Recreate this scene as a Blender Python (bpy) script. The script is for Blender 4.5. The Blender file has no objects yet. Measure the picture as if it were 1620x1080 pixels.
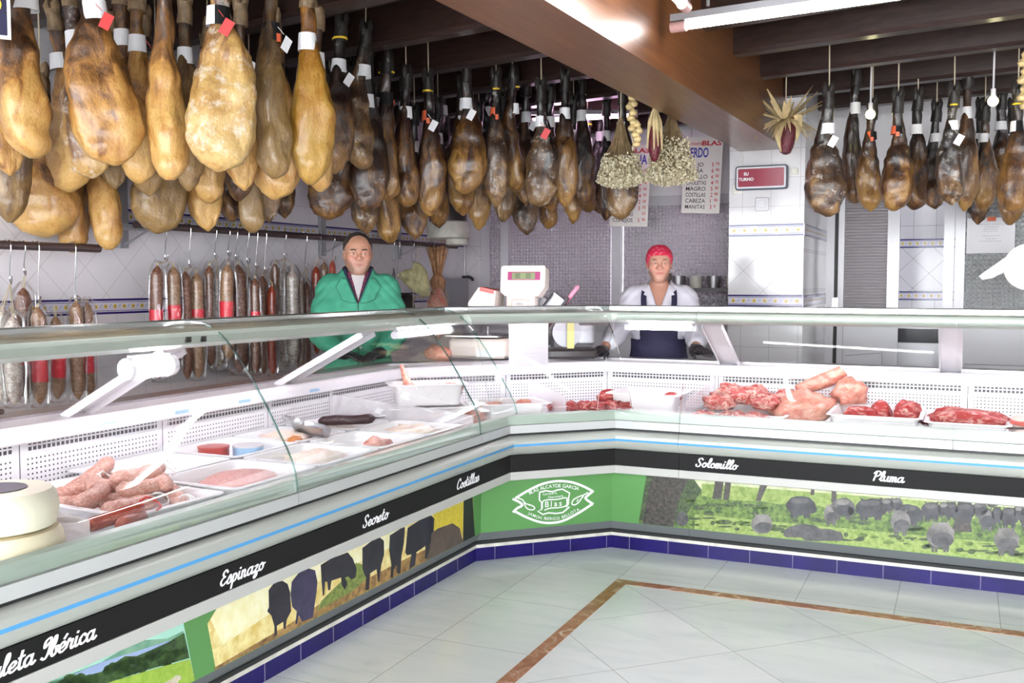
import bpy, bmesh, math, random
import numpy as np
from mathutils import Vector, Matrix, noise, Euler
C = bpy.context.scene.collection
PI = math.pi
R = math.radians
random.seed(11)

# ------------------------------------------------------------------ camera geometry
FPX, CAMH, YAW = 1574.0, 1.38, 24.5
PITCH = math.atan(95 / FPX)
_s, _c = math.sin(R(YAW)), math.cos(R(YAW))
AX = Vector((-_s * math.cos(PITCH), _c * math.cos(PITCH), -math.sin(PITCH)))
RT = Vector((_c, _s, 0))
UP = Vector((-_s * math.sin(PITCH), _c * math.sin(PITCH), math.cos(PITCH)))
EYE = Vector((0, 0, CAMH))
def ray(x, y): return AX + RT * ((x - 810) / FPX) + UP * ((540 - y) / FPX)
def at_depth(x, y, d): return EYE + ray(x, y) * d
def on_x(x, y, X): d = ray(x, y); return EYE + d * (X / d.x)
def on_y(x, y, Y): d = ray(x, y); return EYE + d * (Y / d.y)
def on_z(x, y, Z): d = ray(x, y); return EYE + d * ((Z - CAMH) / d.z)

# ------------------------------------------------------------------ materials
MATS = {}
def nd(nt, t, loc=(0, 0), **kw):
    n = nt.nodes.new(t)
    for k, v in kw.items(): setattr(n, k, v)
    return n
def base_mat(name):
    m = bpy.data.materials.new(name); m.use_nodes = True
    nt = m.node_tree
    b = next(n for n in nt.nodes if n.type == 'BSDF_PRINCIPLED')
    MATS[name] = m
    return m, nt, b
def mat(name, col, rough=0.5, metal=0.0, spec=0.5, var=0.0, scale=20.0, bump=0.0, coat=0.0, emit=None, estr=0.0, sss=0.0, detail=4.0):
    m, nt, b = base_mat(name)
    c = (*col, 1)
    b.inputs['Base Color'].default_value = c
    b.inputs['Roughness'].default_value = rough
    b.inputs['Metallic'].default_value = metal
    b.inputs['Specular IOR Level'].default_value = spec
    if coat: b.inputs['Coat Weight'].default_value = coat; b.inputs['Coat Roughness'].default_value = 0.12
    if sss:
        b.inputs['Subsurface Weight'].default_value = sss
        b.inputs['Subsurface Radius'].default_value = (1, .35, .2); b.inputs['Subsurface Scale'].default_value = 0.01
    if emit:
        b.inputs['Emission Color'].default_value = (*emit, 1); b.inputs['Emission Strength'].default_value = estr
    if var or bump:
        tc = nd(nt, 'ShaderNodeTexCoord'); no = nd(nt, 'ShaderNodeTexNoise')
        no.inputs['Scale'].default_value = scale; no.inputs['Detail'].default_value = detail
        nt.links.new(tc.outputs['Object'], no.inputs['Vector'])
        if var:
            r = nd(nt, 'ShaderNodeValToRGB')
            r.color_ramp.elements[0].color = (*[max(0, x * (1 - var)) for x in col], 1); r.color_ramp.elements[0].position = .3
            r.color_ramp.elements[1].color = (*[min(1, x * (1 + var)) for x in col], 1); r.color_ramp.elements[1].position = .7
            nt.links.new(no.outputs['Fac'], r.inputs['Fac']); nt.links.new(r.outputs['Color'], b.inputs['Base Color'])
        if bump:
            bm = nd(nt, 'ShaderNodeBump'); bm.inputs['Strength'].default_value = bump; bm.inputs['Distance'].default_value = .01
            nt.links.new(no.outputs['Fac'], bm.inputs['Height']); nt.links.new(bm.outputs['Normal'], b.inputs['Normal'])
    return m
def ramp(nt, fac, stops, interp='LINEAR'):
    r = nd(nt, 'ShaderNodeValToRGB'); cr = r.color_ramp; cr.interpolation = interp
    while len(cr.elements) < len(stops): cr.elements.new(.5)
    for e, (p, c) in zip(cr.elements, stops): e.position = p; e.color = (*c, 1) if len(c) == 3 else c
    nt.links.new(fac, r.inputs['Fac'])
    return r.outputs['Color']
def noise_fac(nt, vec, scale, detail=4, rough=.55, dist=0):
    n = nd(nt, 'ShaderNodeTexNoise'); n.inputs['Scale'].default_value = scale; n.inputs['Detail'].default_value = detail
    n.inputs['Roughness'].default_value = rough; n.inputs['Distortion'].default_value = dist
    nt.links.new(vec, n.inputs['Vector']); return n.outputs['Fac']
def mapv(nt, vec, scale=(1, 1, 1), rot=(0, 0, 0), loc=(0, 0, 0)):
    n = nd(nt, 'ShaderNodeMapping'); n.inputs['Scale'].default_value = scale; n.inputs['Rotation'].default_value = rot; n.inputs['Location'].default_value = loc
    nt.links.new(vec, n.inputs['Vector']); return n.outputs['Vector']
def mth(nt, op, a, b=None, c=None):
    n = nd(nt, 'ShaderNodeMath', operation=op)
    for i, v in enumerate((a, b, c)):
        if v is None: continue
        if isinstance(v, (int, float)): n.inputs[i].default_value = v
        else: nt.links.new(v, n.inputs[i])
    return n.outputs[0]
def mixc(nt, fac, a, b, mode='MIX'):
    n = nd(nt, 'ShaderNodeMix', data_type='RGBA', blend_type=mode)
    for k, v in ((0, fac), (6, a), (7, b)):
        if isinstance(v, (int, float)): n.inputs[k].default_value = v
        elif isinstance(v, tuple): n.inputs[k].default_value = (*v, 1) if len(v) == 3 else v
        else: nt.links.new(v, n.inputs[k])
    return n.outputs[2]
def tex(nt, which='Object'): return nd(nt, 'ShaderNodeTexCoord').outputs[which]
def setbump(nt, b, h, strength=.4, dist=.005):
    bm = nd(nt, 'ShaderNodeBump'); bm.inputs['Strength'].default_value = strength; bm.inputs['Distance'].default_value = dist
    nt.links.new(h, bm.inputs['Height']); nt.links.new(bm.outputs['Normal'], b.inputs['Normal'])

def ham_mat(name, stops, mold=0.0, rough=.38, scale=7.0):
    m, nt, b = base_mat(name)
    o = tex(nt)
    oi = nd(nt, 'ShaderNodeObjectInfo')
    add = nd(nt, 'ShaderNodeVectorMath', operation='ADD'); nt.links.new(o, add.inputs[0])
    cmb = nd(nt, 'ShaderNodeCombineXYZ'); sc = mth(nt, 'MULTIPLY', oi.outputs['Random'], 37.0)
    nt.links.new(sc, cmb.inputs[0]); nt.links.new(sc, cmb.inputs[1]); nt.links.new(cmb.outputs[0], add.inputs[1])
    v = add.outputs[0]
    vs = mapv(nt, v, (1, 1, .45))
    f = noise_fac(nt, vs, scale, 7, .66, .9); f = mth(nt, 'MULTIPLY_ADD', mth(nt, 'SUBTRACT', f, .5), 1.35, .5)
    # colour runs paler towards the bottom, darker at the shank
    sep = nd(nt, 'ShaderNodeSeparateXYZ'); nt.links.new(o, sep.inputs[0])
    zz = mth(nt, 'MULTIPLY_ADD', sep.outputs[2], -.52, -.24)
    rr = mth(nt, 'MULTIPLY_ADD', oi.outputs['Random'], .16, -.08)
    col = ramp(nt, mth(nt, 'ADD', mth(nt, 'ADD', f, zz), rr), stops)
    fine = noise_fac(nt, v, 60, 5, .7)
    col = mixc(nt, .34, col, ramp(nt, fine, [(.32, (.35, .30, .26)), (.56, (1, 1, 1))]), 'MULTIPLY')
    if mold:
        mf = noise_fac(nt, v, 13, 8, .75)
        mk = ramp(nt, mf, [(.60 - .05 * mold, (0, 0, 0)), (.68, (1, 1, 1))])
        fr = mth(nt, 'GREATER_THAN', mth(nt, 'MULTIPLY', sep.outputs[1], -1), .0)
        mk = mth(nt, 'MULTIPLY', mk, mth(nt, 'MULTIPLY', fr, .75 * min(1, mold)))
        col = mixc(nt, mk, col, (.72, .68, .62))
    nt.links.new(col, b.inputs['Base Color'])
    b.inputs['Roughness'].default_value = rough
    b.inputs['Coat Weight'].default_value = .4; b.inputs['Coat Roughness'].default_value = .22
    h = mth(nt, 'ADD', mth(nt, 'MULTIPLY', noise_fac(nt, vs, 24, 8, .65), 1.0), mth(nt, 'MULTIPLY', fine, .3))
    setbump(nt, b, h, .7, .012)
    return m
ham_mat('ham_golden', [(.30, (0.053, 0.022, 0.009)), (.44, (0.206, 0.088, 0.022)), (.57, (0.421, 0.202, 0.048)), (.74, (0.536, 0.315, 0.094))])
ham_mat('ham_golden_mold', [(.30, (0.052, 0.022, 0.011)), (.44, (0.193, 0.087, 0.031)), (.58, (0.414, 0.229, 0.063)), (.76, (0.532, 0.347, 0.125))], 1.7)
ham_mat('ham_grey', [(.30, (0.027, 0.014, 0.006)), (.44, (0.093, 0.047, 0.016)), (.58, (0.173, 0.097, 0.030)), (.76, (0.258, 0.155, 0.052))], .25)
ham_mat('ham_yellow', [(.16, (0.067, 0.023, 0.005)), (.30, (0.219, 0.082, 0.009)), (.44, (0.365, 0.166, 0.015)), (.64, (0.407, 0.230, 0.041))])
ham_mat('ham_dark', [(.34, (0.009, 0.005, 0.005)), (.52, (0.032, 0.013, 0.007)), (.66, (0.099, 0.041, 0.013)), (.84, (0.270, 0.135, 0.036))], .35, .30)
ham_mat('ham_dark_mold', [(.34, (0.013, 0.008, 0.006)), (.52, (0.045, 0.023, 0.013)), (.66, (0.108, 0.054, 0.023)), (.84, (0.270, 0.153, 0.054))], .9, .33)
ham_mat('ham_amber', [(.32, (0.013, 0.006, 0.005)), (.48, (0.061, 0.024, 0.008)), (.62, (0.187, 0.083, 0.019)), (.80, (0.360, 0.194, 0.050))], .15, .28)

def meat_mat(name, red, fat, scale=18, th=.52, soft=.08):
    m, nt, b = base_mat(name)
    o = tex(nt)
    f = noise_fac(nt, mapv(nt, o, (1, 1, 1.6)), scale, 6, .6, 1.4)
    c1 = ramp(nt, f, [(th - soft, red), (th + soft, fat)])
    nt.links.new(mixc(nt, .3, c1, ramp(nt, noise_fac(nt, o, scale * 4), [(.3, (.7, .6, .6)), (.7, (1, 1, 1))]), 'MULTIPLY'), b.inputs['Base Color'])
    b.inputs['Roughness'].default_value = .3
    b.inputs['Subsurface Weight'].default_value = .15; b.inputs['Subsurface Radius'].default_value = (.9, .25, .15); b.inputs['Subsurface Scale'].default_value = .008
    setbump(nt, b, f, .5, .006)
    return m
meat_mat('raw_red', (.38, .035, .035), (.66, .36, .31), 22, .58)
meat_mat('raw_marbled', (.42, .06, .055), (.70, .46, .39), 26, .53)
meat_mat('raw_pink', (.50, .15, .11), (.70, .40, .30), 14, .52, .15)
meat_mat('raw_minced', (.60, .22, .20), (.80, .50, .44), 60, .5, .15)
meat_mat('fresh_sausage', (.50, .20, .15), (.80, .54, .46), 70, .5, .15)
meat_mat('chorizo', (.34, .045, .02), (.55, .15, .07), 40, .6, .1)
meat_mat('salchichon', (.13, .045, .026), (.34, .19, .12), 55, .56, .12)
meat_mat('salchichon_pale', (.24, .115, .06), (.50, .34, .20), 50, .54, .14)
meat_mat('salchichon_white', (.30, .23, .19), (.66, .60, .54), 40, .5, .12)
meat_mat('morcilla', (.035, .012, .016), (.11, .05, .055), 30, .6, .1)
meat_mat('shredded', (.80, .62, .50), (.90, .82, .74), 45, .5, .15)
meat_mat('orange_stew', (.60, .20, .04), (.80, .40, .12), 30, .55, .1)

def belly_mat():
    m, nt, b = base_mat('pork_belly')
    o = tex(nt); sep = nd(nt, 'ShaderNodeSeparateXYZ'); nt.links.new(o, sep.inputs[0])
    z = mth(nt, 'ADD', sep.outputs[2], mth(nt, 'MULTIPLY', noise_fac(nt, o, 9, 3), .05))
    w = mth(nt, 'FRACT', mth(nt, 'MULTIPLY', z, 24))
    nt.links.new(ramp(nt, w, [(.2, (.55, .10, .09)), (.45, (.85, .62, .55)), (.7, (.86, .66, .58)), (.85, (.55, .12, .10))]), b.inputs['Base Color'])
    b.inputs['Roughness'].default_value = .3
belly_mat()

def glass_mat(name, tint, refl=1.0, rough=.02):
    m = bpy.data.materials.new(name); m.use_nodes = True; nt = m.node_tree; nt.nodes.clear(); MATS[name] = m
    out = nd(nt, 'ShaderNodeOutputMaterial'); mx = nd(nt, 'ShaderNodeMixShader'); tr = nd(nt, 'ShaderNodeBsdfTransparent'); gl = nd(nt, 'ShaderNodeBsdfGlossy')
    tr.inputs['Color'].default_value = (*tint, 1); gl.inputs['Roughness'].default_value = rough; gl.inputs['Color'].default_value = (1, 1, 1, 1)
    fr = nd(nt, 'ShaderNodeFresnel'); fr.inputs['IOR'].default_value = 1.45
    nt.links.new(mth(nt, 'MULTIPLY', fr.outputs[0], refl), mx.inputs[0])
    nt.links.new(tr.outputs[0], mx.inputs[1]); nt.links.new(gl.outputs[0], mx.inputs[2]); nt.links.new(mx.outputs[0], out.inputs['Surface'])
    return m
glass_mat('case_glass', (.985, .995, .99), .28)
glass_mat('plastic_film', (.985, .985, .985), .55, .06)
m = glass_mat('glass_edge', (.25, .45, .40), 1.0)
def acrylic(name, col, a):
    m = bpy.data.materials.new(name); m.use_nodes = True; nt = m.node_tree; nt.nodes.clear(); MATS[name] = m
    out = nd(nt, 'ShaderNodeOutputMaterial'); mx = nd(nt, 'ShaderNodeMixShader'); tr = nd(nt, 'ShaderNodeBsdfTransparent')
    pb = nd(nt, 'ShaderNodeBsdfPrincipled'); pb.inputs['Base Color'].default_value = (*col, 1); pb.inputs['Roughness'].default_value = .15
    mx.inputs[0].default_value = a
    nt.links.new(tr.outputs[0], mx.inputs[1]); nt.links.new(pb.outputs[0], mx.inputs[2]); nt.links.new(mx.outputs[0], out.inputs['Surface'])
acrylic('acrylic', (.86, .82, .86), .38)

def tile_mat(name, base, grout, rough=.12, size=.20, lo=1.262, hi=1.708, axis='X', second=True):
    """white wall tiles: straight courses, with a diagonal field between the two patterned borders"""
    m, nt, b = base_mat(name)
    g = tex(nt)
    sep = nd(nt, 'ShaderNodeSeparateXYZ'); nt.links.new(g, sep.inputs[0])
    u = sep.outputs[0 if axis == 'X' else 1]; z = sep.outputs[2]
    def lines(a, s, w):
        f = mth(nt, 'FRACT', mth(nt, 'ADD', mth(nt, 'DIVIDE', a, s), 50.0))
        return mth(nt, 'LESS_THAN', mth(nt, 'MINIMUM', f, mth(nt, 'SUBTRACT', 1.0, f)), w / s)
    st = mth(nt, 'MAXIMUM', lines(mth(nt, 'ADD', u, .07), size, .0016), lines(mth(nt, 'ADD', z, .09), size, .0016))
    p = mth(nt, 'MULTIPLY', mth(nt, 'ADD', u, z), .70711); q = mth(nt, 'MULTIPLY', mth(nt, 'SUBTRACT', u, z), .70711)
    dg = mth(nt, 'MAXIMUM', lines(p, size, .0016), lines(mth(nt, 'ADD', q, .06), size, .0016))
    inz = mth(nt, 'MULTIPLY', mth(nt, 'GREATER_THAN', z, lo), mth(nt, 'LESS_THAN', z, hi))
    ln = mth(nt, 'ADD', mth(nt, 'MULTIPLY', dg, inz), mth(nt, 'MULTIPLY', st, mth(nt, 'SUBTRACT', 1.0, inz)))
    nt.links.new(mixc(nt, ln, base, grout), b.inputs['Base Color'])
    b.inputs['Roughness'].default_value = rough
    setbump(nt, b, mth(nt, 'SUBTRACT', 1.0, ln), .3, .002)
tile_mat('wall_tile_x', (.70, .68, .69), (.42, .40, .42))
tile_mat('wall_tile_y', (.72, .69, .72), (.52, .49, .51), axis='Y')
tile_mat('dark_room_tile', (.62, .60, .64), (.16, .15, .16), axis='X')

def floor_mat():
    m, nt, b = base_mat('floor_marble')
    g = tex(nt)
    sep = nd(nt, 'ShaderNodeSeparateXYZ'); nt.links.new(g, sep.inputs[0])
    x, y = sep.outputs[0], sep.outputs[1]
    def cell(a, s, off):
        t = mth(nt, 'ADD', mth(nt, 'DIVIDE', mth(nt, 'ADD', a, off), s), 40.0)
        f = mth(nt, 'FRACT', t)
        return mth(nt, 'FLOOR', t), mth(nt, 'LESS_THAN', mth(nt, 'MINIMUM', f, mth(nt, 'SUBTRACT', 1.0, f)), .0016 / s)
    ax_, al = cell(x, .40, .24); ay_, bl = cell(y, .55, -.01)
    p = mth(nt, 'MULTIPLY', mth(nt, 'ADD', x, y), .70711); q = mth(nt, 'MULTIPLY', mth(nt, 'SUBTRACT', x, y), .70711)
    px_, pl = cell(p, .50, -.05); qx_, ql = cell(q, .50, .12)
    ins = mth(nt, 'MULTIPLY', mth(nt, 'GREATER_THAN', x, -1.40), mth(nt, 'LESS_THAN', y, 4.30))
    notin = mth(nt, 'SUBTRACT', 1.0, ins)
    def sel(a, c): return mth(nt, 'ADD', mth(nt, 'MULTIPLY', a, ins), mth(nt, 'MULTIPLY', c, notin))
    ln = sel(mth(nt, 'MAXIMUM', pl, ql), mth(nt, 'MAXIMUM', al, bl))
    i1 = sel(px_, ax_); i2 = sel(qx_, ay_)
    cmb = nd(nt, 'ShaderNodeCombineXYZ'); nt.links.new(i1, cmb.inputs[0]); nt.links.new(i2, cmb.inputs[1])
    wn = nd(nt, 'ShaderNodeTexWhiteNoise'); nt.links.new(cmb.outputs[0], wn.inputs['Vector'])
    off = nd(nt, 'ShaderNodeVectorMath', operation='MULTIPLY_ADD'); nt.links.new(wn.outputs['Color'], off.inputs[0]); off.inputs[1].default_value = (9, 9, 9); nt.links.new(g, off.inputs[2])
    vein = noise_fac(nt, mapv(nt, off.outputs[0], (1, 4, 1), (0, 0, .6)), 2.2, 8, .6, 1.2)
    col = ramp(nt, vein, [(.28, (.74, .80, .79)), (.45, (.86, .89, .88)), (.6, (.90, .92, .91)), (.8, (.87, .88, .86))])
    tone = ramp(nt, wn.outputs['Value'], [(0, (.90, .92, .92)), (1, (1, 1, 1))])
    col = mixc(nt, 1.0, col, tone, 'MULTIPLY')
    nt.links.new(mixc(nt, ln, col, (.45, .46, .45)), b.inputs['Base Color'])
    b.inputs['Roughness'].default_value = .16
floor_mat()
def marble_brown():
    m, nt, b = base_mat('brown_marble')
    f = noise_fac(nt, tex(nt), 9, 8, .65, 2.0)
    nt.links.new(ramp(nt, f, [(.3, (.30, .10, .045)), (.52, (.44, .18, .09)), (.6, (.55, .30, .18)), (.68, (.80, .62, .48))]), b.inputs['Base Color'])
    b.inputs['Roughness'].default_value = .2
marble_brown()
def wood(name, a, c, rough=.35, sc=3.0, stretch=(12, .6, 12), coat=.3):
    m, nt, b = base_mat(name)
    v = mapv(nt, tex(nt), stretch)
    f = noise_fac(nt, v, sc, 6, .6, .5)
    nt.links.new(ramp(nt, f, [(.3, a), (.7, c)]), b.inputs['Base Color'])
    b.inputs['Roughness'].default_value = rough; b.inputs['Coat Weight'].default_value = coat; b.inputs['Coat Roughness'].default_value = .2
    setbump(nt, b, f, .15, .004)
wood('beam_wood', (.11, .036, .011), (.20, .075, .021), .34)
wood('joist_wood', (.013, .0065, .0055), (.040, .019, .0145), .42, 4.0, (.6, 12, 12), .35)
wood('ceiling_boards', (.02, .011, .009), (.045, .022, .017), .45, 3.0, (.6, 8, 8), .1)

def perf_mat(name):
    """white sheet with a grid of small round holes and, along its top, two rows of square holes (UV in metres)"""
    m, nt, b = base_mat(name)
    sep = nd(nt, 'ShaderNodeSeparateXYZ'); nt.links.new(tex(nt, 'UV'), sep.inputs[0])
    u, v = sep.outputs[0], sep.outputs[1]
    def fr(a, s): return mth(nt, 'SUBTRACT', mth(nt, 'FRACT', mth(nt, 'ADD', mth(nt, 'DIVIDE', a, s), 30.0)), .5)
    a = fr(u, .0165); c = fr(v, .0165)
    r = mth(nt, 'SQRT', mth(nt, 'ADD', mth(nt, 'MULTIPLY', a, a), mth(nt, 'MULTIPLY', c, c)))
    dots = mth(nt, 'MULTIPLY', mth(nt, 'LESS_THAN', r, .20), mth(nt, 'LESS_THAN', v, .128))
    a2 = mth(nt, 'ABSOLUTE', fr(u, .0185)); c2 = mth(nt, 'ABSOLUTE', fr(v, .0185))
    sq = mth(nt, 'MULTIPLY', mth(nt, 'LESS_THAN', mth(nt, 'MAXIMUM', a2, c2), .34), mth(nt, 'GREATER_THAN', v, .148))
    seam = mth(nt, 'ABSOLUTE', fr(u, .625))
    clear = mth(nt, 'GREATER_THAN', mth(nt, 'SUBTRACT', .5, seam), .045)
    hole = mth(nt, 'MULTIPLY', mth(nt, 'MAXIMUM', dots, sq), clear)
    line = mth(nt, 'LESS_THAN', mth(nt, 'SUBTRACT', .5, seam), .003)
    nt.links.new(mixc(nt, mth(nt, 'MAXIMUM', hole, line), (.80, .78, .80), (.05, .05, .06)), b.inputs['Base Color'])
    b.inputs['Roughness'].default_value = .35
perf_mat('perforated_sheet')
def textured_glass(name, sx, sz, col, rough=.22, st=1.0):
    m, nt, b = base_mat(name)
    sep = nd(nt, 'ShaderNodeSeparateXYZ'); nt.links.new(tex(nt), sep.inputs[0])
    h = None
    for o_, s in ((0, sx), (2, sz)):
        if not s: continue
        w = mth(nt, 'ABSOLUTE', mth(nt, 'SINE', mth(nt, 'MULTIPLY', sep.outputs[o_], PI / s)))
        h = w if h is None else mth(nt, 'MULTIPLY', h, w)
    setbump(nt, b, h, st, .02)
    b.inputs['Base Color'].default_value = (*col, 1); b.inputs['Roughness'].default_value = rough
    b.inputs['Specular IOR Level'].default_value = .8
textured_glass('wavy_glass', .030, .030, (.66, .60, .66), .3, .7)
textured_glass('block_glass', .036, .036, (.55, .57, .57), .15)
textured_glass('ribbed_glass', 0, .024, (.40, .37, .38), .35, .6)

mat('white_paint', (.82, .80, .81), .4)
mat('white_lacquer', (.64, .62, .65), .25, coat=.3)
mat('ledge_white', (.80, .77, .80), .3)
mat('deck_white', (.62, .60, .62), .35)
mat('tray_white', (.84, .84, .85), .3)
mat('bin_plastic', (.82, .78, .79), .35)
mat('steel', (.50, .49, .50), .28, 1.0)
mat('worktop_steel', (.42, .40, .42), .35, 1.0)
mat('chrome', (.75, .75, .76), .12, 1.0)
mat('zinc', (.42, .41, .42), .4, 1.0)
mat('dark_rail', (.13, .09, .09), .4, .6)
mat('grey_metal', (.34, .34, .36), .4, .4)
mat('alu', (.55, .56, .56), .32, .35)
mat('bumper_grey', (.42, .44, .405), .3, .2)
mat('strip_grey', (.45, .45, .43), .4)
mat('sage', (.36, .42, .36), .4)
mat('rail_sage', (.50, .55, .49), .25, .2)
mat('label_black', (.010, .0095, .010), .6, spec=.2)
mat('kick_grey', (.16, .17, .18), .5)
mat('kick_black', (.02, .021, .022), .5)
mat('rubber_black', (.015, .015, .016), .5)
mat('stripe_blue', (.07, .30, .60), .35)
mat('plinth_blue', (.014, .008, .11), .22, spec=.25, var=.25, scale=6)
mat('plinth_joint', (.20, .17, .30), .5)
mat('plinth_marble', (.66, .63, .57), .4, var=.2, scale=14)
mat('white_vinyl', (.88, .88, .90), .45)
mat('paper_white', (.80, .79, .80), .7)
mat('paper_grey', (.55, .54, .56), .7)
mat('ink', (.06, .06, .08), .7)
mat('ink_black', (.02, .02, .02), .6)
mat('ink_red', (.62, .03, .04), .6)
mat('ink_blue', (.05, .06, .42), .6)
mat('board_cream', (.82, .79, .72), .4)
mat('label_red', (.75, .03, .05), .4)
mat('tag_red', (.60, .05, .05), .5)
mat('tag_orange', (.75, .13, .05), .5)
mat('tag_yellow', (.80, .55, .03), .4)
mat('hoof_black', (.022, .018, .016), .45, var=.5, scale=40, bump=.4)
mat('hoof_tan', (.24, .16, .09), .5, var=.4, scale=30, bump=.4)
mat('string', (.50, .42, .30), .9)
mat('string_white', (.80, .78, .75), .8)
mat('tube_glow', (1, 1, 1), .5, emit=(1, .985, .97), estr=18)
mat('case_tube_glow', (1, 1, 1), .5, emit=(.98, .90, 1.0), estr=18)
mat('pink_tube_glow', (1, 1, 1), .5, emit=(1, .62, .92), estr=14)
mat('bulb_glow', (1, 1, 1), .5, emit=(1, .90, .45), estr=7)
mat('tube_cap', (.55, .32, .30), .4)
mat('lamp_white', (.85, .82, .88), .35)
mat('green_print', (.105, .29, .085), .35, var=.06, scale=2)
mat('sign_red', (.30, .02, .05), .25)
mat('sign_frame', (.12, .13, .17), .35)
mat('sign_light', (.70, .72, .76), .35)
mat('socket_cream', (.78, .76, .68), .4)
mat('scale_cream', (.60, .54, .48), .4); mat('coat_seam_shade', (.025, .18, .11), .8)
mat('scale_magenta', (.30, .02, .12), .4)
mat('scale_red', (.65, .08, .07), .4)
mat('lcd', (.20, .24, .12), .2)
mat('lcd_ink', (.05, .06, .03), .4)
mat('cheese_rind', (.80, .70, .50), .55, var=.12, scale=9, bump=.15)
mat('cheese_pale', (.84, .78, .62), .5, var=.08, scale=9, bump=.1)
mat('cheese_label', (.06, .05, .08), .4)
mat('corn_husk', (.55, .42, .22), .7, var=.25, scale=20)
mat('corn_cob', (.11, .012, .02), .35, var=.5, scale=90, bump=.8)
mat('garlic', (.66, .50, .24), .5, var=.2, scale=20)
mat('dry_stem', (.20, .13, .06), .8, var=.3, scale=30)
mat('dry_flower', (.46, .40, .26), .85, var=.35, scale=60)
mat('dry_flower_pale', (.66, .60, .44), .85, var=.25, scale=60)
mat('dried_meat', (.46, .42, .22), .6, var=.3, scale=16, bump=.5)
mat('dried_plume', (.40, .21, .10), .65, var=.4, scale=24, bump=.5)
mat('drum_black', (.03, .024, .024), .35)
mat('drum_cream', (.50, .48, .42), .45, var=.2, scale=12)
mat('yellow_plate', (.60, .55, .18), .35)
mat('knife_pink', (.70, .25, .35), .4)
mat('tin_red', (.45, .06, .05), .3)
mat('tin_blue', (.35, .55, .75), .3)
mat('navy', (.018, .016, .05), .8, var=.2, scale=80)
mat('green_coat', (.050, .30, .185), .8, var=.08, scale=14, bump=.5, detail=2)
mat('white_coat', (.56, .545, .60), .8, bump=.5, scale=14, detail=2)
mat('shirt_grey', (.50, .47, .47), .8)
mat('trousers', (.03, .03, .05), .8)
mat('shoe', (.02, .02, .02), .5)
mat('glove_black', (.018, .016, .02), .38, bump=.2, scale=60)
mat('hair_dark', (.035, .026, .022), .6, var=.5, scale=120, bump=.5)
mat('eye_white', (.62, .58, .55), .25)
mat('iris', (.05, .035, .025), .2)
mat('oven_dark', (.02, .02, .025), .2)
def skin(name):
    m, nt, b = base_mat(name)
    at = nd(nt, 'ShaderNodeAttribute', attribute_name='tone')
    nt.links.new(mixc(nt, .5, at.outputs['Color'], ramp(nt, noise_fac(nt, tex(nt), 70, 4), [(.3, (.82, .74, .72)), (.7, (1, 1, 1))]), 'MULTIPLY'), b.inputs['Base Color'])
    b.inputs['Roughness'].default_value = .45
    b.inputs['Subsurface Weight'].default_value = .12; b.inputs['Subsurface Radius'].default_value = (1, .3, .15); b.inputs['Subsurface Scale'].default_value = .006
skin('skin')
def bandana_mat():
    m, nt, b = base_mat('bandana_red')
    vo = nd(nt, 'ShaderNodeTexVoronoi'); vo.inputs['Scale'].default_value = 95; nt.links.new(tex(nt), vo.inputs['Vector'])
    big = noise_fac(nt, tex(nt), 22, 2)
    k = mth(nt, 'MULTIPLY', mth(nt, 'LESS_THAN', vo.outputs['Distance'], .26), mth(nt, 'GREATER_THAN', big, .53))
    nt.links.new(mixc(nt, k, (.50, .012, .05), (.70, .45, .50)), b.inputs['Base Color']); b.inputs['Roughness'].default_value = .8
bandana_mat()
def plaid():
    m, nt, b = base_mat('plaid')
    sep = nd(nt, 'ShaderNodeSeparateXYZ'); nt.links.new(tex(nt), sep.inputs[0])
    a = mth(nt, 'LESS_THAN', mth(nt, 'FRACT', mth(nt, 'MULTIPLY', sep.outputs[0], 55)), .4)
    c = mth(nt, 'LESS_THAN', mth(nt, 'FRACT', mth(nt, 'MULTIPLY', sep.outputs[2], 45)), .4)
    nt.links.new(mixc(nt, mth(nt, 'MULTIPLY', mth(nt, 'ADD', a, c), .5), (.03, .025, .05), (.30, .02, .05)), b.inputs['Base Color']); b.inputs['Roughness'].default_value = .8
plaid()

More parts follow.
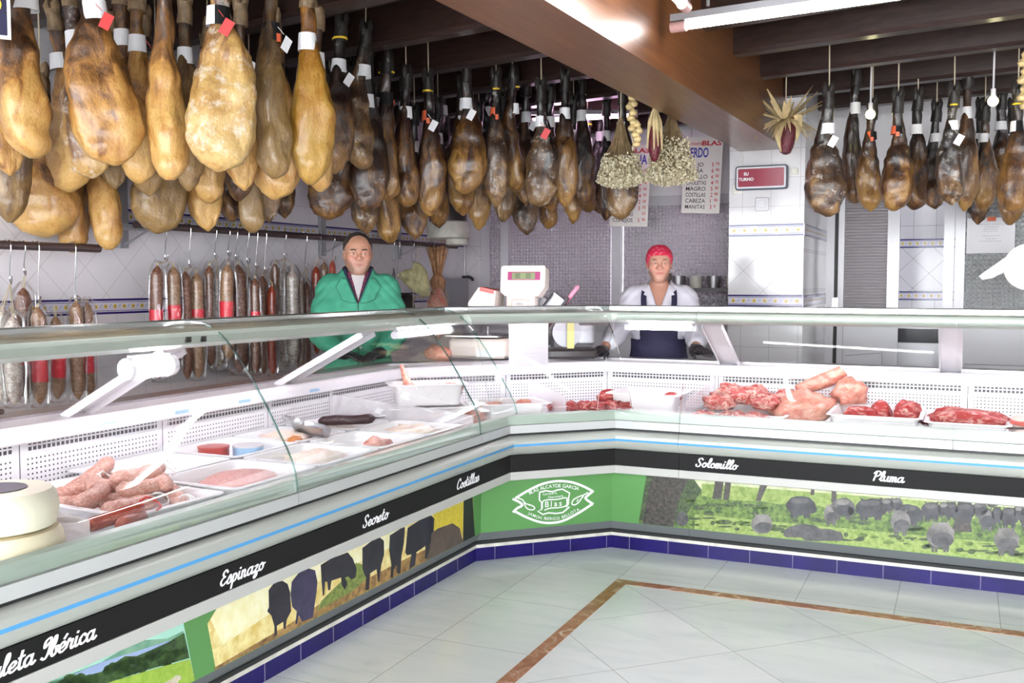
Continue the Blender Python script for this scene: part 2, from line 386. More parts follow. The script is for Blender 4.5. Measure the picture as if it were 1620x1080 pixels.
# ------------------------------------------------------------------ mesh builder
class MB:
    def __init__(self): self.v = []; self.f = []; self.mi = []; self.uv = {}; self.M = Matrix()
    def add(self, vs, fs, mi=0):
        b = len(self.v); self.v += [tuple(self.M @ Vector(p)) for p in vs]
        for f in fs: self.f.append(tuple(b + i for i in f)); self.mi.append(mi)
        return b
    def box(self, c, s, mi=0, rz=0, M=None):
        hx, hy, hz = s[0] / 2, s[1] / 2, s[2] / 2
        M = M or (Matrix.Translation(c) @ Matrix.Rotation(rz, 4, 'Z'))
        vs = [M @ Vector((x, y, z)) for x in (-hx, hx) for y in (-hy, hy) for z in (-hz, hz)]
        self.add(vs, [(0, 1, 3, 2), (4, 6, 7, 5), (0, 4, 5, 1), (2, 3, 7, 6), (0, 2, 6, 4), (1, 5, 7, 3)], mi)
        return self
    def span(self, a, b, mi=0): return self.box([(a[i] + b[i]) / 2 for i in range(3)], [abs(b[i] - a[i]) for i in range(3)], mi)
    def rbox(self, c, s, r, mi=0, M=None, seg=3):
        """box with rounded vertical edges and a small chamfer top and bottom"""
        M = M or Matrix.Translation(c)
        hx, hy, hz = s[0] / 2, s[1] / 2, s[2] / 2
        def ring(ins, z):
            out = []
            for cx, cy, a0 in ((1, 1, 0), (-1, 1, 90), (-1, -1, 180), (1, -1, 270)):
                for k in range(seg + 1):
                    a = R(a0 + 90 * k / seg); rr = max(r - ins, 1e-4)
                    out.append(M @ Vector((cx * (hx - r) + rr * math.cos(a), cy * (hy - r) + rr * math.sin(a), z)))
            return out
        ch = min(r * .5, hz * .5)
        rs = [ring(ch, -hz), ring(0, -hz + ch), ring(0, hz - ch), ring(ch, hz)]
        return self.loft(rs, True, True, mi)
    def loft(self, rings, c0=True, c1=True, mi=0, closed=True):
        n = len(rings[0]); vs = [p for r in rings for p in r]; fs = []
        for i in range(len(rings) - 1):
            for j in range(n if closed else n - 1):
                k = (j + 1) % n
                fs.append((i * n + j, i * n + k, (i + 1) * n + k, (i + 1) * n + j))
        if c0: fs.append(tuple(reversed(range(n))))
        if c1: fs.append(tuple((len(rings) - 1) * n + j for j in range(n)))
        self.add(vs, fs, mi); return self
    def tube(self, pts, r, seg=8, mi=0, caps=True):
        pts = [Vector(p) for p in pts]; n = len(pts)
        rs = r if isinstance(r, (list, tuple)) else [r] * n
        rings = []; up = None
        for i, p in enumerate(pts):
            t = (pts[min(i + 1, n - 1)] - pts[max(i - 1, 0)]).normalized()
            if up is None: up = t.orthogonal().normalized()
            up = (up - t * up.dot(t)); up = up.normalized() if up.length > 1e-6 else t.orthogonal().normalized()
            w = t.cross(up)
            rings.append([p + (up * math.cos(2 * PI * k / seg) + w * math.sin(2 * PI * k / seg)) * rs[i] for k in range(seg)])
        return self.loft(rings, caps, caps, mi)
    def cyl(self, a, b, r, seg=16, mi=0, r2=None): return self.tube([a, b], [r, r if r2 is None else r2], seg, mi)
    def lathe(self, prof, c=(0, 0, 0), seg=24, mi=0, M=None):
        M = M or Matrix.Translation(c)
        return self.loft([[M @ Vector((r * math.cos(2 * PI * k / seg), r * math.sin(2 * PI * k / seg), z)) for k in range(seg)] for r, z in prof], True, True, mi)
    def sphere(self, c, r, seg=12, rings=8, mi=0, M=None):
        r = r if isinstance(r, (list, tuple)) else (r, r, r)
        M = M or Matrix.Translation(c)
        prof = []
        for i in range(rings + 1):
            a = PI * i / rings; q = max(math.sin(a), .02)
            prof.append([M @ Vector((r[0] * q * math.cos(2 * PI * k / seg), r[1] * q * math.sin(2 * PI * k / seg), -r[2] * math.cos(a))) for k in range(seg)])
        return self.loft(prof, True, True, mi)
    def prism(self, poly, fn, d0, d1, mi=0):
        """poly of 2D points; fn(u, v, d) -> 3D"""
        n = len(poly)
        vs = [fn(u, v, d0) for u, v in poly] + [fn(u, v, d1) for u, v in poly]
        fs = [tuple(reversed(range(n))), tuple(range(n, 2 * n))] + [(i, (i + 1) % n, n + (i + 1) % n, n + i) for i in range(n)]
        self.add(vs, fs, mi); return self
    def flat(self, pts, mi=0): self.add(pts, [tuple(range(len(pts)))], mi); return self
    def mesh(self, name, mats, smooth=False):
        me = bpy.data.meshes.new(name)
        me.from_pydata(self.v, [], self.f)
        for m in (mats if isinstance(mats, (list, tuple)) else [mats]): me.materials.append(MATS[m])
        me.polygons.foreach_set('material_index', self.mi)
        if self.uv:
            l = me.uv_layers.new(name='UVMap')
            for p in me.polygons:
                for li in p.loop_indices: l.data[li].uv = self.uv.get(me.loops[li].vertex_index, (0, 0))
        bm = bmesh.new(); bm.from_mesh(me); bmesh.ops.recalc_face_normals(bm, faces=bm.faces); bm.to_mesh(me); bm.free()
        if smooth:
            me.polygons.foreach_set('use_smooth', [True] * len(me.polygons))
            if smooth != 'all': me.set_sharp_from_angle(angle=R(40))
        me.update(); return me
    def build(self, name, mats, parent=None, smooth=False, world=True):
        o = bpy.data.objects.new(name, self.mesh(name, mats, smooth)); C.objects.link(o)
        if parent is not None:
            o.parent = parent
            if world: o.matrix_parent_inverse = wm(parent).inverted()
        return o
def wm(o):
    m = Matrix.LocRotScale(o.location, o.rotation_euler, o.scale)
    if o.parent: m = wm(o.parent) @ o.matrix_parent_inverse @ m
    return m
def put(name, me, parent=None, world=False):
    o = bpy.data.objects.new(name, me); C.objects.link(o)
    if parent is not None:
        o.parent = parent
        if world: o.matrix_parent_inverse = wm(parent).inverted()
    return o
def tag(o, label, cat, group=None):
    o['label'] = label; o['category'] = cat
    if group: o['group'] = group
    return o
def thing(name, label, cat, loc=(0, 0, 0), rz=0, group=None):
    o = bpy.data.objects.new(name, None); C.objects.link(o); o.empty_display_size = .1
    o.location = loc; o.rotation_euler = (0, 0, rz)
    return tag(o, label, cat, group)
def struct(o):
    o['kind'] = 'structure'; return o
def catmull(pts, n=6, closed=False):
    P = [Vector(p) for p in pts]
    if closed: P = [P[-1]] + P + [P[0], P[1]]
    else: P = [2 * P[0] - P[1]] + P + [2 * P[-1] - P[-2]]
    out = []
    for i in range(1, len(P) - 2):
        a, b, c, d = P[i - 1:i + 3]
        for k in range(n):
            t = k / n
            out.append(.5 * ((2 * b) + (c - a) * t + (2 * a - 5 * b + 4 * c - d) * t * t + (3 * b - a - 3 * c + d) * t ** 3))
    if not closed: out.append(P[-2])
    return out
_txt = {}
def text_polys(s, size=1.0, bold=0.0, shear=0.0, align='LEFT', sx=1.0):
    """(verts2d, faces) of a line of lettering in the plain default face"""
    key = (s, bold, shear)
    if key not in _txt:
        cu = bpy.data.curves.new('t', 'FONT'); cu.body = s; cu.size = 1.0; cu.offset = bold; cu.shear = shear; cu.resolution_u = 3
        o = bpy.data.objects.new('t', cu)
        me = bpy.data.meshes.new_from_object(o)
        _txt[key] = ([tuple(v.co[:2]) for v in me.vertices], [tuple(p.vertices) for p in me.polygons])
        bpy.data.objects.remove(o); bpy.data.curves.remove(cu); bpy.data.meshes.remove(me)
    vs, fs = _txt[key]
    if not vs: return [], [], 0
    x0 = min(v[0] for v in vs); x1 = max(v[0] for v in vs)
    w = (x1 - x0) * size * sx
    off = {'LEFT': 0, 'CENTER': -w / 2, 'RIGHT': -w}[align]
    return [((v[0] - x0) * size * sx + off, v[1] * size) for v in vs], fs, w
def add_text(mb, s, fn, x, y, size, mi=0, bold=.0, shear=0, align='LEFT', width=None, sx=1.0):
    vs, fs, w = text_polys(s, size, bold, shear, align, sx)
    k = width / w if width and w else 1.0
    mb.add([fn(x + a * k, y + b) for a, b in vs], fs, mi)

# brush-script lettering drawn as strokes (x-height 1)
GL = {
 'a': (1.05, [[(.75, .85), (.45, 1), (.12, .7), (.1, .25), (.35, 0), (.7, .4), (.8, 1)], [(.8, 1), (.74, .3), (.9, 0), (1.15, .25)]]),
 'e': (.85, [[(.05, .35), (.5, .5), (.68, .8), (.45, 1), (.12, .65), (.12, .25), (.4, 0), (.9, .3)]]),
 'l': (.62, [[(.02, .3), (.5, 1.3), (.5, 1.95), (.3, 1.8), (.2, .6), (.32, .03), (.7, .25)]]),
 't': (.66, [[(.32, 1.75), (.2, .5), (.35, 0), (.72, .25)], [(0, 1.15), (.62, 1.22)]]),
 'i': (.56, [[(.2, 1), (.14, .3), (.3, 0), (.62, .25)], [(.27, 1.42), (.29, 1.5)]]),
 'c': (.78, [[(.7, .8), (.45, 1), (.12, .65), (.12, .25), (.4, 0), (.85, .3)]]),
 'o': (.95, [[(.45, 1), (.12, .7), (.12, .25), (.4, 0), (.7, .3), (.68, .8), (.42, 1), (.6, .72), (1, .85)]]),
 'm': (1.25, [[(.1, 1), (.1, 0)], [(.1, .55), (.38, 1), (.52, .8), (.5, 0)], [(.5, .55), (.8, 1), (.95, .75), (.9, .2), (1.05, 0), (1.32, .25)]]),
 'n': (.95, [[(.1, 1), (.1, 0)], [(.1, .55), (.43, 1), (.6, .75), (.55, .2), (.7, 0), (1, .25)]]),
 'p': (.88, [[(.18, 1), (.04, -.8)], [(.13, .7), (.45, 1), (.7, .7), (.6, .2), (.3, 0), (.1, .25)]]),
 'r': (.82, [[(.02, .4), (.2, 1.12), (.32, .85), (.6, .92), (.5, .3), (.65, 0), (.9, .22)]]),
 's': (.74, [[(.0, .25), (.4, 1.08), (.58, .5), (.48, .08), (.2, 0), (.05, .2)], [(.5, .1), (.8, .3)]]),
 'u': (1.02, [[(.1, 1), (.08, .3), (.3, 0), (.6, .35), (.7, 1)], [(.7, 1), (.66, .3), (.82, 0), (1.08, .25)]]),
 'z': (.88, [[(.1, .88), (.62, .95), (.12, .05), (.5, .12), (.6, -.4), (.32, -.72), (.18, -.4), (.92, .22)]]),
 'b': (.9, [[(.06, .35), (.45, 1.3), (.46, 1.95), (.26, 1.8), (.15, .5), (.35, 0), (.66, .3), (.6, .85), (.95, .8)]]),
 'é': (.85, [[(.05, .35), (.5, .5), (.68, .8), (.45, 1), (.12, .65), (.12, .25), (.4, 0), (.9, .3)], [(.5, 1.32), (.72, 1.68)]]),
 'S': (1.2, [[(1.1, 1.55), (.85, 1.92), (.38, 1.65), (.5, 1.15), (.88, .6), (.6, .05), (.15, .15), (.1, .5)]]),
 'C': (1.12, [[(1.0, 1.45), (.8, 1.92), (.35, 1.6), (.1, .8), (.3, .1), (.7, .05), (1.1, .4)]]),
 'E': (1.05, [[(.98, 1.55), (.65, 1.92), (.3, 1.55), (.5, 1.1), (.75, 1.06), (.3, .9), (.1, .45), (.42, 0), (1.0, .4)]]),
 'P': (1.1, [[(.38, 1.75), (.2, 0)], [(.0, 1.45), (.4, 1.95), (.98, 1.78), (.92, 1.2), (.5, .88), (.32, 1.0)]]),
 'I': (.95, [[(.72, 1.5), (.3, 1.15), (.34, 1.8), (.85, 1.92), (.78, .6), (.48, 0), (.1, .2)]]),
 ' ': (.6, []),
}
def script_word(mb, word, fn, x0, x1, y0, xh, wgt=.24, slant=.22, d=.0012, mi=0):
    adv = sum(GL[c][0] for c in word); k = (x1 - x0) / adv; cur = 0; lay = 0
    for c in word:
        a, sts = GL[c]
        for st in sts:
            P = catmull([(x, y, 0) for x, y in st], 5)
            L, Rr = [], []
            for i, p in enumerate(P):
                t = (P[min(i + 1, len(P) - 1)] - P[max(i - 1, 0)])
                t = t.normalized() if t.length > 1e-6 else Vector((1, 0, 0))
                w = wgt * .5 * (.75 + .5 * abs(t.y))
                nrm = Vector((-t.y, t.x, 0)) * w
                if i == 0: p = p - t * w * .6
                if i == len(P) - 1: p = p + t * w * .6
                L.append(p + nrm); Rr.append(p - nrm)
            vs = []
            n = len(L)
            for j, q in enumerate(L + Rr): vs.append(fn(x0 + (cur + q.x + q.y * slant) * k, y0 + q.y * xh, d + lay * .00035 + (j % n) * .000012))
            lay = (lay + 1) % 4; mb.add(vs, [(i, i + 1, n + i + 1, n + i) for i in range(n - 1)], mi)
        cur += a

def paper_backlit():
    m = bpy.data.materials.new('paper_translucent'); m.use_nodes = True; nt = m.node_tree; nt.nodes.clear(); MATS['paper_translucent'] = m
    out = nd(nt, 'ShaderNodeOutputMaterial'); mx = nd(nt, 'ShaderNodeMixShader'); df = nd(nt, 'ShaderNodeBsdfDiffuse'); tl = nd(nt, 'ShaderNodeBsdfTranslucent')
    df.inputs['Color'].default_value = (.85, .83, .86, 1); tl.inputs['Color'].default_value = (.85, .80, .86, 1); mx.inputs[0].default_value = .45
    nt.links.new(df.outputs[0], mx.inputs[1]); nt.links.new(tl.outputs[0], mx.inputs[2]); nt.links.new(mx.outputs[0], out.inputs['Surface'])
paper_backlit()
# ------------------------------------------------------------------ the room
WX, BY, CZ = -4.3, 8.45, 2.86
def slab(name, a, b, m): return struct(MB().span(a, b).build(name, m))
slab('floor', (-4.5, -3.2, -.1), (3.4, 11, 0), 'floor_marble')
slab('ceiling', (-4.5, -3.2, CZ), (3.4, 11, CZ + .1), 'ceiling_boards')
slab('wall_left', (WX - .12, -3.2, 0), (WX, BY + .1, CZ), 'wall_tile_y')
slab('wall_right', (3.3, -3.2, 0), (3.42, 11, CZ), 'white_paint')
slab('wall_back', (-4.4, 10.3, 0), (3.4, 10.42, CZ), 'dark_room_tile')
slab('wall_column', (-1.565, 7.2, 0), (-1.04, BY + .1, CZ), 'wall_tile_x')
wp = slab('wall_partition', (WX, BY - .02, 2.12), (-1.565, BY + .08, CZ), 'white_paint')
wr = slab('wall_lintel', (-1.04, BY - .02, 2.22), (3.3, BY + .08, CZ), 'white_paint')
slab('wall_corner', (WX, BY - .06, 0), (-4.16, BY + .08, 2.12), 'wall_tile_x')

def border_strip(name, parent, p0, p1, z0, nrm, h=.085):
    """patterned tile border: pale ground, two dark blue lines, yellow flowers and small blue scrolls"""
    p0, p1, nrm = Vector(p0), Vector(p1), Vector(nrm)
    u = (p1 - p0).normalized(); L = (p1 - p0).length; mb = MB()
    def fn(a, b, d): return p0 + u * a + Vector((0, 0, z0 + b)) + nrm * d
    mb.prism([(0, 0), (L, 0), (L, h), (0, h)], fn, 0, .004, 0)
    for b0, b1 in ((0, .012), (h - .012, h), (.017, .020), (h - .02, h - .017)): mb.prism([(0, b0), (L, b0), (L, b1), (0, b1)], fn, .004, .0048, 1)
    n = max(2, int(L / .066)); k = 0
    for i in range(n):
        c = (i + .5) * L / n
        pet = [(c + (.017 if j % 2 else .010) * math.cos(j * PI / 6), h / 2 + (.017 if j % 2 else .010) * math.sin(j * PI / 6)) for j in range(12)]
        mb.flat([fn(a, b, .0048) for a, b in pet], 2)
        mb.flat([fn(c + .006 * math.cos(j * PI / 3), h / 2 + .006 * math.sin(j * PI / 3), .0054) for j in range(6)], 3)
        e = c + L / n / 2
        if e < L - .02: mb.flat([fn(e - .012, h / 2 - .012, .0048), fn(e - .002, h / 2 - .002, .0048), fn(e + .012, h / 2 + .014, .0048), fn(e - .001, h / 2 + .006, .0048)], 4)
    return mb.build(name, ['border_pale', 'border_navy', 'border_yellow', 'border_brown', 'border_scroll'], parent)
mat('border_pale', (.62, .60, .70), .15); mat('border_navy', (.03, .02, .14), .15); mat('border_yellow', (.68, .50, .08), .2)
mat('border_brown', (.30, .16, .03), .2); mat('border_scroll', (.22, .24, .42), .2)
WL = bpy.data.objects['wall_left']; WC = bpy.data.objects['wall_column']
for z in (1.20, 1.70):
    border_strip('tile_border', WL, (WX, .3, 0), (WX, BY - .06, 0), z, (1, 0, 0))
    border_strip('tile_border', WC, (-1.563, 7.2, 0), (-1.042, 7.2, 0), z, (0, -1, 0))
    border_strip('tile_border', WC, (-1.04, 7.2, 0), (-1.04, BY - .02, 0), z, (1, 0, 0))
    border_strip('tile_border', bpy.data.objects['wall_back'], (-2.0, 10.3, 0), (2, 10.3, 0), z, (0, -1, 0))

# glazed partition left of the column
def door_frame(root, x0, x1, z0, z1, t=.05, d=.06, mullions=()):
    mb = MB()
    y0, y1 = BY - .02, BY - .02 + d
    mb.span((x0, y0, z0), (x0 + t, y1, z1)); mb.span((x1 - t, y0, z0), (x1, y1, z1))
    mb.span((x0 + t, y0, z1 - t), (x1 - t, y1, z1)); mb.span((x0 + t, y0, z0), (x1 - t, y1, z0 + t))
    for m_ in mullions: mb.span((m_ - t / 2, y0 - .005, z0 + t), (m_ + t / 2, y1 - .005, z1 - t))
    return mb.build('frame', 'white_lacquer', root)
win = struct(MB().span((-4.16, BY, .0), (-1.565, BY + .05, .95)).build('window_1', 'white_lacquer'))
door_frame(win, -4.16, -1.565, .95, 2.12, .085, .07, (-3.92, -2.83))
for a, b in ((-4.08, -3.96), (-3.88, -2.89), (-2.77, -1.65)):
    MB().span((a, BY + .012, 1.03), (b, BY + .024, 2.04)).build('pane', 'wavy_glass', win)
# doors right of the column
d1 = struct(MB().span((-1.04, BY - .03, 0), (-.975, BY + .06, 2.22)).span((-.945, BY - .03, 0), (-.90, BY + .05, 2.22)).build('door_1', 'white_lacquer'))
MB().span((-.975, BY + .01, 0), (-.945, BY + .03, 2.2)).build('hinge_gap', 'rubber_black', d1)
MB().span((-.90, BY, 0), (-.575, BY + .03, 1.03)).span((-.575, BY - .02, 0), (-.485, BY + .05, 2.22)).build('lower_panel', 'white_lacquer', d1)
MB().span((-.90, BY + .01, 1.03), (-.575, BY + .02, 2.2)).build('pane', 'ribbed_glass', d1)
mb = MB(); mb.tube([(-.88, BY - .002, .78), (-.60, BY - .002, .81), (-.60, BY - .002, .55)], .003, 6); mb.build('panel_groove', 'grey_metal', d1)
MB().box((-.962, BY - .035, 1.17), (.05, .02, .16)).build('hinge', 'zinc', d1)
d2 = struct(MB().span((-.165, BY - .03, 0), (-.09, BY + .06, 2.22)).span((-.085, BY - .02, 0), (-.015, BY + .05, 2.22)).build('door_2', 'white_lacquer'))
MB().span((-.015, BY, 0), (1.3, BY + .03, 1.03)).span((1.3, BY - .02, 0), (1.4, BY + .05, 2.22)).build('lower_panel', 'white_lacquer', d2)
MB().span((-.015, BY + .01, 1.03), (1.3, BY + .02, 2.2)).build('pane', 'block_glass', d2)
mb = MB(); mb.tube([(.0, BY - .002, .5), (.0, BY - .002, .74), (1.2, BY - .002, .74)], .003, 6); mb.build('panel_groove', 'grey_metal', d2)
struct(MB().span((1.4, BY - .02, 0), (3.3, BY + .08, 2.22)).build('wall_panel', 'white_paint'))

# joists, boards and the big dropped beam
JS = -.2
for i, y in enumerate([-1.9, -1.0, -.1, .75, 1.5, 2.25, 2.98, 3.68, 4.38, 5.05, 5.72, 6.42, 7.15, 7.85]):
    w = .13; mb = MB()
    def jp(x, dy, z): return (x, y + JS * (x + 1.1) + dy, z)
    x0, x1 = WX + .001, 3.29
    prof = [(-w / 2, CZ), (-w / 2, 2.675), (-w / 2 + .02, 2.655), (w / 2 - .02, 2.655), (w / 2, 2.675), (w / 2, CZ)]
    if y + JS * (WX + 1.1) - .1 > BY: continue
    mb.loft([[jp(x, a, b) for a, b in prof] for x in (x0, x1)])
    struct(mb.build('trim_%d' % (i + 1), 'joist_wood'))
mb = MB()
def bm_pt(x, y, z): return (x + .03 * (y - 5) * 1.0, y, z)
bx0, bx1 = -1.54, -1.245
prof = [(bx0, CZ), (bx0, 2.345), (bx0 - .015, 2.335), (bx0 - .015, 2.305), (bx1 + .015, 2.305), (bx1 + .015, 2.335), (bx1, 2.345), (bx1, CZ)]
mb.loft([[bm_pt(x, y, z) for x, z in prof] for y in (-3.1, 7.2)])
struct(mb.build('trim_20', 'beam_wood'))
bpy.data.objects['trim_20'].data.materials[0] = MATS['beam_wood']

# brown marble inlay in the floor
mb = MB()
mb.prism([(-1.44, 4.34), (-1.44, -3), (-1.38, -3), (-1.38, 4.28), (3.29, 4.28), (3.29, 4.34)], lambda u, v, d: (u, v, d), .0, .0015)
struct(mb.build('trim_21', 'brown_marble'))

# ------------------------------------------------------------------ counters
BX, BYC = -2.172, 4.858
B = Vector((BX, 4.334)); Cc = Vector((-1.648, BYC))
def offs(path):
    """mitre vectors of a 2D path, pointing to the customer side"""
    out = []
    for i in range(len(path)):
        ns = []
        for a, b in ((i - 1, i), (i, i + 1)):
            if a >= 0 and b < len(path):
                t = (path[b] - path[a]).normalized(); ns.append(Vector((t.y, -t.x)))
        if len(ns) == 1: out.append(ns[0])
        else:
            m = ns[0] + ns[1]; out.append(m / (1 + ns[0].dot(ns[1])))
    return out
def sweep(mb, prof, path, mi=0, closed=True, caps=True, uv=False, ins=0.0):
    path = [p.copy() for p in path]
    if ins:
        path[0] += (path[1] - path[0]).normalized() * ins; path[-1] += (path[-2] - path[-1]).normalized() * ins
    mv = offs(path)
    rings = [[Vector((p.x + m_.x * o, p.y + m_.y * o, z)) for o, z in prof] for p, m_ in zip(path, mv)]
    b = len(mb.v)
    mb.loft(rings, caps and closed, caps and closed, mi, closed)
    if uv:
        acc = 0; k = b
        for i, rg in enumerate(rings):
            if i: acc += (rings[i][0] - rings[i - 1][0]).length
            for (o, z), _ in zip(prof, rg): mb.uv[k] = (acc, z - prof[0][1]); k += 1
    return mb
YJ, XJ = 3.935, -1.23
PATHS = {'left': [Vector((BX, .35)), Vector((BX, YJ))],
         'corner': [Vector((BX, YJ)), B, Cc, Vector((XJ, BYC))],
         'right': [Vector((XJ, BYC)), Vector((2.1, BYC))]}
FULL = [Vector((BX, .35)), B, Cc, Vector((2.1, BYC))]
# plinth under the counters
pl = struct(sweep(MB(), [(0, 0), (0, .066), (-.08, .066), (-.08, 0)], FULL).build('baseboard_counter', 'plinth_blue'))
sweep(MB(), [(.004, .066), (.004, .083), (-.08, .083), (-.08, .066)], FULL).build('marble_edge', 'plinth_marble', pl)
mb = MB()
acc = 0
for i in range(3):
    a, b = FULL[i], FULL[i + 1]; L = (b - a).length; t = (b - a).normalized(); n = Vector((t.y, -t.x))
    k = .1
    while k < L:
        p = a + t * k + n * .0006
        mb.box((p.x, p.y, .033), (.003, .002, .064), 0, math.atan2(t.y, t.x)); k += .205
mb.build('tile_joint', 'plinth_joint', pl)

GP = [(.229, .703), (.224, .76), (.212, .80), (.190, .845), (.160, .893), (.118, .967), (.062, 1.052), (.005, 1.127), (-.050, 1.188), (-.085, 1.215), (-.115, 1.232), (-.150, 1.243), (-.20, 1.247)]
def glass_profile(t=.006):
    P = [Vector((a, b, 0)) for a, b in GP]; inn = []
    for i, p in enumerate(P):
        d = (P[min(i + 1, len(P) - 1)] - P[max(i - 1, 0)]).normalized(); inn.append(p + Vector((-d.y, d.x, 0)) * t)
    return [(p.x, p.y) for p in P] + [(p.x, p.y) for p in reversed(inn)]
def pane(path, parent, ins=.002):
    mb = MB(); n0 = len(mb.f)
    sweep(mb, glass_profile(), path, 0, True, True, ins=ins)
    mb.mi[-1] = 1; mb.mi[-2] = 1
    return mb.build('glass_pane', ['case_glass', 'glass_edge'], parent, smooth=True)
def counter(key, label):
    path = PATHS[key]; mid = path[0]
    root = thing('display_counter', label, 'counter', (path[0].x, path[0].y, .083))
    def sw(name, prof, m, ins=.0008, smooth=False, mi_fn=None, uv=False, parent=None, closed=True):
        return sweep(MB(), prof, path, ins=ins, uv=uv, closed=closed).build(name, m, parent or root, smooth)
    sw('kick_plate', [(-.035, .083), (.0, .1), (.034, .148), (-.04, .148), (-.10, .083)], 'kick_grey')
    sw('kick_lip', [(.006, .083), (.008, .098), (.0, .103), (-.02, .084)], 'kick_black')
    pp = sw('picture_panel', [(.034, .148), (.042, .46), (.0, .46), (.0, .148)], 'green_print')
    sw('lower_trim', [(.226, .437), (.234, .441), (.234, .478), (.10, .478), (.04, .46), (.04, .44)], 'strip_grey')
    lb = sw('label_band', [(.231, .479), (.231, .557), (.15, .557), (.15, .479)], 'label_black')
    mb = MB()
    sweep(mb, [(.226, .558), (.240, .566), (.250, .585), (.2535, .602), (.15, .602), (.15, .558)], path, 0, ins=.0008)
    sweep(mb, [(.2535, .602), (.2540, .613), (.15, .613), (.15, .602)], path, 1, ins=.0008)
    sweep(mb, [(.2540, .613), (.252, .630), (.243, .645), (.228, .651), (.15, .651), (.15, .613)], path, 0, ins=.0008)
    mb.build('bumper', ['bumper_grey', 'stripe_blue'], root, smooth=True)
    sw('shadow_gap', [(.222, .651), (.222, .662), (.15, .662), (.15, .651)], 'rubber_black')
    if key == 'corner':
        sw('sill_trim', [(.231, .662), (.233, .700), (.19, .700), (.19, .662)], 'alu')
    else:
        cut = 2.6 if key == 'left' else -.035
        p1 = [path[0], Vector((BX, cut))] if key == 'left' else [path[0], Vector((cut, BYC))]
        p2 = [p1[1], path[1]]
        for q in (p1, p2): sweep(MB(), [(.231, .662), (.233, .700), (.19, .700), (.19, .662)], q, ins=.0015).build('sill_trim', 'alu', root)
    sw('inner_sill', [(.219, .701), (.212, .742), (.196, .748), (.17, .70)], 'sage')
    sw('deck', [(.19, .66), (.19, .68), (-.58, .68), (-.58, .66)], 'deck_white')
    sw('front_body', [(.148, .47), (.148, .655), (-.2, .655), (-.2, .47)], 'kick_grey')
    sw('perforated_panel', [(-.58, .681), (-.58, .862)], 'perforated_sheet', uv=True, closed=False)
    sw('rear_ledge', [(-.545, .862), (-.538, .868), (-.538, .915), (-.545, .922), (-.665, .926), (-.665, .862)], 'ledge_white')
    sw('worktop', [(-.666, .90), (-.666, .935), (-.785, .935), (-.80, .925), (-.80, .90)], 'worktop_steel')
    sw('rear_panel', [(-.60, .10), (-.60, .86), (-.77, .899), (-.77, .10)], 'steel')
    rl = sw('top_rail', [(-.086, 1.180), (-.080, 1.20), (-.086, 1.218), (-.105, 1.226), (-.19, 1.232), (-.215, 1.225), (-.215, 1.19), (-.19, 1.172), (-.11, 1.166)], 'rail_sage', smooth=True)
    sw('rail_cap', [(-.205, 1.2485), (-.203, 1.254), (-.222, 1.254), (-.222, 1.226), (-.2155, 1.226), (-.2155, 1.2485)], 'chrome')
    return root, pp, lb
def run_frame(key, s):
    """origin on the base line, along, customer normal"""
    if key == 'left': return Vector((BX, s, 0)), Vector((0, 1, 0)), Vector((1, 0, 0))
    if key == 'right': return Vector((s, BYC, 0)), Vector((1, 0, 0)), Vector((0, -1, 0))
    t = (Cc - B).normalized(); p = B + t * s
    return Vector((p.x, p.y, 0)), Vector((t.x, t.y, 0)), Vector((t.y, -t.x, 0))
def bracket(root, key, s, name='bracket'):
    o, t, n = run_frame(key, s); mb = MB()
    a = o + n * -.15 + Vector((0, 0, 1.170)); b = o + n * -.62 + Vector((0, 0, .9255))
    d = (b - a).normalized(); w = t.cross(d).normalized()
    M = Matrix((( *t, 0), (*d, 0), (*w, 0), (0, 0, 0, 1))).transposed(); M.translation = (a + b) / 2
    mb.box((0, 0, 0), (.105, (b - a).length - .012, .006), 0, M=M)
    for sgn in (-1, 1):
        M2 = M.copy(); M2.translation = (a + b) / 2 + t * .049 * sgn - w * .012
        mb.box((0, 0, 0), (.006, (b - a).length - .02, .024), 0, M=M2)
    return mb.build(name, 'white_lacquer', root)
def lamp(root, key, s0, s1, off=-.135, z=1.142, r=.013, visible=True, glow='case_tube_glow'):
    o, t, n = run_frame(key, s0); o2, _, _ = run_frame(key, s1)
    a = o + n * off + Vector((0, 0, z)); b = o2 + n * off + Vector((0, 0, z))
    h = MB(); h.box((a + b) / 2 + Vector((0, 0, r + .006)), ((b - a).length, .03, .008), 0, math.atan2(t.y, t.x))
    for p, q in ((a, a - t * .022), (b, b + t * .022)): h.cyl(p, q, r + .004, 12)
    ho = h.build('lamp_holder', 'lamp_white', root)
    MB().cyl(a, b, r, 14).build('lamp_tube', glow, ho, smooth=True)
cl, pl_, ll = counter('left', 'long grey butcher counter on the left with black-cattle picture panel and meat trays')
cc, pc_, lc = counter('corner', 'corner butcher counter with green emblem panel joining the two long runs')
cr, pr_, lr = counter('right', 'grey butcher counter on the right with grazing-pigs picture panel')
pane([Vector((BX, .35)), Vector((BX, 2.6))], cl); pane([Vector((BX, 2.6)), Vector((BX, YJ))], cl)
pane([Vector((BX, YJ)), B], cc, .001); pane([B, Cc], cc, .001); pane([Cc, Vector((XJ, BYC))], cc, .001)
pane([Vector((XJ, BYC)), Vector((-.035, BYC))], cr); pane([Vector((-.035, BYC)), Vector((2.1, BYC))], cr)
for s in (2.47, 3.62, 1.0): bracket(cl, 'left', s)
for s in (-1.17, -.06, 1.3): bracket(cr, 'right', s)
lamp(cl, 'left', 2.26, 2.41, -.13, 1.115, .030)
lamp(cl, 'left', .5, 2.0, -.245, 1.195, .011); lamp(cl, 'left', 2.55, 3.6, -.245, 1.195, .011)  # unseen tubes behind the rail, added to light the left case
lamp(cc, 'left', 3.82, 4.32)
lamp(cc, 'right', -1.60, -1.265)
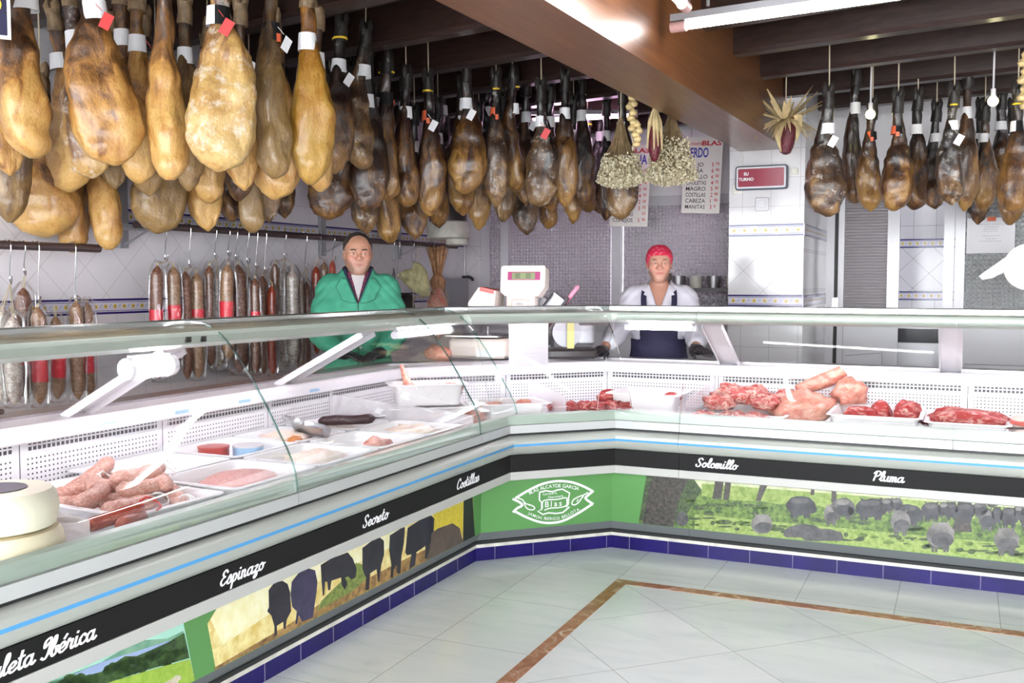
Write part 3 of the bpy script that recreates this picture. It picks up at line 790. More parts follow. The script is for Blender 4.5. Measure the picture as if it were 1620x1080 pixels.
lamp(cc, 'corner', -.05, .80, -.245, 1.195, .011)  # hidden tube, added to light the corner case
lamp(cr, 'right', -1.1, -.15, -.245, 1.195, .011); lamp(cr, 'right', .0, 1.9, -.245, 1.195, .011)  # unseen tubes behind the rail, added to light the right case
# dark square clips and small labels on the rails and ledges
for q in ((298, 537), (322, 536)):
    p = on_x(*q, BX - .08); MB().box(p, (.006, .022, .018)).build('rail_clip', 'rubber_black', cl)
for q in ((172, 671), (288, 651), (387, 634), (498, 617)):
    p = on_x(*q, BX - .537); MB().box(p, (.003, .07, .013)).build('ledge_label', 'tin_blue', cl)

# ------------------------------------------------------------------ writing on the black bands
def left_fn(off): return lambda u, v, d=0.0: Vector((BX + off + d, u, v))
def right_fn(off): return lambda u, v, d=0.0: Vector((u, BYC - off - d, v))
for w, a, b in (('Costillas', (722, 781), (757, 769)), ('Secreto', (573, 839), (613, 822)), ('Espinazo', (347, 934), (417, 903))):
    pa, pb = on_x(*a, BX + .231), on_x(*b, BX + .231)
    mb = MB(); script_word(mb, w, left_fn(.231), pa.y, pb.y, .500, .0215); mb.build('lettering', 'white_vinyl', ll)
pb = on_x(149, 1010, BX + .231); pa = on_x(0, 1071, BX + .231)
unit = (pb.y - pa.y) / sum(GL[c][0] for c in 'leta Ibérica')
mb = MB(); script_word(mb, 'Paleta Ibérica', left_fn(.231), pb.y - unit * sum(GL[c][0] for c in 'Paleta Ibérica'), pb.y, .499, .0225); mb.build('lettering', 'white_vinyl', ll)
for w, a, b in (('Solomillo', (1100, 739), (1166, 743)), ('Pluma', (1380, 762), (1429, 766))):
    pa, pb = on_y(*a, BYC - .231), on_y(*b, BYC - .231)
    mb = MB(); script_word(mb, w, right_fn(.231), pa.x, pb.x, .502, .022); mb.build('lettering', 'white_vinyl', lr)

# ------------------------------------------------------------------ printed pictures on the panels
def pm(name, c1, c2, scale=30): 
    m, nt, b = base_mat(name)
    f = noise_fac(nt, tex(nt), scale, 6, .65)
    nt.links.new(ramp(nt, f, [(.35, c1), (.65, c2)]), b.inputs['Base Color']); b.inputs['Roughness'].default_value = .35
pm('print_straw', (.70, .50, .12), (.92, .82, .42), 24); pm('print_straw_pale', (.88, .80, .42), (.95, .92, .66), 20); pm('print_soil', (.16, .08, .03), (.50, .30, .10), 34)
pm('print_cattle', (.012, .011, .018), (.03, .027, .045), 14); pm('print_cattle_blue', (.025, .022, .055), (.06, .05, .12), 10); pm('print_weed', (.10, .16, .04), (.30, .36, .08), 60)
pm('print_yellow', (.62, .46, .02), (.80, .66, .08), 60); pm('print_brownback', (.09, .06, .045), (.14, .10, .08), 14)
pm('print_sky', (.36, .70, .55), (.46, .76, .66), 4); pm('print_lake', (.26, .36, .60), (.38, .48, .74), 8); pm('print_tree', (.010, .035, .012), (.06, .13, .03), 50)
pm('print_hill_tree', (.03, .08, .02), (.10, .20, .05), 60); pm('print_meadow', (.24, .42, .04), (.40, .55, .08), 30); pm('print_hill', (.10, .28, .20), (.25, .46, .32), 12); pm('print_sheep', (.50, .44, .34), (.7, .64, .5), 40)
pm('print_grass_light', (.16, .25, .05), (.38, .46, .16), 40); pm('print_grass', (.03, .07, .018), (.21, .31, .08), 46); pm('print_bush', (.018, .035, .02), (.10, .14, .06), 70)
pm('print_bark', (.022, .020, .020), (.10, .085, .075), 60); pm('print_pig', (.045, .045, .05), (.13, .125, .13), 20); pm('print_pig_dark', (.018, .018, .024), (.065, .065, .075), 20); pm('print_pig_light', (.10, .095, .095), (.30, .28, .27), 9); pm('print_haze', (.46, .52, .26), (.74, .76, .52), 22)
PN = ['print_straw', 'print_straw_pale', 'print_soil', 'print_cattle', 'print_cattle_blue', 'print_weed', 'print_yellow', 'print_brownback', 'print_sky', 'print_lake', 'print_tree', 'print_meadow', 'print_hill', 'print_sheep',
      'print_grass_light', 'print_grass', 'print_bush', 'print_bark', 'print_pig', 'print_pig_dark', 'print_pig_light', 'print_haze', 'green_print', 'kick_black', 'print_hill_tree']
PI_ = {n: i for i, n in enumerate(PN)}
class Print:
    def __init__(self, kind, ox, oy, sc): self.mb = MB(); self.kind = kind; self.o = (ox, oy, sc); self.lv = 0
    def P(self, x, y, lv):
        ox, oy, sc = self.o; x = ox + x / sc; y = oy + y / sc
        d = .0395 + .00025 * lv
        p = on_x(x, y, BX + d) if self.kind == 'left' else on_y(x, y, BYC - d)
        z = min(max(p.z, .15), .455); k = .034 + (z - .148) * .0256 + .0006 + .0003 * lv
        return Vector((BX + k, p.y, z)) if self.kind == 'left' else Vector((p.x, BYC - k, z))
    def poly(self, pts, m, lv=1, smooth=0):
        if smooth: pts = [(q.x, q.y) for q in catmull([(a, b, 0) for a, b in pts], smooth, True)]
        self.mb.flat([self.P(a, b, lv) for a, b in pts], PI_[m])
    def blob(self, cx, cy, rx, ry, m, lv=2, n=18, seed=0, flat=0):
        r = random.Random(seed * 7 + int(cx)); pts = []
        for k in range(n):
            a = 2 * PI * k / n; q = 1 + r.uniform(-.06, .06)
            y = math.sin(a); 
            if flat and y > flat: y = flat
            pts.append((cx + rx * q * math.cos(a), cy + ry * q * y))
        self.poly(pts, m, lv)
# black cattle on straw (left run): outlines follow the print
p = Print('left', 400, 720, 3)
yt = -60
def band(x0, x1, top, bot, m, lv):
    p.poly([(x0, top(x0)), (x1, top(x1)), (x1, bot(x1)), (x0, bot(x0))], m, lv)
TOPL = lambda x: 640 - (x + 5) * .404
BOTL = lambda x: 935 - x * .508
p.poly([(-75, 560), (1040, 140), (1058, 405), (-170, 1025), (-215, 800)], 'print_straw', 1)
p.poly([(-75, 560), (700, 260), (690, 420), (330, 590), (-140, 900), (-200, 780)], 'print_straw_pale', 2)
p.poly([(-180, 1010), (0, 905), (180, 800), (330, 700), (520, 600), (700, 505), (860, 430), (1000, 395), (1058, 420), (-172, 1040)], 'print_soil', 2)
p.poly([(305, 740), (330, 690), (420, 600), (490, 510), (530, 520), (540, 590), (470, 650), (380, 700)], 'print_weed', 3)
cat = 'print_cattle'
p.poly([(75, 640), (100, 605), (140, 595), (165, 610), (178, 650), (185, 740), (165, 780), (160, 825), (150, 822), (148, 790), (118, 810), (120, 850), (108, 865), (106, 810), (90, 760), (70, 740), (78, 720)], cat, 4)
p.poly([(185, 600), (215, 560), (260, 535), (295, 545), (308, 600), (305, 650), (298, 700), (290, 770), (240, 790), (222, 760), (215, 800), (206, 802), (212, 740), (190, 720), (180, 660)], 'print_cattle_blue', 5)
p.poly([(322, 520), (370, 490), (450, 460), (475, 490), (495, 540), (490, 580), (470, 590), (455, 575), (440, 580), (452, 610), (440, 640), (425, 615), (420, 580), (375, 595), (370, 640), (360, 640), (355, 600), (345, 600), (342, 665), (335, 665), (328, 600)], cat, 4)
p.poly([(520, 440), (560, 408), (600, 388), (622, 405), (625, 470), (612, 520), (605, 600), (598, 600), (590, 540), (560, 560), (555, 640), (540, 640), (540, 580), (522, 540)], cat, 4)
p.poly([(650, 380), (700, 348), (722, 340), (718, 420), (708, 480), (705, 560), (690, 562), (685, 520), (672, 540), (670, 585), (658, 580), (660, 520), (648, 450)], cat, 4)
p.poly([(735, 345), (790, 308), (845, 285), (862, 300), (860, 370), (845, 420), (835, 490), (820, 492), (822, 430), (780, 460), (775, 520), (745, 545), (755, 470), (735, 475), (726, 462)], cat, 4)
p.poly([(858, 280), (1000, 220), (1000, 390), (985, 345), (950, 322), (880, 345), (860, 370)], 'print_yellow', 3)
p.poly([(850, 370), (880, 347), (950, 322), (985, 347), (995, 390), (1002, 412), (920, 455), (830, 500), (845, 425)], 'print_brownback', 5)
p.poly([(1000, 200), (1042, 190), (1058, 400), (1002, 415)], 'kick_black', 5)
# landscape print further left
p.o = (0, 800, 3.24)
p.poly([(-400, 1150), (250, 905), (600, 745), (940, 600), (1005, 895), (500, 1140)], 'print_sky', 1)
p.poly([(250, 905), (520, 800), (700, 690), (860, 680), (940, 640), (945, 720), (600, 860), (200, 960)], 'print_hill', 2)
p.poly([(280, 905), (520, 800), (700, 745), (870, 690), (880, 730), (640, 830), (350, 935)], 'print_lake', 3)
p.poly([(-50, 1000), (330, 900), (520, 850), (640, 770), (700, 770), (760, 745), (860, 700), (945, 650), (975, 780), (760, 840), (560, 905), (300, 970)], 'print_tree', 4)
r = random.Random(3)
for k in range(60):
    x = r.uniform(120, 960); y = 985 - (x - 120) * .285 + r.uniform(-34, 26); p.blob(x, y, r.uniform(12, 40), r.uniform(10, 26), 'print_tree' if k % 3 else 'print_hill_tree', 4, 12, k)
p.poly([(-400, 1200), (400, 960), (560, 905), (760, 845), (978, 785), (1005, 895), (500, 1140)], 'print_meadow', 5)
p.poly([(850, 905), (890, 885), (905, 868), (930, 870), (935, 890), (920, 895), (915, 925), (850, 930)], 'print_sheep', 6)
p.mb.build('printed_photo', PN, pl_)
# grazing pigs under oaks (right run)
q = Print('right', 980, 680, 2.531); p = q
L0, L1 = 60, 3600
def yl(x, f): return (165 + x * .0745) * (1 - f) + (360 + x * .1005) * f
def strip(f0, f1, m, lv, x0=75, x1=3400, wob=0, seed=1):
    r = random.Random(seed); xs = [x0 + (x1 - x0) * k / 40 for k in range(41)]
    p.poly([(x, yl(x, f0)) for x in xs] + [(x, yl(x, f1 + (r.uniform(-wob, wob)))) for x in reversed(xs)], m, lv)
strip(-.05, 1.2, 'print_grass', 1); strip(-.05, .26, 'print_haze', 2, wob=.06); strip(.12, .36, 'print_grass_light', 3, 330, 3400, .05, 4); strip(.74, 1.2, 'print_grass_light', 2, 300, 3400, .05, 5)
r = random.Random(5)
for k in range(150):
    x = r.uniform(280, 1740); f = r.choice([r.uniform(.4, .7), r.uniform(.78, .96)]); p.blob(x, yl(x, f), r.uniform(8, 34), r.uniform(3, 11), r.choice(['print_bush', 'print_bush', 'print_grass']), 3, 12, k)
p.poly([(100, 172), (290, 186), (330, 240), (250, 365), (75, 362)], 'print_bush', 3)
p.poly([(0, 150), (112, 160), (75, 380), (-6, 375)], 'green_print', 4)
p.poly([(145, 165), (285, 175), (258, 235), (238, 280), (222, 340), (215, 390), (90, 385), (105, 300), (115, 240)], 'print_bark', 5)
for pts in ([(385, 190), (420, 190), (408, 275), (372, 275)], [(425, 190), (450, 190), (438, 280), (415, 280)], [(568, 205), (600, 205), (565, 283), (545, 283)], [(768, 220), (782, 220), (780, 260), (765, 260)], [(850, 225), (868, 225), (870, 290), (848, 290)], [(1355, 262), (1412, 265), (1398, 330), (1412, 410), (1330, 405), (1352, 330)], [(1460, 280), (1475, 282), (1490, 300), (1520, 285), (1530, 295), (1495, 310), (1478, 308)]):
    p.poly(pts, 'print_bark', 4)
def pig(x, y, rx, ry, m='print_pig', legs=1, lv=5, head=0):
    if legs:
        for k in (-.55, -.3, .3, .52): p.poly([(x + k * rx - .17 * rx, y + .4 * ry), (x + k * rx + .17 * rx, y + .4 * ry), (x + k * rx + .08 * rx, y + 1.34 * ry), (x + k * rx - .08 * rx, y + 1.34 * ry)], m if m != 'print_pig_light' else 'print_pig', lv)
    p.blob(x, y, rx, ry, m, lv + 1, 20, int(x + y))
    dn = {'print_pig_light': 'print_pig', 'print_pig': 'print_pig_dark'}.get(m); up = {'print_pig': 'print_pig_light', 'print_pig_dark': 'print_pig'}.get(m, None)
    if dn: p.blob(x + .12 * rx, y + .38 * ry, rx * .82, ry * .58, dn, lv + 2, 16, int(x))
    if up: p.blob(x - .05 * rx, y - .52 * ry, rx * .62, ry * .30, up, lv + 2, 14, int(y))
    if not head:
        for e in (-.45, .45): p.poly([(x + e * rx - .16 * rx, y - .82 * ry), (x + e * rx * 1.5, y - 1.12 * ry), (x + e * rx + .16 * rx, y - .78 * ry)], m, lv + 2)
    if head: p.blob(x + head * rx * .85, y + .35 * ry, rx * .32, ry * .5, m, lv + 2, 12, 3)
pig(725, 303, 60, 38, 'print_pig_dark', head=.9); pig(895, 308, 48, 38, 'print_pig', head=.8); pig(847, 335, 30, 36, 'print_pig_light'); pig(1008, 312, 66, 38, 'print_pig_dark'); pig(1070, 300, 30, 26, 'print_pig'); pig(1108, 295, 26, 24); pig(1155, 335, 58, 38, 'print_pig_dark', head=.9)
pig(1250, 322, 42, 34, 'print_pig_dark'); pig(1300, 315, 24, 28); pig(1330, 318, 26, 32, 'print_pig_dark'); pig(1385, 325, 40, 36, 'print_pig_dark'); pig(1445, 315, 30, 28); pig(1470, 352, 32, 40, 'print_pig'); pig(1512, 340, 22, 32, 'print_pig_dark'); pig(1562, 345, 38, 36, 'print_pig_dark'); pig(1600, 330, 24, 30); pig(1630, 350, 30, 34, 'print_pig_dark')
pig(1125, 365, 40, 44, 'print_pig_light', 1, 8); pig(570, 376, 44, 40, 'print_pig_light', 0, 8); pig(1285, 420, 55, 52, 'print_pig_light', 1, 8); pig(1550, 440, 50, 48, 'print_pig_light', 1, 8)
p.blob(735, 412, 78, 36, 'print_pig', 8, 22, 1, .5); p.blob(812, 428, 84, 34, 'print_pig', 9, 22, 2, .5); p.blob(250, 356, 26, 30, 'print_pig', 8, 16, 3)
pig(1750, 370, 60, 45); pig(1900, 390, 70, 50, 'print_pig_light'); pig(2100, 400, 70, 50)
q.mb.build('printed_photo', PN, pr_)
# corner panel: print of the right picture starts with a green strip, so the corner stays plain green with the emblem
o, t, n = run_frame('corner', 0)
def corner_fn(u, v, d=0.0):
    k = .0346 + (v - .148) * .0256 + .0006 + d
    return o + t * u + n * k + Vector((0, 0, v))
eu = lambda q: (lambda v: ((v - o).dot(t), v.z))((lambda d: EYE + d * ((o - EYE + n * .04).dot(n) / d.dot(n)))(ray(*q)))
mb = MB()
def E(x, y):                         # emblem drawing units -> panel
    a = eu((790 + x / 9.53, 745 + y / 9.53)); return a
def line(pts, w, smooth=5, closed=False, d=.0004):
    P = catmull([(x, y, 0) for x, y in pts], smooth, closed) if smooth else [Vector((x, y, 0)) for x, y in pts]
    n_ = len(P); L, Q = [], []
    for i, c in enumerate(P):
        if closed: tt = P[(i + 1) % n_] - P[i - 1]
        else: tt = P[min(i + 1, n_ - 1)] - P[max(i - 1, 0)]
        tt.normalize(); nn = Vector((-tt.y, tt.x, 0)) * w / 2
        L.append(c + nn); Q.append(c - nn)
    vs = [corner_fn(*E(c.x, c.y), d) for c in L + Q]
    m_ = n_ if closed else n_ - 1
    mb.add(vs, [(i, (i + 1) % n_, n_ + (i + 1) % n_, n_ + i) for i in range(m_)], 0)
line([(240, 410), (420, 300), (640, 195), (860, 150), (1080, 165), (1280, 235), (1400, 300)], 36)
line([(240, 610), (420, 700), (620, 770), (800, 782), (980, 745), (1200, 630), (1400, 500)], 36)
line([(200, 418), (300, 465), (345, 505), (330, 530), (270, 560), (205, 622)], 36, 4); line([(1420, 295), (1330, 370), (1300, 405), (1330, 440), (1420, 500)], 36, 4)
line([(600, 320), (700, 295), (800, 310), (870, 285), (950, 270), (1060, 330), (1045, 400), (1040, 500), (1010, 545), (1060, 540), (960, 625), (860, 640), (740, 630), (660, 655), (580, 605), (640, 580), (640, 470), (605, 440), (605, 330)], 22, 0)
line([(650, 560), (655, 460), (720, 435), (880, 425), (1000, 400), (1020, 440), (1010, 520), (900, 550), (760, 560), (680, 590)], 18, 3)
line([(275, 405), (345, 430), (400, 490), (470, 510), (530, 545), (520, 580), (450, 580), (400, 540), (370, 470)], 18, 4); line([(430, 495), (460, 520)], 14, 0)
line([(1340, 320), (1270, 360), (1200, 385), (1120, 430), (1095, 490), (1130, 510), (1190, 480), (1240, 410), (1270, 375)], 18, 4); line([(1190, 420), (1170, 465)], 14, 0)
def arc_text(s, pts, size, sq=1.0):
    P = catmull([(x, y, 0) for x, y in pts], 12); seg = [0]
    for a, b in zip(P, P[1:]): seg.append(seg[-1] + (b - a).length)
    ws = [text_polys(ch, size, .008, .12 if s == 'Blas' else 0)[2] if ch != ' ' else size * .3 for ch in s]; gap = (seg[-1] - sum(ws)) / (len(s) - 1); cur = 0
    for ch, w in zip(s, ws):
        c = cur + w / 2; i = max(j for j in range(len(seg)) if seg[j] <= c + 1e-6); i = min(i, len(P) - 2)
        f = (c - seg[i]) / (seg[i + 1] - seg[i]); p0 = P[i].lerp(P[i + 1], f); tt = (P[i + 1] - P[i]).normalized(); up = Vector((tt.y, -tt.x, 0))
        if ch != ' ':
            vs, fs, _ = text_polys(ch, size, .008, .12 if s == 'Blas' else 0)
            mb.add([corner_fn(*E(*(p0 + tt * (a - w / 2) + up * b).xy), .0006) for a, b in vs], fs, 0)
        cur += w + gap
arc_text('BLAS ALCAYDE GARCIA', [(455, 350), (625, 284), (820, 246), (1010, 250), (1195, 290)], 74)
arc_text('JAMON IBERICO BELLOTA', [(430, 650), (600, 720), (780, 738), (960, 715), (1215, 590)], 62)
arc_text('Carnicería', [(655, 366), (870, 342)], 50); arc_text('Charcutería', [(735, 412), (965, 386)], 48); arc_text('Blas', [(690, 545), (945, 520)], 120)
mb.build('emblem', 'white_vinyl', pc_)
# ------------------------------------------------------------------ hams
def ham_mesh(seed, kind):
    """a cured ham hung by the shank: origin at the hoof tip, hanging along -Z; broad in X, cut face towards -Y; length 1"""
    r = random.Random(seed)
    if kind == 'wide':
        prof = [(0, .040, .036), (.08, .046, .040), (.16, .050, .046), (.24, .058, .052), (.32, .080, .064), (.42, .112, .082), (.52, .138, .098), (.62, .156, .110), (.72, .165, .114), (.81, .160, .106), (.89, .136, .088), (.95, .096, .062), (.985, .055, .038), (1.0, .02, .018)]
    elif kind == 'slim':
        prof = [(0, .040, .036), (.08, .042, .038), (.16, .044, .042), (.26, .052, .052), (.36, .068, .066), (.48, .088, .084), (.60, .102, .096), (.72, .110, .102), (.82, .110, .100), (.90, .100, .090), (.96, .075, .066), (1.0, .025, .025)]
    else:
        prof = [(0, .040, .036), (.10, .044, .040), (.20, .050, .046), (.30, .066, .056), (.40, .092, .072), (.50, .114, .086), (.60, .130, .094), (.70, .138, .096), (.79, .134, .090), (.87, .114, .076), (.94, .078, .052), (.985, .04, .03), (1.0, .015, .015)]
    lean = r.uniform(-.03, .03); bow = r.uniform(-.02, .04); side = r.choice((-1, 1)) * r.uniform(.2, .5)
    SEG, RG = 36, 44; rings = []
    def at(t):
        for (a, wa, da), (b, wb, db) in zip(prof, prof[1:]):
            if t <= b:
                k = (t - a) / (b - a); k = k * k * (3 - 2 * k); return wa + (wb - wa) * k, da + (db - da) * k
        return prof[-1][1:]
    ph = Vector((r.uniform(0, 50), r.uniform(0, 50), r.uniform(0, 50)))
    for i in range(RG + 1):
        t = i / RG; t = t if t < .9 else .9 + (t - .9) * 1.0
        w, d = at(t); cx = lean * math.sin(t * PI) + side * .05 * max(0, t - .4); cy = bow * math.sin(t * PI * 1.2)
        ring = []
        for k in range(SEG):
            a = 2 * PI * k / SEG; c, s = math.cos(a), math.sin(a)
            sc, ss = math.copysign(abs(c) ** .86, c), math.copysign(abs(s) ** .9, s)
            x = cx + w * sc; y = cy + d * ss
            if s < 0 and t > .45: y = cy + d * ss * (1 - .22 * math.sin(min(1, (t - .45) / .5) * PI) * (1 - abs(c)))   # flatter cut face
            p = Vector((x, y, -t))
            nv = noise.noise(p * 6 + ph) * .024 + noise.noise(Vector((p.x * 15, p.y * 15, p.z * 8)) + ph) * .013 - max(0, .25 - abs(noise.noise(Vector((p.x * 13, p.y * 13, p.z * 5)) + ph * 2))) * .035
            q = min(1, t * 3 + .25)
            dirv = Vector((c, s, 0)); p += dirv * nv * q
            ring.append(p)
        rings.append(ring)
    mb = MB(); mb.loft(rings, True, True)
    return mb
def hoof_mesh(mi_name):
    mb = MB()
    mb.tube([(0, 0, -.02), (.004, -.004, .03), (.0, -.010, .07)], [.038, .036, .030], 12)
    for s in (-1, 1): mb.tube([(s * .014, -.008, .045), (s * .022, -.014, .09), (s * .024, -.010, .118)], [.021, .021, .007], 8)
    mb.tube([(0, .03, .02), (.0, .042, .05)], [.012, .006], 6)
    return mb.mesh('hoof', mi_name, True)
KINDS = [('wide', 3), ('mid', 4), ('slim', 3)]
HAMV = {}
for kd, n in KINDS:
    for i in range(n): HAMV[kd, i] = ham_mesh(100 + i * 17 + len(kd), kd)
HAM_CACHE = {}
def hm(kd, i, m):
    key = (kd, i, m)
    if key not in HAM_CACHE: HAM_CACHE[key] = HAMV[kd, i].mesh('ham', m, 'all')
    return HAM_CACHE[key]
HOOF_D, HOOF_T = hoof_mesh('hoof_black'), hoof_mesh('hoof_tan')
def band_mesh(m0, m1, h=.075):
    mb = MB(); n = 20
    for k in range(n):
        a0, a1 = 2 * PI * k / n, 2 * PI * (k + 1) / n
        q = 0 if (k // 7) % 2 == 0 else 1
        mb.add([(rr * math.cos(a), rr * .93 * math.sin(a), z) for a, z, rr in ((a0, -.13 - h, .0565), (a1, -.13 - h, .0565), (a1, -.13, .0505), (a0, -.13, .0505))], [(0, 1, 2, 3)], q)
    return mb.mesh('label_band', [m0, m1])
BAND = {'w': band_mesh('paper_white', 'paper_white'), 'k': band_mesh('label_black', 'label_black'), 'kw': band_mesh('label_black', 'paper_white'), 'kr': band_mesh('label_black', 'tag_orange', .06)}
TAGM = {}
for nm, m_ in (('t', 'paper_white'), ('r', 'tag_red')):
    mb = MB(); mb.box((0, 0, 0), (.040, .0015, .064), 0, M=Matrix.Translation((.03, -.058, -.22)) @ Matrix.Rotation(.5, 4, 'Y')); mb.tube([(.0, -.04, -.15), (.02, -.055, -.18)], .0015, 5); TAGM[nm] = mb.mesh('hanging_tag', m_)
mb = MB(); mb.tube([(.046 * math.cos(a), .044 * math.sin(a), -.01) for a in [2 * PI * k / 16 for k in range(17)]], .006, 6); RINGM = mb.mesh('yellow_ring', 'tag_yellow')
SEAL = MB().box((0, -.056, -.195), (.030, .002, .034)).mesh('red_seal', 'tag_orange')
ham_n = [0]
BASEW = {'wide': .33, 'mid': .276, 'slim': .22}
from mathutils.bvhtree import BVHTree
PLACED = []
def ham(px, yb, d, wpx, kind, m, label, group, top=None, L=.78, rot=0.0, extra='w', tilt=0.0, hoof=None):
    i = ham_n[0] % dict(KINDS)[kind]; ham_n[0] += 1
    flip = -1 if ham_n[0] % 2 else 1
    best = None; L0 = L
    for step in range(16):                 # hang it a little further back until it is clear of its neighbours
        dd = d + .06 * step; bottom = at_depth(px, yb, dd); L = L0
        if top is not None: L = min(.86, max(.6, (yb - top) / FPX * dd))
        z1 = min(bottom.z + L, 2.74); L = z1 - bottom.z; s = wpx / FPX * dd / BASEW[kind]
        if bottom.x - .13 * s < WX + .03: break
        M = Matrix.Translation((bottom.x, bottom.y, z1)) @ Euler((0, tilt, math.atan2(-bottom.x, bottom.y) + rot)).to_matrix().to_4x4() @ Matrix.Diagonal((s * flip, max(.8, min(1.1, s)) * .95, L, 1))
        mbv = HAMV[kind, i]; vs = [M @ Vector(v) for v in mbv.v]
        lo = [min(v[q] for v in vs) for q in range(3)]; hi = [max(v[q] for v in vs) for q in range(3)]
        bv = BVHTree.FromPolygons(vs, mbv.f); hits = 0
        for l2, h2, b2 in PLACED:
            if all(lo[q] < h2[q] and l2[q] < hi[q] for q in range(3)):
                hits += len(bv.overlap(b2))
                if best and hits >= best[0]: break
        if best is None or hits < best[0]: best = (hits, dd, bottom, L, z1, s, lo, hi, bv)
        if hits == 0: break
    hits, dd, bottom, L, z1, s, lo, hi, bv = best; PLACED.append((lo, hi, bv))
    if hits: print('ham still touching', label, hits)
    r = thing('cured_ham', label, 'ham', (bottom.x, bottom.y, z1), 0, group)
    r.rotation_euler = (0, tilt, math.atan2(-bottom.x, bottom.y) + rot)
    ys = max(.8, min(1.1, s)) * .95
    b = put('ham', hm(kind, i, m), r); b.scale = (s * flip, ys, L)
    dk = m.startswith('ham_dark') or m == 'ham_amber'
    h = put('hoof', HOOF_D if dk else HOOF_T, r); h.scale = (1.15 * max(.8, s), 1.1, 1.1)
    k = L / .78
    for ch in extra:
        if ch in 'wkKO':
            me = BAND[{'w': 'w', 'k': 'k', 'K': 'kw', 'O': 'kr'}[ch]]
            o_ = put('label_band', me, r); o_.scale = (s * 1.02, ys * 1.03, k)
            if ch in 'kO': put('red_seal', SEAL, o_)
        elif ch == 't': put('hanging_tag', TAGM['t'], r)
        elif ch == 'r': put('hanging_tag', TAGM['r'], r)
        elif ch == 'y': o_ = put('yellow_ring', RINGM, r); o_.scale = (s, 1, 1)
    rp = MB(); rp.tube([(0, .0, .02), (0.004, .0, .10), (0, 0, CZ - z1)], .004, 5); rp.build('rope', 'string', r, world=False)
    return r
G1 = 'golden hams over the sausage counter'; G2 = 'dark hams in the middle of the shop'; G3 = 'dark hams by the doors on the right'
LG, LM, LGR, LY, D, DM, AM = 'ham_golden', 'ham_golden_mold', 'ham_grey', 'ham_yellow', 'ham_dark', 'ham_dark_mold', 'ham_amber'
for a in [
 (47, 250, 3.95, 78, 'slim', LG, 'smooth long golden ham at the front, beside the dark sign board', dict(rot=.3)),
 (150, 262, 4.0, 112, 'wide', LG, 'broadest plain golden ham leaning left in the front row', dict(tilt=-.09, rot=.1, extra='wr')),
 (222, 290, 4.45, 52, 'slim', LG, 'narrow orange-brown ham under white label with red tag in the front row', dict(rot=1.2, extra='wr')),
 (268, 285, 4.1, 58, 'slim', LG, 'narrow golden ham just left of the mouldy broad ham', dict(rot=.9, extra='')),
 (350, 272, 4.0, 112, 'wide', LM, 'broad golden ham with white mould on its face and black and white label', dict(rot=0, extra='Kr')),
 (433, 282, 4.25, 55, 'slim', LGR, 'greyish slim ham with black red-sealed label', dict(rot=.7, extra='kt')),
 (489, 292, 4.3, 73, 'mid', LY, 'golden-yellow ham at the right end of the front row', dict(rot=.2, extra='w')),
 (12, 278, 4.25, 62, 'mid', LG, 'golden ham cut by the photo edge, behind the dark sign board', dict(rot=.4)),
 (118, 284, 4.45, 92, 'wide', LM, 'mould-flecked ham hanging behind and left of the broadest plain ham', dict(rot=-.5, tilt=-.12)),
 (96, 305, 4.75, 96, 'wide', LG, 'brown ham showing below the mould-flecked ham, second row', dict(rot=-.7, tilt=-.1)),
 (196, 274, 4.45, 58, 'mid', LG, 'ham with rosy end peeping out right of the broadest plain ham', dict(rot=.8, tilt=-.05)),
 (180, 299, 4.85, 56, 'mid', LGR, 'small grey rounded ham bottom under the rosy-ended ham', dict(rot=.2)),
 (233, 311, 4.8, 60, 'mid', LGR, 'grey-brown ham below the narrow orange-brown ham', dict(rot=.3)),
 (297, 302, 4.6, 62, 'mid', LGR, 'dull brown ham below the narrow golden ham', dict(rot=.3)),
 (333, 322, 4.95, 44, 'slim', LG, 'small golden ham end hanging below the mouldy broad ham', dict(rot=.9)),
 (384, 302, 4.65, 54, 'mid', LG, 'golden ham in second row between mouldy ham and greyish slim ham', dict(rot=.2, extra='wt')),
 (438, 316, 4.75, 84, 'wide', LG, 'pale golden ham with folded end below the greyish slim ham', dict(rot=-.3, extra='O')),
 (505, 303, 4.75, 44, 'slim', LG, 'brown ham showing behind the golden-yellow ham', dict(rot=.3, extra='w')),
 (14, 352, 4.5, 62, 'mid', LGR, 'dark grey-brown ham at the left photo edge, lowest row', dict(rot=.2)),
 (70, 376, 4.65, 112, 'wide', LG, 'big brown ham with creased face in the lowest row at left', dict(rot=-.2, L=.72)),
 (124, 400, 4.75, 48, 'slim', LG, 'golden pointed ham hanging lowest, over the end of the sausage rail', dict(rot=1.0, tilt=.05)),
 (170, 395, 4.95, 42, 'slim', LG, 'straight narrow ham left of the wall bracket, lowest row', dict(rot=1.3)),
 (252, 370, 5.15, 88, 'wide', LGR, 'round brown ham right of the wall bracket, lowest row', dict(rot=.1)),
 (326, 366, 5.35, 54, 'mid', LG, 'brown ham over the wall sausage rail, lowest row', dict(rot=.3)),
 (364, 351, 5.6, 36, 'slim', D, 'small reddish dark ham beside the pointed ham tip', dict(rot=.2)),
 (398, 368, 5.5, 24, 'slim', LGR, 'thin ham tapering to a curved point above the sausage rail', dict(rot=1.4)),
 (376, 318, 5.15, 56, 'mid', D, 'blackish ham below the second-row golden ham', dict(rot=.3)),
 (424, 352, 5.7, 44, 'mid', DM, 'black mouldy ham behind the pale folded ham', dict(rot=.2)),
 (449, 346, 6.0, 40, 'mid', D, 'dark red ham bottom right of the black mouldy ham', dict(rot=.1))]:
    ham(*a[:7], G1, **a[7])
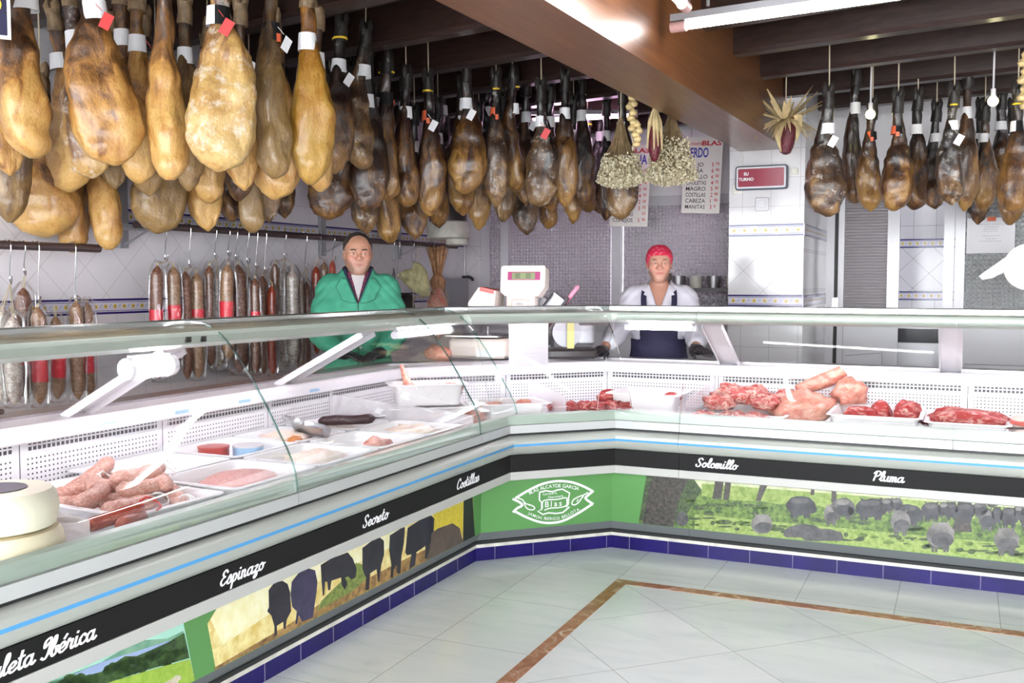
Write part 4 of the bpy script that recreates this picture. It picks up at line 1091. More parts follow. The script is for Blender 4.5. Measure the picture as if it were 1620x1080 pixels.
for a in [
 (540, 276, 5.1, 60, 'mid', D, 'dark ham with big white paper tags, nearest of the dark hams', dict(rot=.5, top=62, extra='tyw', tilt=.06)),
 (578, 268, 5.2, 50, 'slim', DM, 'dark ham with bare white patch on its right side', dict(rot=.5, top=74, extra='w', tilt=.05)),
 (499, 294, 5.35, 44, 'slim', D, 'black ham right behind the golden-yellow ham', dict(rot=.2)),
 (523, 348, 5.95, 78, 'wide', D, 'dark ham with brown creases above the sausage rail bracket', dict(rot=0)),
 (583, 335, 5.6, 66, 'wide', D, 'dark curved ham below the white-patched ham', dict(rot=.2)),
 (613, 316, 5.7, 30, 'slim', AM, 'thin edge-on ham with yellow ring and red-sealed black label', dict(rot=1.3, top=115, extra='ky')),
 (643, 327, 5.9, 38, 'slim', D, 'slim dark ham with white band, right of the thin edge-on ham', dict(rot=.8, top=140)),
 (578, 371, 6.2, 46, 'mid', DM, 'grey mouldy ham above the balding man', dict(rot=.2)),
 (615, 385, 6.3, 36, 'slim', AM, 'brown-yellow ham hanging lowest, right above the man\'s head', dict(rot=.5)),
 (678, 342, 5.95, 48, 'mid', AM, 'amber and black ham with yellow ring above a red-sealed label', dict(rot=0, top=145, extra='Oyt')),
 (738, 307, 6.05, 64, 'wide', AM, 'plump amber ham with the tallest black hoof, middle of the dark hams', dict(rot=0, top=128, extra='wt')),
 (731, 342, 6.55, 44, 'mid', AM, 'round yellow-brown ham bottom under the plump amber ham', dict(rot=.2)),
 (784, 327, 6.05, 42, 'mid', DM, 'ham with yellow ring and long streaked face right of the plump amber ham', dict(rot=.2, top=142, extra='Oy')),
 (811, 303, 6.3, 32, 'slim', AM, 'short slim ham leaning right with yellow ring', dict(rot=1.1, top=138, extra='wy', tilt=-.05)),
 (832, 325, 6.7, 38, 'mid', D, 'dark brown ham with tall black hoof behind the mould-white ham', dict(rot=.3, top=150, extra='tw')),
 (855, 328, 6.1, 54, 'wide', DM, 'ham with white mouldy round face, left of the stitched-band ham', dict(rot=0, top=158, extra='wr')),
 (893, 328, 6.3, 44, 'mid', AM, 'amber ham with wide white band under a hairy hoof', dict(rot=.2, top=142, extra='w')),
 (919, 327, 6.8, 38, 'mid', D, 'dark ham tucked right behind the white-banded amber ham', dict(rot=.3)),
 (656, 378, 6.7, 46, 'mid', D, 'red-black ham bottom left of the black drum', dict(rot=.2)),
 (693, 361, 6.9, 42, 'mid', D, 'dark ham bottom just above the black drum', dict(rot=.6)),
 (757, 364, 6.95, 42, 'mid', AM, 'brown ham bottom right of the black drum', dict(rot=.4)),
 (795, 351, 6.7, 40, 'mid', DM, 'grey flecked ham bottom under the streaked ham', dict(rot=.2)),
 (832, 372, 7.1, 42, 'mid', DM, 'mouldy grey ham hanging lowest before the wavy glass', dict(rot=.2)),
 (868, 362, 7.2, 30, 'slim', D, 'small dark ham tip right of the lowest grey ham', dict(rot=.4)),
 (906, 354, 7.0, 36, 'mid', AM, 'yellow-bottomed ham under the white-banded amber ham', dict(rot=.4)),
 (928, 336, 7.7, 34, 'slim', D, 'pink-lit ham with flared hoof near the tube lamp', dict(rot=.2, top=197, extra='wy')),
 (949, 338, 8.0, 30, 'slim', D, 'brown ham half hidden left of the first dried bouquet', dict(rot=.3)),
 (983, 348, 6.7, 52, 'wide', DM, 'round ham hanging just below the first dried bouquet', dict(rot=0, extra='w')),
 (958, 349, 7.3, 34, 'mid', D, 'reddish ham bottom beside the poultry price board', dict(rot=.2))]:
    ham(*a[:7], G2, **a[7])
for k_, a in enumerate([(640, 300, 6.9, 40), (700, 305, 7.0, 44), (772, 305, 7.0, 44), (598, 312, 6.6, 44), (556, 322, 6.3, 44), (520, 318, 6.0, 40), (870, 335, 6.9, 40), (808, 340, 7.3, 36)]):
    ham(a[0], a[1], a[2], a[3], 'mid', D, ['black ham deep in the gap left of the amber and black ham', 'black ham deep in the gap left of the plump amber ham', 'black ham deep behind the streaked ham', 'black ham deep behind the thin edge-on ham', 'black ham deep behind the white-patched ham', 'black ham deep behind the ham with big paper tags', 'black ham deep behind the white-banded amber ham', 'black ham deep behind the short leaning ham'][k_], G2, rot=.3)
for a in [
 (1307, 343, 5.85, 66, 'wide', DM, 'large ham with round whitish face and two white labels, nearest the corn', dict(rot=0, top=168, extra='wt')),
 (1350, 322, 6.5, 32, 'slim', D, 'black ham half hidden right of the large round-faced ham', dict(rot=.3)),
 (1376, 335, 6.3, 40, 'mid', AM, 'small ham with yellow base under the first light bulb', dict(rot=.1, top=205, extra='O')),
 (1416, 334, 5.95, 54, 'wide', AM, 'smooth amber ham with red-sealed label, centre of the right group', dict(rot=.1, top=175, extra='O')),
 (1447, 332, 6.4, 36, 'slim', D, 'dark ham with twin white bands behind the smooth amber ham', dict(rot=.4, top=172, extra='w')),
 (1477, 331, 6.65, 40, 'mid', D, 'near-black ham with white band hanging over the open doorway', dict(rot=.3, top=192, extra='w')),
 (1504, 325, 5.95, 42, 'mid', DM, 'mould-flecked ham with yellow ring above the right door post', dict(rot=.1, top=168, extra='wty')),
 (1525, 334, 6.3, 40, 'mid', AM, 'ochre ham bottom right behind the ringed mould-flecked ham', dict(rot=.3, extra='w')),
 (1553, 334, 6.5, 40, 'mid', AM, 'long brown ham with wide white band left of the second bulb', dict(rot=.2, top=190, extra='w')),
 (1580, 312, 6.9, 36, 'slim', D, 'dark ham hanging right under the second light bulb', dict(rot=.3, top=170, extra='w')),
 (1604, 337, 5.85, 56, 'wide', D, 'large dark shiny ham at the right photo edge with black label', dict(rot=.2, top=165, extra='Ky')),
 (1546, 355, 7.2, 40, 'mid', D, 'dark round ham bottom just above the door notice', dict(rot=.2)),
 (1596, 356, 7.2, 44, 'mid', D, 'dark ham bottom right of the door notice', dict(rot=.2))]:
    ham(*a[:7], G3, **a[7])

# ------------------------------------------------------------------ wall rails and hanging sausages
RX = -4.06
def rail(px0, px1, y0, y1, label, brs):
    a = on_x(px0, y0, RX); b = on_x(px1, y1, RX); z = (a.z + b.z) / 2
    a.z = b.z = z
    r = thing('hanging_rail', label, 'rail', a)
    MB().cyl(a, b, .021, 14).build('rail_tube', 'dark_rail', r, smooth=True)
    for bx in brs:
        p = on_x(bx, 370, WX + .03); mb = MB()
        mb.span((WX + .001, p.y - .03, z - .12), (WX + .03, p.y + .03, z + .45))
        mb.loft([[(WX + .03, p.y + dy, z - .02), (WX + .03, p.y + dy, z + .02), (RX + .02, p.y + dy, z - .016), (RX + .02, p.y + dy, z - .03)] for dy in (-.004, .004)])
        mb.tube([(WX + .03, p.y, z - .1), (RX - .03, p.y, z - .02)], .006, 6)
        mb.build('wall_bracket', 'grey_metal', r)
    return z
zA = rail(-30, 157, 386, 393, 'short dark wall rail at the left with four steel hooks', ())
zB = rail(214, 722, 358, 388, 'long dark wall rail behind the man carrying the sausage hooks', (197, 512, 632))
HOOKS = []
def hook(px, z, bottom_y, group, label, x=RX):
    HOOKS.append((px, bottom_y, on_x(px, bottom_y, x) + Vector((.02, .004, -.002))))
    p = on_x(px, 400, x); zb = on_x(px, bottom_y, x).z
    y = p.y; L = z - zb
    pts = [(x + .030, y, z - .02), (x + .034, y, z + .004), (x + .016, y, z + .027), (x - .012, y, z + .030), (x - .030, y, z + .010)]
    pts = [(x - .032, y - .004, z - .004)] + [(x - .026, y, z + .017), (x, y, z + .0265), (x + .026, y, z + .016), (x + .031, y, z - .02), (x + .012, y + .006, z - L * .55), (x + .0, y + .014, zb + .03), (x + .004, y + .012, zb + .006), (x + .02, y + .004, zb - .006), (x + .04, y - .008, zb + .012), (x + .045, y - .012, zb + .03)]
    mb = MB(); mb.tube(catmull(pts, 5), .0032, 7)
    o = mb.build('hanging_hook', 'chrome', smooth=True); tag(o, label, 'hook', group)
    return Vector((x + .022, y + .002, zb))
def sausage_mesh(seed, L, r0):
    r = random.Random(seed); pts = []; rs = []; n = 26
    b = r.uniform(-.012, .012); b2 = r.uniform(-.01, .01)
    for i in range(n + 1):
        t = i / n; pts.append((b * math.sin(t * PI), b2 * math.sin(t * PI * 1.5), -t * L))
        e = min(1, t * L / (r0 * 1.6)) ** .5 if t < .5 else min(1, (1 - t) * L / (r0 * 1.8)) ** .5
        rs.append(max(.004, r0 * e * (1 + r.uniform(-.05, .05))))
    mb = MB(); mb.tube(pts, rs, 16)
    return mb, pts, rs
def bag_mesh(seed, L, r0):
    r = random.Random(seed + 5); rings = []; n = 22; SEG = 20
    for i in range(n + 1):
        t = i / n; w = r0 * (1.12 + .22 * math.sin(t * PI)) * (.35 + .65 * min(1, t * 14)); ring = []
        for k in range(SEG):
            a = 2 * PI * k / SEG
            q = noise.noise(Vector((math.cos(a) * 2, math.sin(a) * 2, t * 6 + seed))) * .5
            ring.append((w * 1.12 * math.cos(a) * (1 + q * .22), w * 1.0 * math.sin(a) * (1 + q * .22), .03 - t * (L + .045)))
        rings.append(ring)
    mb = MB(); mb.loft(rings, False, True); return mb
sn = [0]
SPL = []
def sausage(px, ytop, ybot, m, label, band=None, bag=True, x=RX + .035, r0=None, wpx=22, group='bagged cured sausages on the wall rails'):
    sn[0] += 1; best = None
    for k_, dx in enumerate((0, .04, -.04, .08, -.07, .12, .16, .20)):      # nearest free place in front of or behind its neighbours
        if not WX + .06 < x + dx: continue
        top = on_x(px, ytop, x + dx); bot = on_x(px, ybot, x + dx); L = top.z - bot.z
        d = (top - EYE).dot(AX); r0 = wpx / FPX * d / 2; rz = math.atan2(-top.x, top.y)
        vs_mb = bag_mesh(sn[0], L, r0) if bag else sausage_mesh(sn[0] * 3 + 7, L, r0)[0]
        M = Matrix.Translation(top) @ Matrix.Rotation(rz, 4, 'Z'); bv = BVHTree.FromPolygons([M @ Vector(v) for v in vs_mb.v], vs_mb.f)
        hits = sum(len(bv.overlap(b2)) for b2, y2 in SPL if abs(y2 - top.y) < .2)
        if best is None or hits < best[0]: best = (hits, top, L, r0, bv)
        if hits == 0: break
    hits, top, L, r0, bv = best; SPL.append((bv, top.y))
    if hits: print('sausage touching', label)
    root = thing('hanging_sausage', label, 'sausage', top, math.atan2(-top.x, top.y), group)
    mb, pts, rs = sausage_mesh(sn[0] * 3 + 7, L, r0); mb.build('casing', m, root, smooth=True, world=False)
    if band:
        b0, b1 = band; i0, i1 = int(b0 * 26), max(int(b0 * 26) + 1, int(b1 * 26)); b = MB()
        b.tube(pts[i0:i1 + 1], [q + .0022 for q in rs[i0:i1 + 1]], 16, caps=False); b.build('label_band', 'label_red', root, world=False)
    s = MB(); hk = min(HOOKS, key=lambda h: abs(h[0] - px) + (200 if h[1] > ytop + 6 else 0)); M_ = (Matrix.Translation(top) @ Matrix.Rotation(root.rotation_euler.z, 4, 'Z')).inverted(); e_ = M_ @ hk[2] if abs(hk[0] - px) < 26 else Vector((0, 0, .05))
    s.tube([(0, 0, -.01), (.005, 0, .012), e_ * .6 + Vector((.003, 0, 0)), e_], [.006, .004, .0025, .0025], 6); s.tube([(0, 0, -.004), (-.005, .003, .014), e_], .002, 6); s.build('string', 'string', root, world=False)
    if bag:
        bag_mesh(sn[0], L, r0).build('plastic_sleeve', 'plastic_film', root, smooth='all', world=False)
    return root
GH = 'steel hooks on the wall rails'
for i, (px, yb) in enumerate([(10, 447), (33, 434), (55, 478), (113, 476)]):
    hook(px, zA, yb, GH, 'bright steel hook on the short left rail, %s from the left' % ['first', 'second', 'third', 'last'][i])
for i, (px, yb, wh) in enumerate([(258, 412, 'first pair of red-labelled sausages'), (296, 422, 'dark sausage beside the plain gap'), (337, 408, 'clear bag of white-wrapped sausages'), (358, 404, 'pale sausage with red strip'), (370, 410, 'thick sausage in a shiny bag'), (388, 416, 'thick sausage right side'), (402, 424, 'pair of brown sausages'), (416, 430, 'smooth brown sausage'), (447, 408, 'whitish sausages'), (480, 424, 'narrow sausage near the man'), (502, 408, 'sausages nearest the man\'s shoulder'), (524, 412, 'sausage end by the man\'s ear'), (619, 412, 'hook right of the man'), (627, 440, 'longest straight hook right of the man'), (650, 414, 'pale flat dried meat'), (681, 414, 'brown dried plume')]):
    hook(px, zB, yb, GH, 'bright steel hook on the long rail above the ' + wh)
for a in [
 (4, 487, 640, 'salchichon_white', 'bagged white-floured sausage at the far left photo edge', dict(wpx=30)),
 (37, 455, 632, 'salchichon', 'thick brown bagged sausage with red band behind the rail, left group', dict(wpx=26, band=(.62, .72))),
 (20, 500, 640, 'salchichon_white', 'grey-white mouldy sausage in plastic beside the thick brown one', dict(wpx=26)),
 (59, 485, 640, 'salchichon_pale', 'pale bagged sausage with wide red label, third from left', dict(wpx=22, band=(.5, .78))),
 (87, 500, 632, 'salchichon_pale', 'short bagged sausage with wide red label right of the pale one', dict(wpx=20, band=(.45, .74))),
 (120, 476, 632, 'salchichon_pale', 'plain bagged sausage without label, left group', dict(wpx=20)),
 (138, 478, 630, 'salchichon_pale', 'bagged sausage with red strip at the right end of the left group', dict(wpx=20, band=(.52, .74))),
 (249, 420, 600, 'salchichon', 'red-labelled bent sausage, first of the long rail', dict(wpx=20, band=(.4, .56))),
 (274, 421, 580, 'salchichon_pale', 'red-labelled yellowish sausage, second of the long rail', dict(wpx=20, band=(.4, .58))),
 (293, 429, 600, 'salchichon', 'thin dark sausage beside the third red-labelled one', dict(wpx=15, bag=False)),
 (311, 431, 598, 'salchichon_pale', 'shiny sausage with small red label and string tail', dict(wpx=20, band=(.38, .46))),
 (331, 420, 580, 'salchichon', 'dark slim sausage behind the clear white bag', dict(wpx=15)),
 (343, 428, 584, 'salchichon_white', 'whitish sausage in clear glossy bag, middle of the long rail', dict(wpx=22)),
 (360, 418, 570, 'salchichon_pale', 'speckled sausage with narrow red strip, middle of the long rail', dict(wpx=20, band=(.42, .62))),
 (376, 418, 590, 'salchichon', 'thickest brown sausage in glossy bag on the long rail', dict(wpx=23)),
 (393, 437, 592, 'salchichon', 'brown shiny sausage, left one of a pair sharing a hook', dict(wpx=16)),
 (403, 440, 590, 'salchichon', 'brown sausage with red end label, right one of that pair', dict(wpx=14, band=(.38, .5), x=RX + .07)),
 (415, 436, 592, 'salchichon', 'smooth bare brown sausage right of the shared-hook pair', dict(wpx=17, bag=False)),
 (435, 417, 500, 'salchichon', 'short dark sausage hung high left of the whitish pair', dict(wpx=13)),
 (430, 452, 592, 'chorizo', 'reddish thin sausage below the short dark one', dict(wpx=14, x=RX + .07)),
 (449, 424, 585, 'salchichon_white', 'white-streaked sausage, left of the whitish pair', dict(wpx=20)),
 (463, 425, 575, 'salchichon_white', 'mottled sausage, right of the whitish pair', dict(wpx=20, x=RX + .06)),
 (475, 441, 590, 'salchichon_pale', 'slim pale sausage just right of the whitish pair', dict(wpx=12)),
 (485, 446, 590, 'salchichon', 'dark sausage partly behind the man\'s left-hand shoulder', dict(wpx=15)),
 (500, 421, 560, 'chorizo', 'sausage tops in foil bag above the man\'s shoulder', dict(wpx=13)),
 (513, 414, 560, 'salchichon_pale', 'foil-wrapped sausage nearest the man\'s face', dict(wpx=14)),
 (526, 412, 540, 'chorizo', 'small red chorizo beside the man\'s ear', dict(wpx=10, bag=False))]:
    sausage(*a[:5], **a[5])
# things hanging to the right of the man
p = on_x(658, 415, RX + .03)
r = thing('hanging_dried_meat', 'flat pale dried meat piece hanging by strings right of the man', 'dried meat', p, R(40))
rings = []
outl = [(-.02, 0), (.035, -.01), (.085, -.07), (.11, -.16), (.115, -.26), (.06, -.275), (-.03, -.23), (-.11, -.15), (-.15, -.10), (-.09, -.06), (-.04, -.05)]
P = catmull([(a, b, 0) for a, b in outl], 4, True); mb = MB()
c0 = Vector((0, -.14, 0))
for k, dy in ((.1, -.03), (.6, -.028), (.92, -.016), (1, 0), (.92, .016), (.6, .022), (.1, .024)):
    rings.append([Vector(((c0 + (q - c0) * k).x, dy + .012 * noise.noise(q * 18), (c0 + (q - c0) * k).y)) for q in P])
mb.loft(rings); mb.build('flesh', 'dried_meat', r, smooth='all', world=False)
mb = MB()
for dx in (-.02, .015, .04): mb.tube([(dx * .5, 0, -.01), (dx, .0, .14)], .002, 5)
mb.tube([(-.03, -.04, -.02), (-.03, -.045, -.24), (-.03, -.03, -.36)], .003, 5); mb.build('string', 'string', r, world=False)
p = on_x(640, 478, RX - .06); mb = MB(); mb.sphere(p + Vector((0, 0, -.06)), (.09, .11, .13), 16, 10)
for i, v in enumerate(mb.v): mb.v[i] = tuple(Vector(v) + Vector((1, 1, 1)) * .02 * noise.noise(Vector(v) * 14))
o = mb.build('hanging_dried_meat', 'ham_dark', smooth='all'); tag(o, 'dark dried piece behind the flat pale dried meat', 'dried meat')
p = on_x(692, 392, RX + .05)
r = thing('hanging_husk_bundle', 'orange-brown dried husk bundle hanging below the black drum', 'dried bundle', p)
rr = random.Random(4)
mb = MB()
for k in range(46):
    a = rr.uniform(0, 2 * PI); q = rr.uniform(.02, .085)
    mb.tube([(q * math.cos(a) * 1.2, q * math.sin(a) * 1.2, rr.uniform(.0, .02)), (q * .6 * math.cos(a), q * .6 * math.sin(a), -.12), (.3 * q * math.cos(a), .3 * q * math.sin(a), -.24)], [.004, .012, .008], 5)
for k in range(9):
    a = rr.uniform(0, 2 * PI); mb.tube([(.01 * math.cos(a), .01 * math.sin(a), -.2), (.05 * math.cos(a), .05 * math.sin(a), -.28), (.03 * math.cos(a) + .01, .04 * math.sin(a), -.40)], [.012, .022, .01], 6)
mb.build('husk', 'dried_plume', r, smooth='all', world=False)
p = on_x(692, 456, RX + .07)
r = thing('hanging_meat_roll', 'netted and tied meat roll hanging under the husk bundle', 'meat', p)
mb = MB(); mb.lathe([(.01, .02), (.05, -.02), (.085, -.12), (.09, -.24), (.07, -.36), (.02, -.42)], seg=18); mb.build('roll', 'raw_pink', r, smooth=True, world=False)
mb = MB()
for k in range(8):
    mb.tube([((.092 - .02 * abs(t - .5)) * math.cos(k * PI / 4 + t * 3), (.092 - .02 * abs(t - .5)) * math.sin(k * PI / 4 + t * 3), -.02 - .38 * t) for t in [i / 10 for i in range(11)]], .0035, 5)
mb.build('netting', 'string', r, world=False)
p = on_x(623, 436, RX + .02)
o = MB().tube([p + Vector((0, 0, .06)), p, p + Vector((0, .01, -.12)), p + Vector((0, .0, -.2))], [.004, .012, .02, .006], 8).build('hanging_sharpening_steel', 'drum_black'); tag(o, 'black sharpening steel hanging from a hook right of the man', 'tool')
c = on_x(709, 352, -3.75)
r = thing('hanging_drum', 'black drum with cream band under the dark hams beside the wall', 'equipment', c)
MB().lathe([(.15, 0), (.15, .34), (.14, .36)], seg=28).build('drum_body', 'drum_black', r, smooth=True, world=False)
MB().lathe([(.155, -.13), (.168, -.12), (.168, .0), (.15, .01)], seg=28).build('base_band', 'drum_cream', r, smooth=True, world=False)
MB().lathe([(.07, -.18), (.09, -.17), (.09, -.13)], (.05, .05, 0), 20).build('spout', 'drum_cream', r, smooth=True, world=False)
rp = MB(); rp.cyl((0, 0, .36), (0, 0, CZ - c.z), .02); rp.build('hanger', 'drum_black', r, world=False)
p = on_x(705, 440, WX); q = on_x(716, 495, WX)
r = thing('control_box', 'grey metal control box with bent cable on the back of the left wall', 'box', (WX, p.y, q.z))
MB().span((WX + .001, p.y - .12, q.z - .1), (WX + .10, q.y + .12, p.z)).build('housing', 'grey_metal', r)
mb = MB(); mb.tube(catmull([(WX + .06, q.y + .1, p.z + .01), (WX + .07, q.y + .25, p.z), (WX + .05, q.y + .4, p.z - .12), (WX + .05, q.y + .42, p.z - .5)], 5), .016, 8); mb.build('cable', 'rubber_black', r, smooth=True)
a, b = on_x(735, 352, WX + .04), on_x(735, 492, WX + .04)
o = MB().cyl((a.x, a.y, a.z + .2), (a.x, a.y, .94), .011, 8).build('white_pipe', 'white_lacquer'); tag(o, 'thin white vertical pipe near the far left wall corner', 'pipe')
# ------------------------------------------------------------------ trays and food in the cases
DZ = .6805
def tray(c, sx, sy, h, label, rz=0, m='tray_white', rim=.018, z=DZ, group=None, name='food_tray', cat='tray'):
    root = thing(name, label, cat, (c[0], c[1], z), rz, group)
    mb = MB()
    def ring(ax_, ay_, zz, rr=.03, seg=4):
        out = []
        for cx, cy, a0 in ((1, 1, 0), (-1, 1, 90), (-1, -1, 180), (1, -1, 270)):
            for k in range(seg + 1):
                a = R(a0 + 90 * k / seg); out.append(Vector((cx * (ax_ - rr) + rr * math.cos(a), cy * (ay_ - rr) + rr * math.sin(a), zz)))
        return out
    X, Y = sx / 2, sy / 2
    mb.loft([ring(X - .04, Y - .04, 0), ring(X - rim, Y - rim, h - .004), ring(X, Y, h - .004), ring(X, Y, h), ring(X - rim - .002, Y - rim - .002, h), ring(X - .042, Y - .042, .006)])
    mb.build('tray', m, root, smooth=True, world=False)
    return root
def capsule_chain(p, r0, seed=0, lump=.06):
    rr = random.Random(seed); n = len(p); L = [0]
    for a, b in zip(p, p[1:]): L.append(L[-1] + (b - a).length)
    rs = [max(.3 * r0, r0 * min(1, (min(l, L[-1] - l) / (r0 * .9))) ** .5) * (1 + rr.uniform(-lump, lump)) for l in L]
    return rs
def link(c, length, ang, r0, m, label, group, bend=.25, seed=0, tiltz=0.0, strung=True):
    """one short sausage lying at c"""
    rr = random.Random(seed + 3); root = thing('fresh_sausage', label, 'sausage', c, ang, group)
    P = [Vector(((t - .5) * length, bend * length * (4 * (t - .5) ** 2 - .3) * .5, tiltz * (t - .5) * length)) for t in [i / 14 for i in range(15)]]
    mb = MB(); mb.tube(P, capsule_chain(P, r0, seed), 14)
    for i, v in enumerate(mb.v):
        v = Vector(v); mb.v[i] = tuple(v + Vector((1, 1, 1)) * .0025 * noise.noise(v * 60 + Vector((seed, 0, 0))))
    mb.build('casing', m, root, smooth='all', world=False)
    if strung:
        s = MB()
        e = P[-1]; s.tube(catmull([e + Vector((-.012, 0, .012)), e + Vector((.008, .004, .022)), e + Vector((.03, .022, .010)), e + Vector((.045, .0, -.006)), e + Vector((.03, -.02, -.012))], 4), .0032, 6); s.tube([e + Vector((-.008, .018 * math.cos(q), .018 * math.sin(q))) for q in [2 * PI * j / 10 for j in range(11)]], .003, 5)
        s.build('string_tie', 'string_white' if m == 'fresh_sausage' else 'tag_red', root, world=False)
    return root
def lump(c, size, m, label, cat, name, seed=0, rz=0, amp=.25, freq=6, group=None, seg=22, rings=14, flat=.25):
    rr = Vector((seed * 3.1, seed * 1.7, seed)); mb = MB(); mb.sphere((0, 0, 0), (.5, .5, .5), seg, rings)
    out = []
    for v in mb.v:
        v = Vector(v); k = 1 + amp * noise.noise(v * freq * .5 + rr) + amp * .5 * noise.noise(v * freq * 1.4 + rr)
        v = v * k; v.z = max(v.z, -.5 + flat)
        out.append((v.x * size[0], v.y * size[1], (v.z + .5 - flat) * size[2]))
    mb.v = out
    o = mb.build(name, m, smooth='all'); o.location = c; o.rotation_euler = (0, 0, rz)
    return tag(o, label, cat, group)

# --- left case
GT = 'white plastic trays in the left counter'
tray((-2.35, 2.205), .62, .37, .06, 'white tray under the heap of fresh pink sausages', R(-4), group=GT)
GS = 'fresh pink sausages in the tray'
z0 = DZ + .028
for k, (dx, dy, dz, L, ang, bd, tz, lab) in enumerate([
    (-.05, -.11, 0, .17, 50, .3, 0, 'fresh sausage curving at the left end of the heap'),
    (.06, -.02, 0, .18, 20, .2, 0, 'fresh sausage at the front of the heap, lying crosswise'),
    (.13, -.06, 0, .17, 75, .15, 0, 'pale fresh sausage lowest at the front of the heap'),
    (.15, .10, .0, .19, -38, .2, 0, 'fresh sausage at the heap\'s right end, outer one of two'),
    (.09, .11, .034, .20, -42, .2, .1, 'fresh sausage on the heap\'s right slope, inner one of two'),
    (-.03, .02, .03, .19, 62, .2, 0, 'long fresh sausage across the middle of the heap'),
    (-.12, .03, .05, .20, 95, .15, .35, 'fresh sausage sticking up at the top of the heap'),
    (-.08, .13, .02, .17, 20, .3, 0, 'fresh sausage at the back of the heap, tied with white string'),
    (-.14, .13, .0, .16, 60, .2, 0, 'fresh sausage hidden at the rear of the heap'),
    (.05, .05, .062, .16, 70, .25, 0, 'fresh sausage topmost in the middle of the heap'),
    (.03, -.10, .030, .15, 110, .3, .1, 'short fresh sausage bent over the front left of the heap'),
    (.00, .12, .050, .17, 80, .2, .15, 'fresh sausage lying high at the back right of the heap'),
    (.10, .02, .036, .15, 65, .25, 0, 'fresh sausage bridging the two right-hand ones'),
    (-.08, -.06, .03, .16, 75, .2, .2, 'fresh sausage leaning on the left side of the heap')]):
    link((-2.33 + dx, 2.205 + dy, z0 + .02 + dz), L, R(ang), .0245, 'fresh_sausage', lab, GS, bd, k, tz, k % 2 == 1)
link((-2.10, 1.99, z0 + .03), .16, R(55), .021, 'chorizo', 'dark red chorizo leaning on the front rim of the sausage tray', 'chorizos beside the fresh sausages', .2, 31, .25)
link((-2.055, 2.01, z0 + .02), .12, R(100), .021, 'chorizo', 'bright red chorizo lying lowest by the front glass', 'chorizos beside the fresh sausages', .2, 32)
o = MB().tube(catmull([(-2.36, 1.97, z0 + .0), (-2.28, 1.985, z0 + .005), (-2.21, 2.02, z0 + .0)], 5), [.007] * 11, 8).build('black_pudding', 'morcilla', smooth=True); tag(o, 'thin black sausage with red tie behind the chorizos', 'sausage')
# cheeses
for z, r_, m, lab in ((DZ, .150, 'cheese_rind', 'lower cheese wheel with spotted yellow rind by the front glass'), (DZ + .098, .138, 'cheese_pale', 'upper pale cheese wheel with round black label')):
    t_ = thing('cheese_wheel', lab, 'cheese', (-2.145, 1.665, z), 0, 'cheese wheels stacked at the near end of the counter')
    MB().lathe([(r_ - .02, 0), (r_ - .004, .006), (r_, .03), (r_ + .004, .05), (r_ - .002, .082), (r_ - .012, .094), (r_ - .05, .096), (.01, .097)], seg=40).build('wheel', m, t_, smooth=True, world=False)
    if m == 'cheese_pale': MB().lathe([(.07, .0972), (.07, .0985), (.01, .0985)], seg=28).build('label', 'cheese_label', t_, world=False)
def divider(pts, label, name='divider_panel'):
    (x0, y0), (x1, y1), z, h0, h1 = pts; mb = MB(); a = Vector((x0, y0, 0)); b = Vector((x1, y1, 0)); n = (b - a).normalized().cross(Vector((0, 0, 1))) * .003
    mb.prism([(0, z), (1, z), (1, z + h1), (.72, z + h1 + .02), (0, z + h0)], lambda u, v, d: a + (b - a) * u + n * d + Vector((0, 0, v)), -1, 1)
    o = mb.build(name, 'acrylic'); return tag(o, label, 'divider')
divider(((-2.70, 1.84), (-2.03, 1.84), DZ, .17, .09), 'clear plastic divider between the cheeses and the sausage tray')
divider(((-2.735, 3.95), (-1.99, 3.95), DZ, .16, .10), 'clear plastic divider at the joint of left and corner counters')
divider(((-2.17, 4.98), (-1.81, 4.62), DZ, .17, .12), 'pinkish plastic divider standing in the corner counter')
divider(((-1.245, 5.42), (-1.245, 4.68), DZ, .17, .10), 'clear plastic divider left of the bony meat in the right counter')
# rows of trays
tr = [((-2.19, 2.60), .36, .42, 'white tray of flat minced meat beside the fresh sausages'), ((-2.56, 2.60), .36, .42, 'empty-looking white tray behind the minced meat tray'),
      ((-2.19, 3.02), .36, .38, 'white tray of pale peppers and crumbs next to the minced meat'), ((-2.56, 3.02), .36, .38, 'white rear tray holding the tins'),
      ((-2.19, 3.40), .36, .34, 'white front tray with one pink piece of meat'), ((-2.56, 3.38), .36, .32, 'white rear tray of orange stew with the metal scoop'),
      ((-2.19, 3.75), .36, .33, 'white front tray of pale shredded meat near the corner'), ((-2.56, 3.73), .36, .33, 'white rear tray holding one black pudding')]
for c, sx, sy, lab in tr: tray(c, sx, sy, .065, lab, group=GT)
lump((-2.18, 2.60, DZ + .014), (.25, .30, .075), 'raw_minced', 'flat slab of pale pink minced meat', 'meat', 'minced_meat', 1, amp=.08)
lump((-2.17, 3.02, DZ + .012), (.24, .26, .085), 'shredded', 'pale crumbly filling in the front tray beside the glass joint', 'food', 'crumb_filling', 2, amp=.3, freq=14)
o = lump((-2.56, 3.34, DZ + .012), (.24, .20, .09), 'shredded', 'pale salad beside the orange pieces in the rear tray', 'food', 'salad', 3, amp=.3, freq=14)
r = random.Random(9)
for k in range(7):
    lump((-2.48 + r.uniform(-.06, .06), 3.26 + r.uniform(-.05, .06), DZ + .028 + r.uniform(0, .02)), (.055, .05, .04), 'orange_stew', 'small orange stewed chunk in the rear tray by the scoop', 'food', 'stew_chunk', 20 + k, amp=.3, group='orange stewed chunks beside the scoop')
lump((-2.13, 3.37, DZ + .012), (.12, .09, .09), 'raw_pink', 'small pink piece of meat alone in a front tray', 'meat', 'meat_piece', 5, .4, .3)
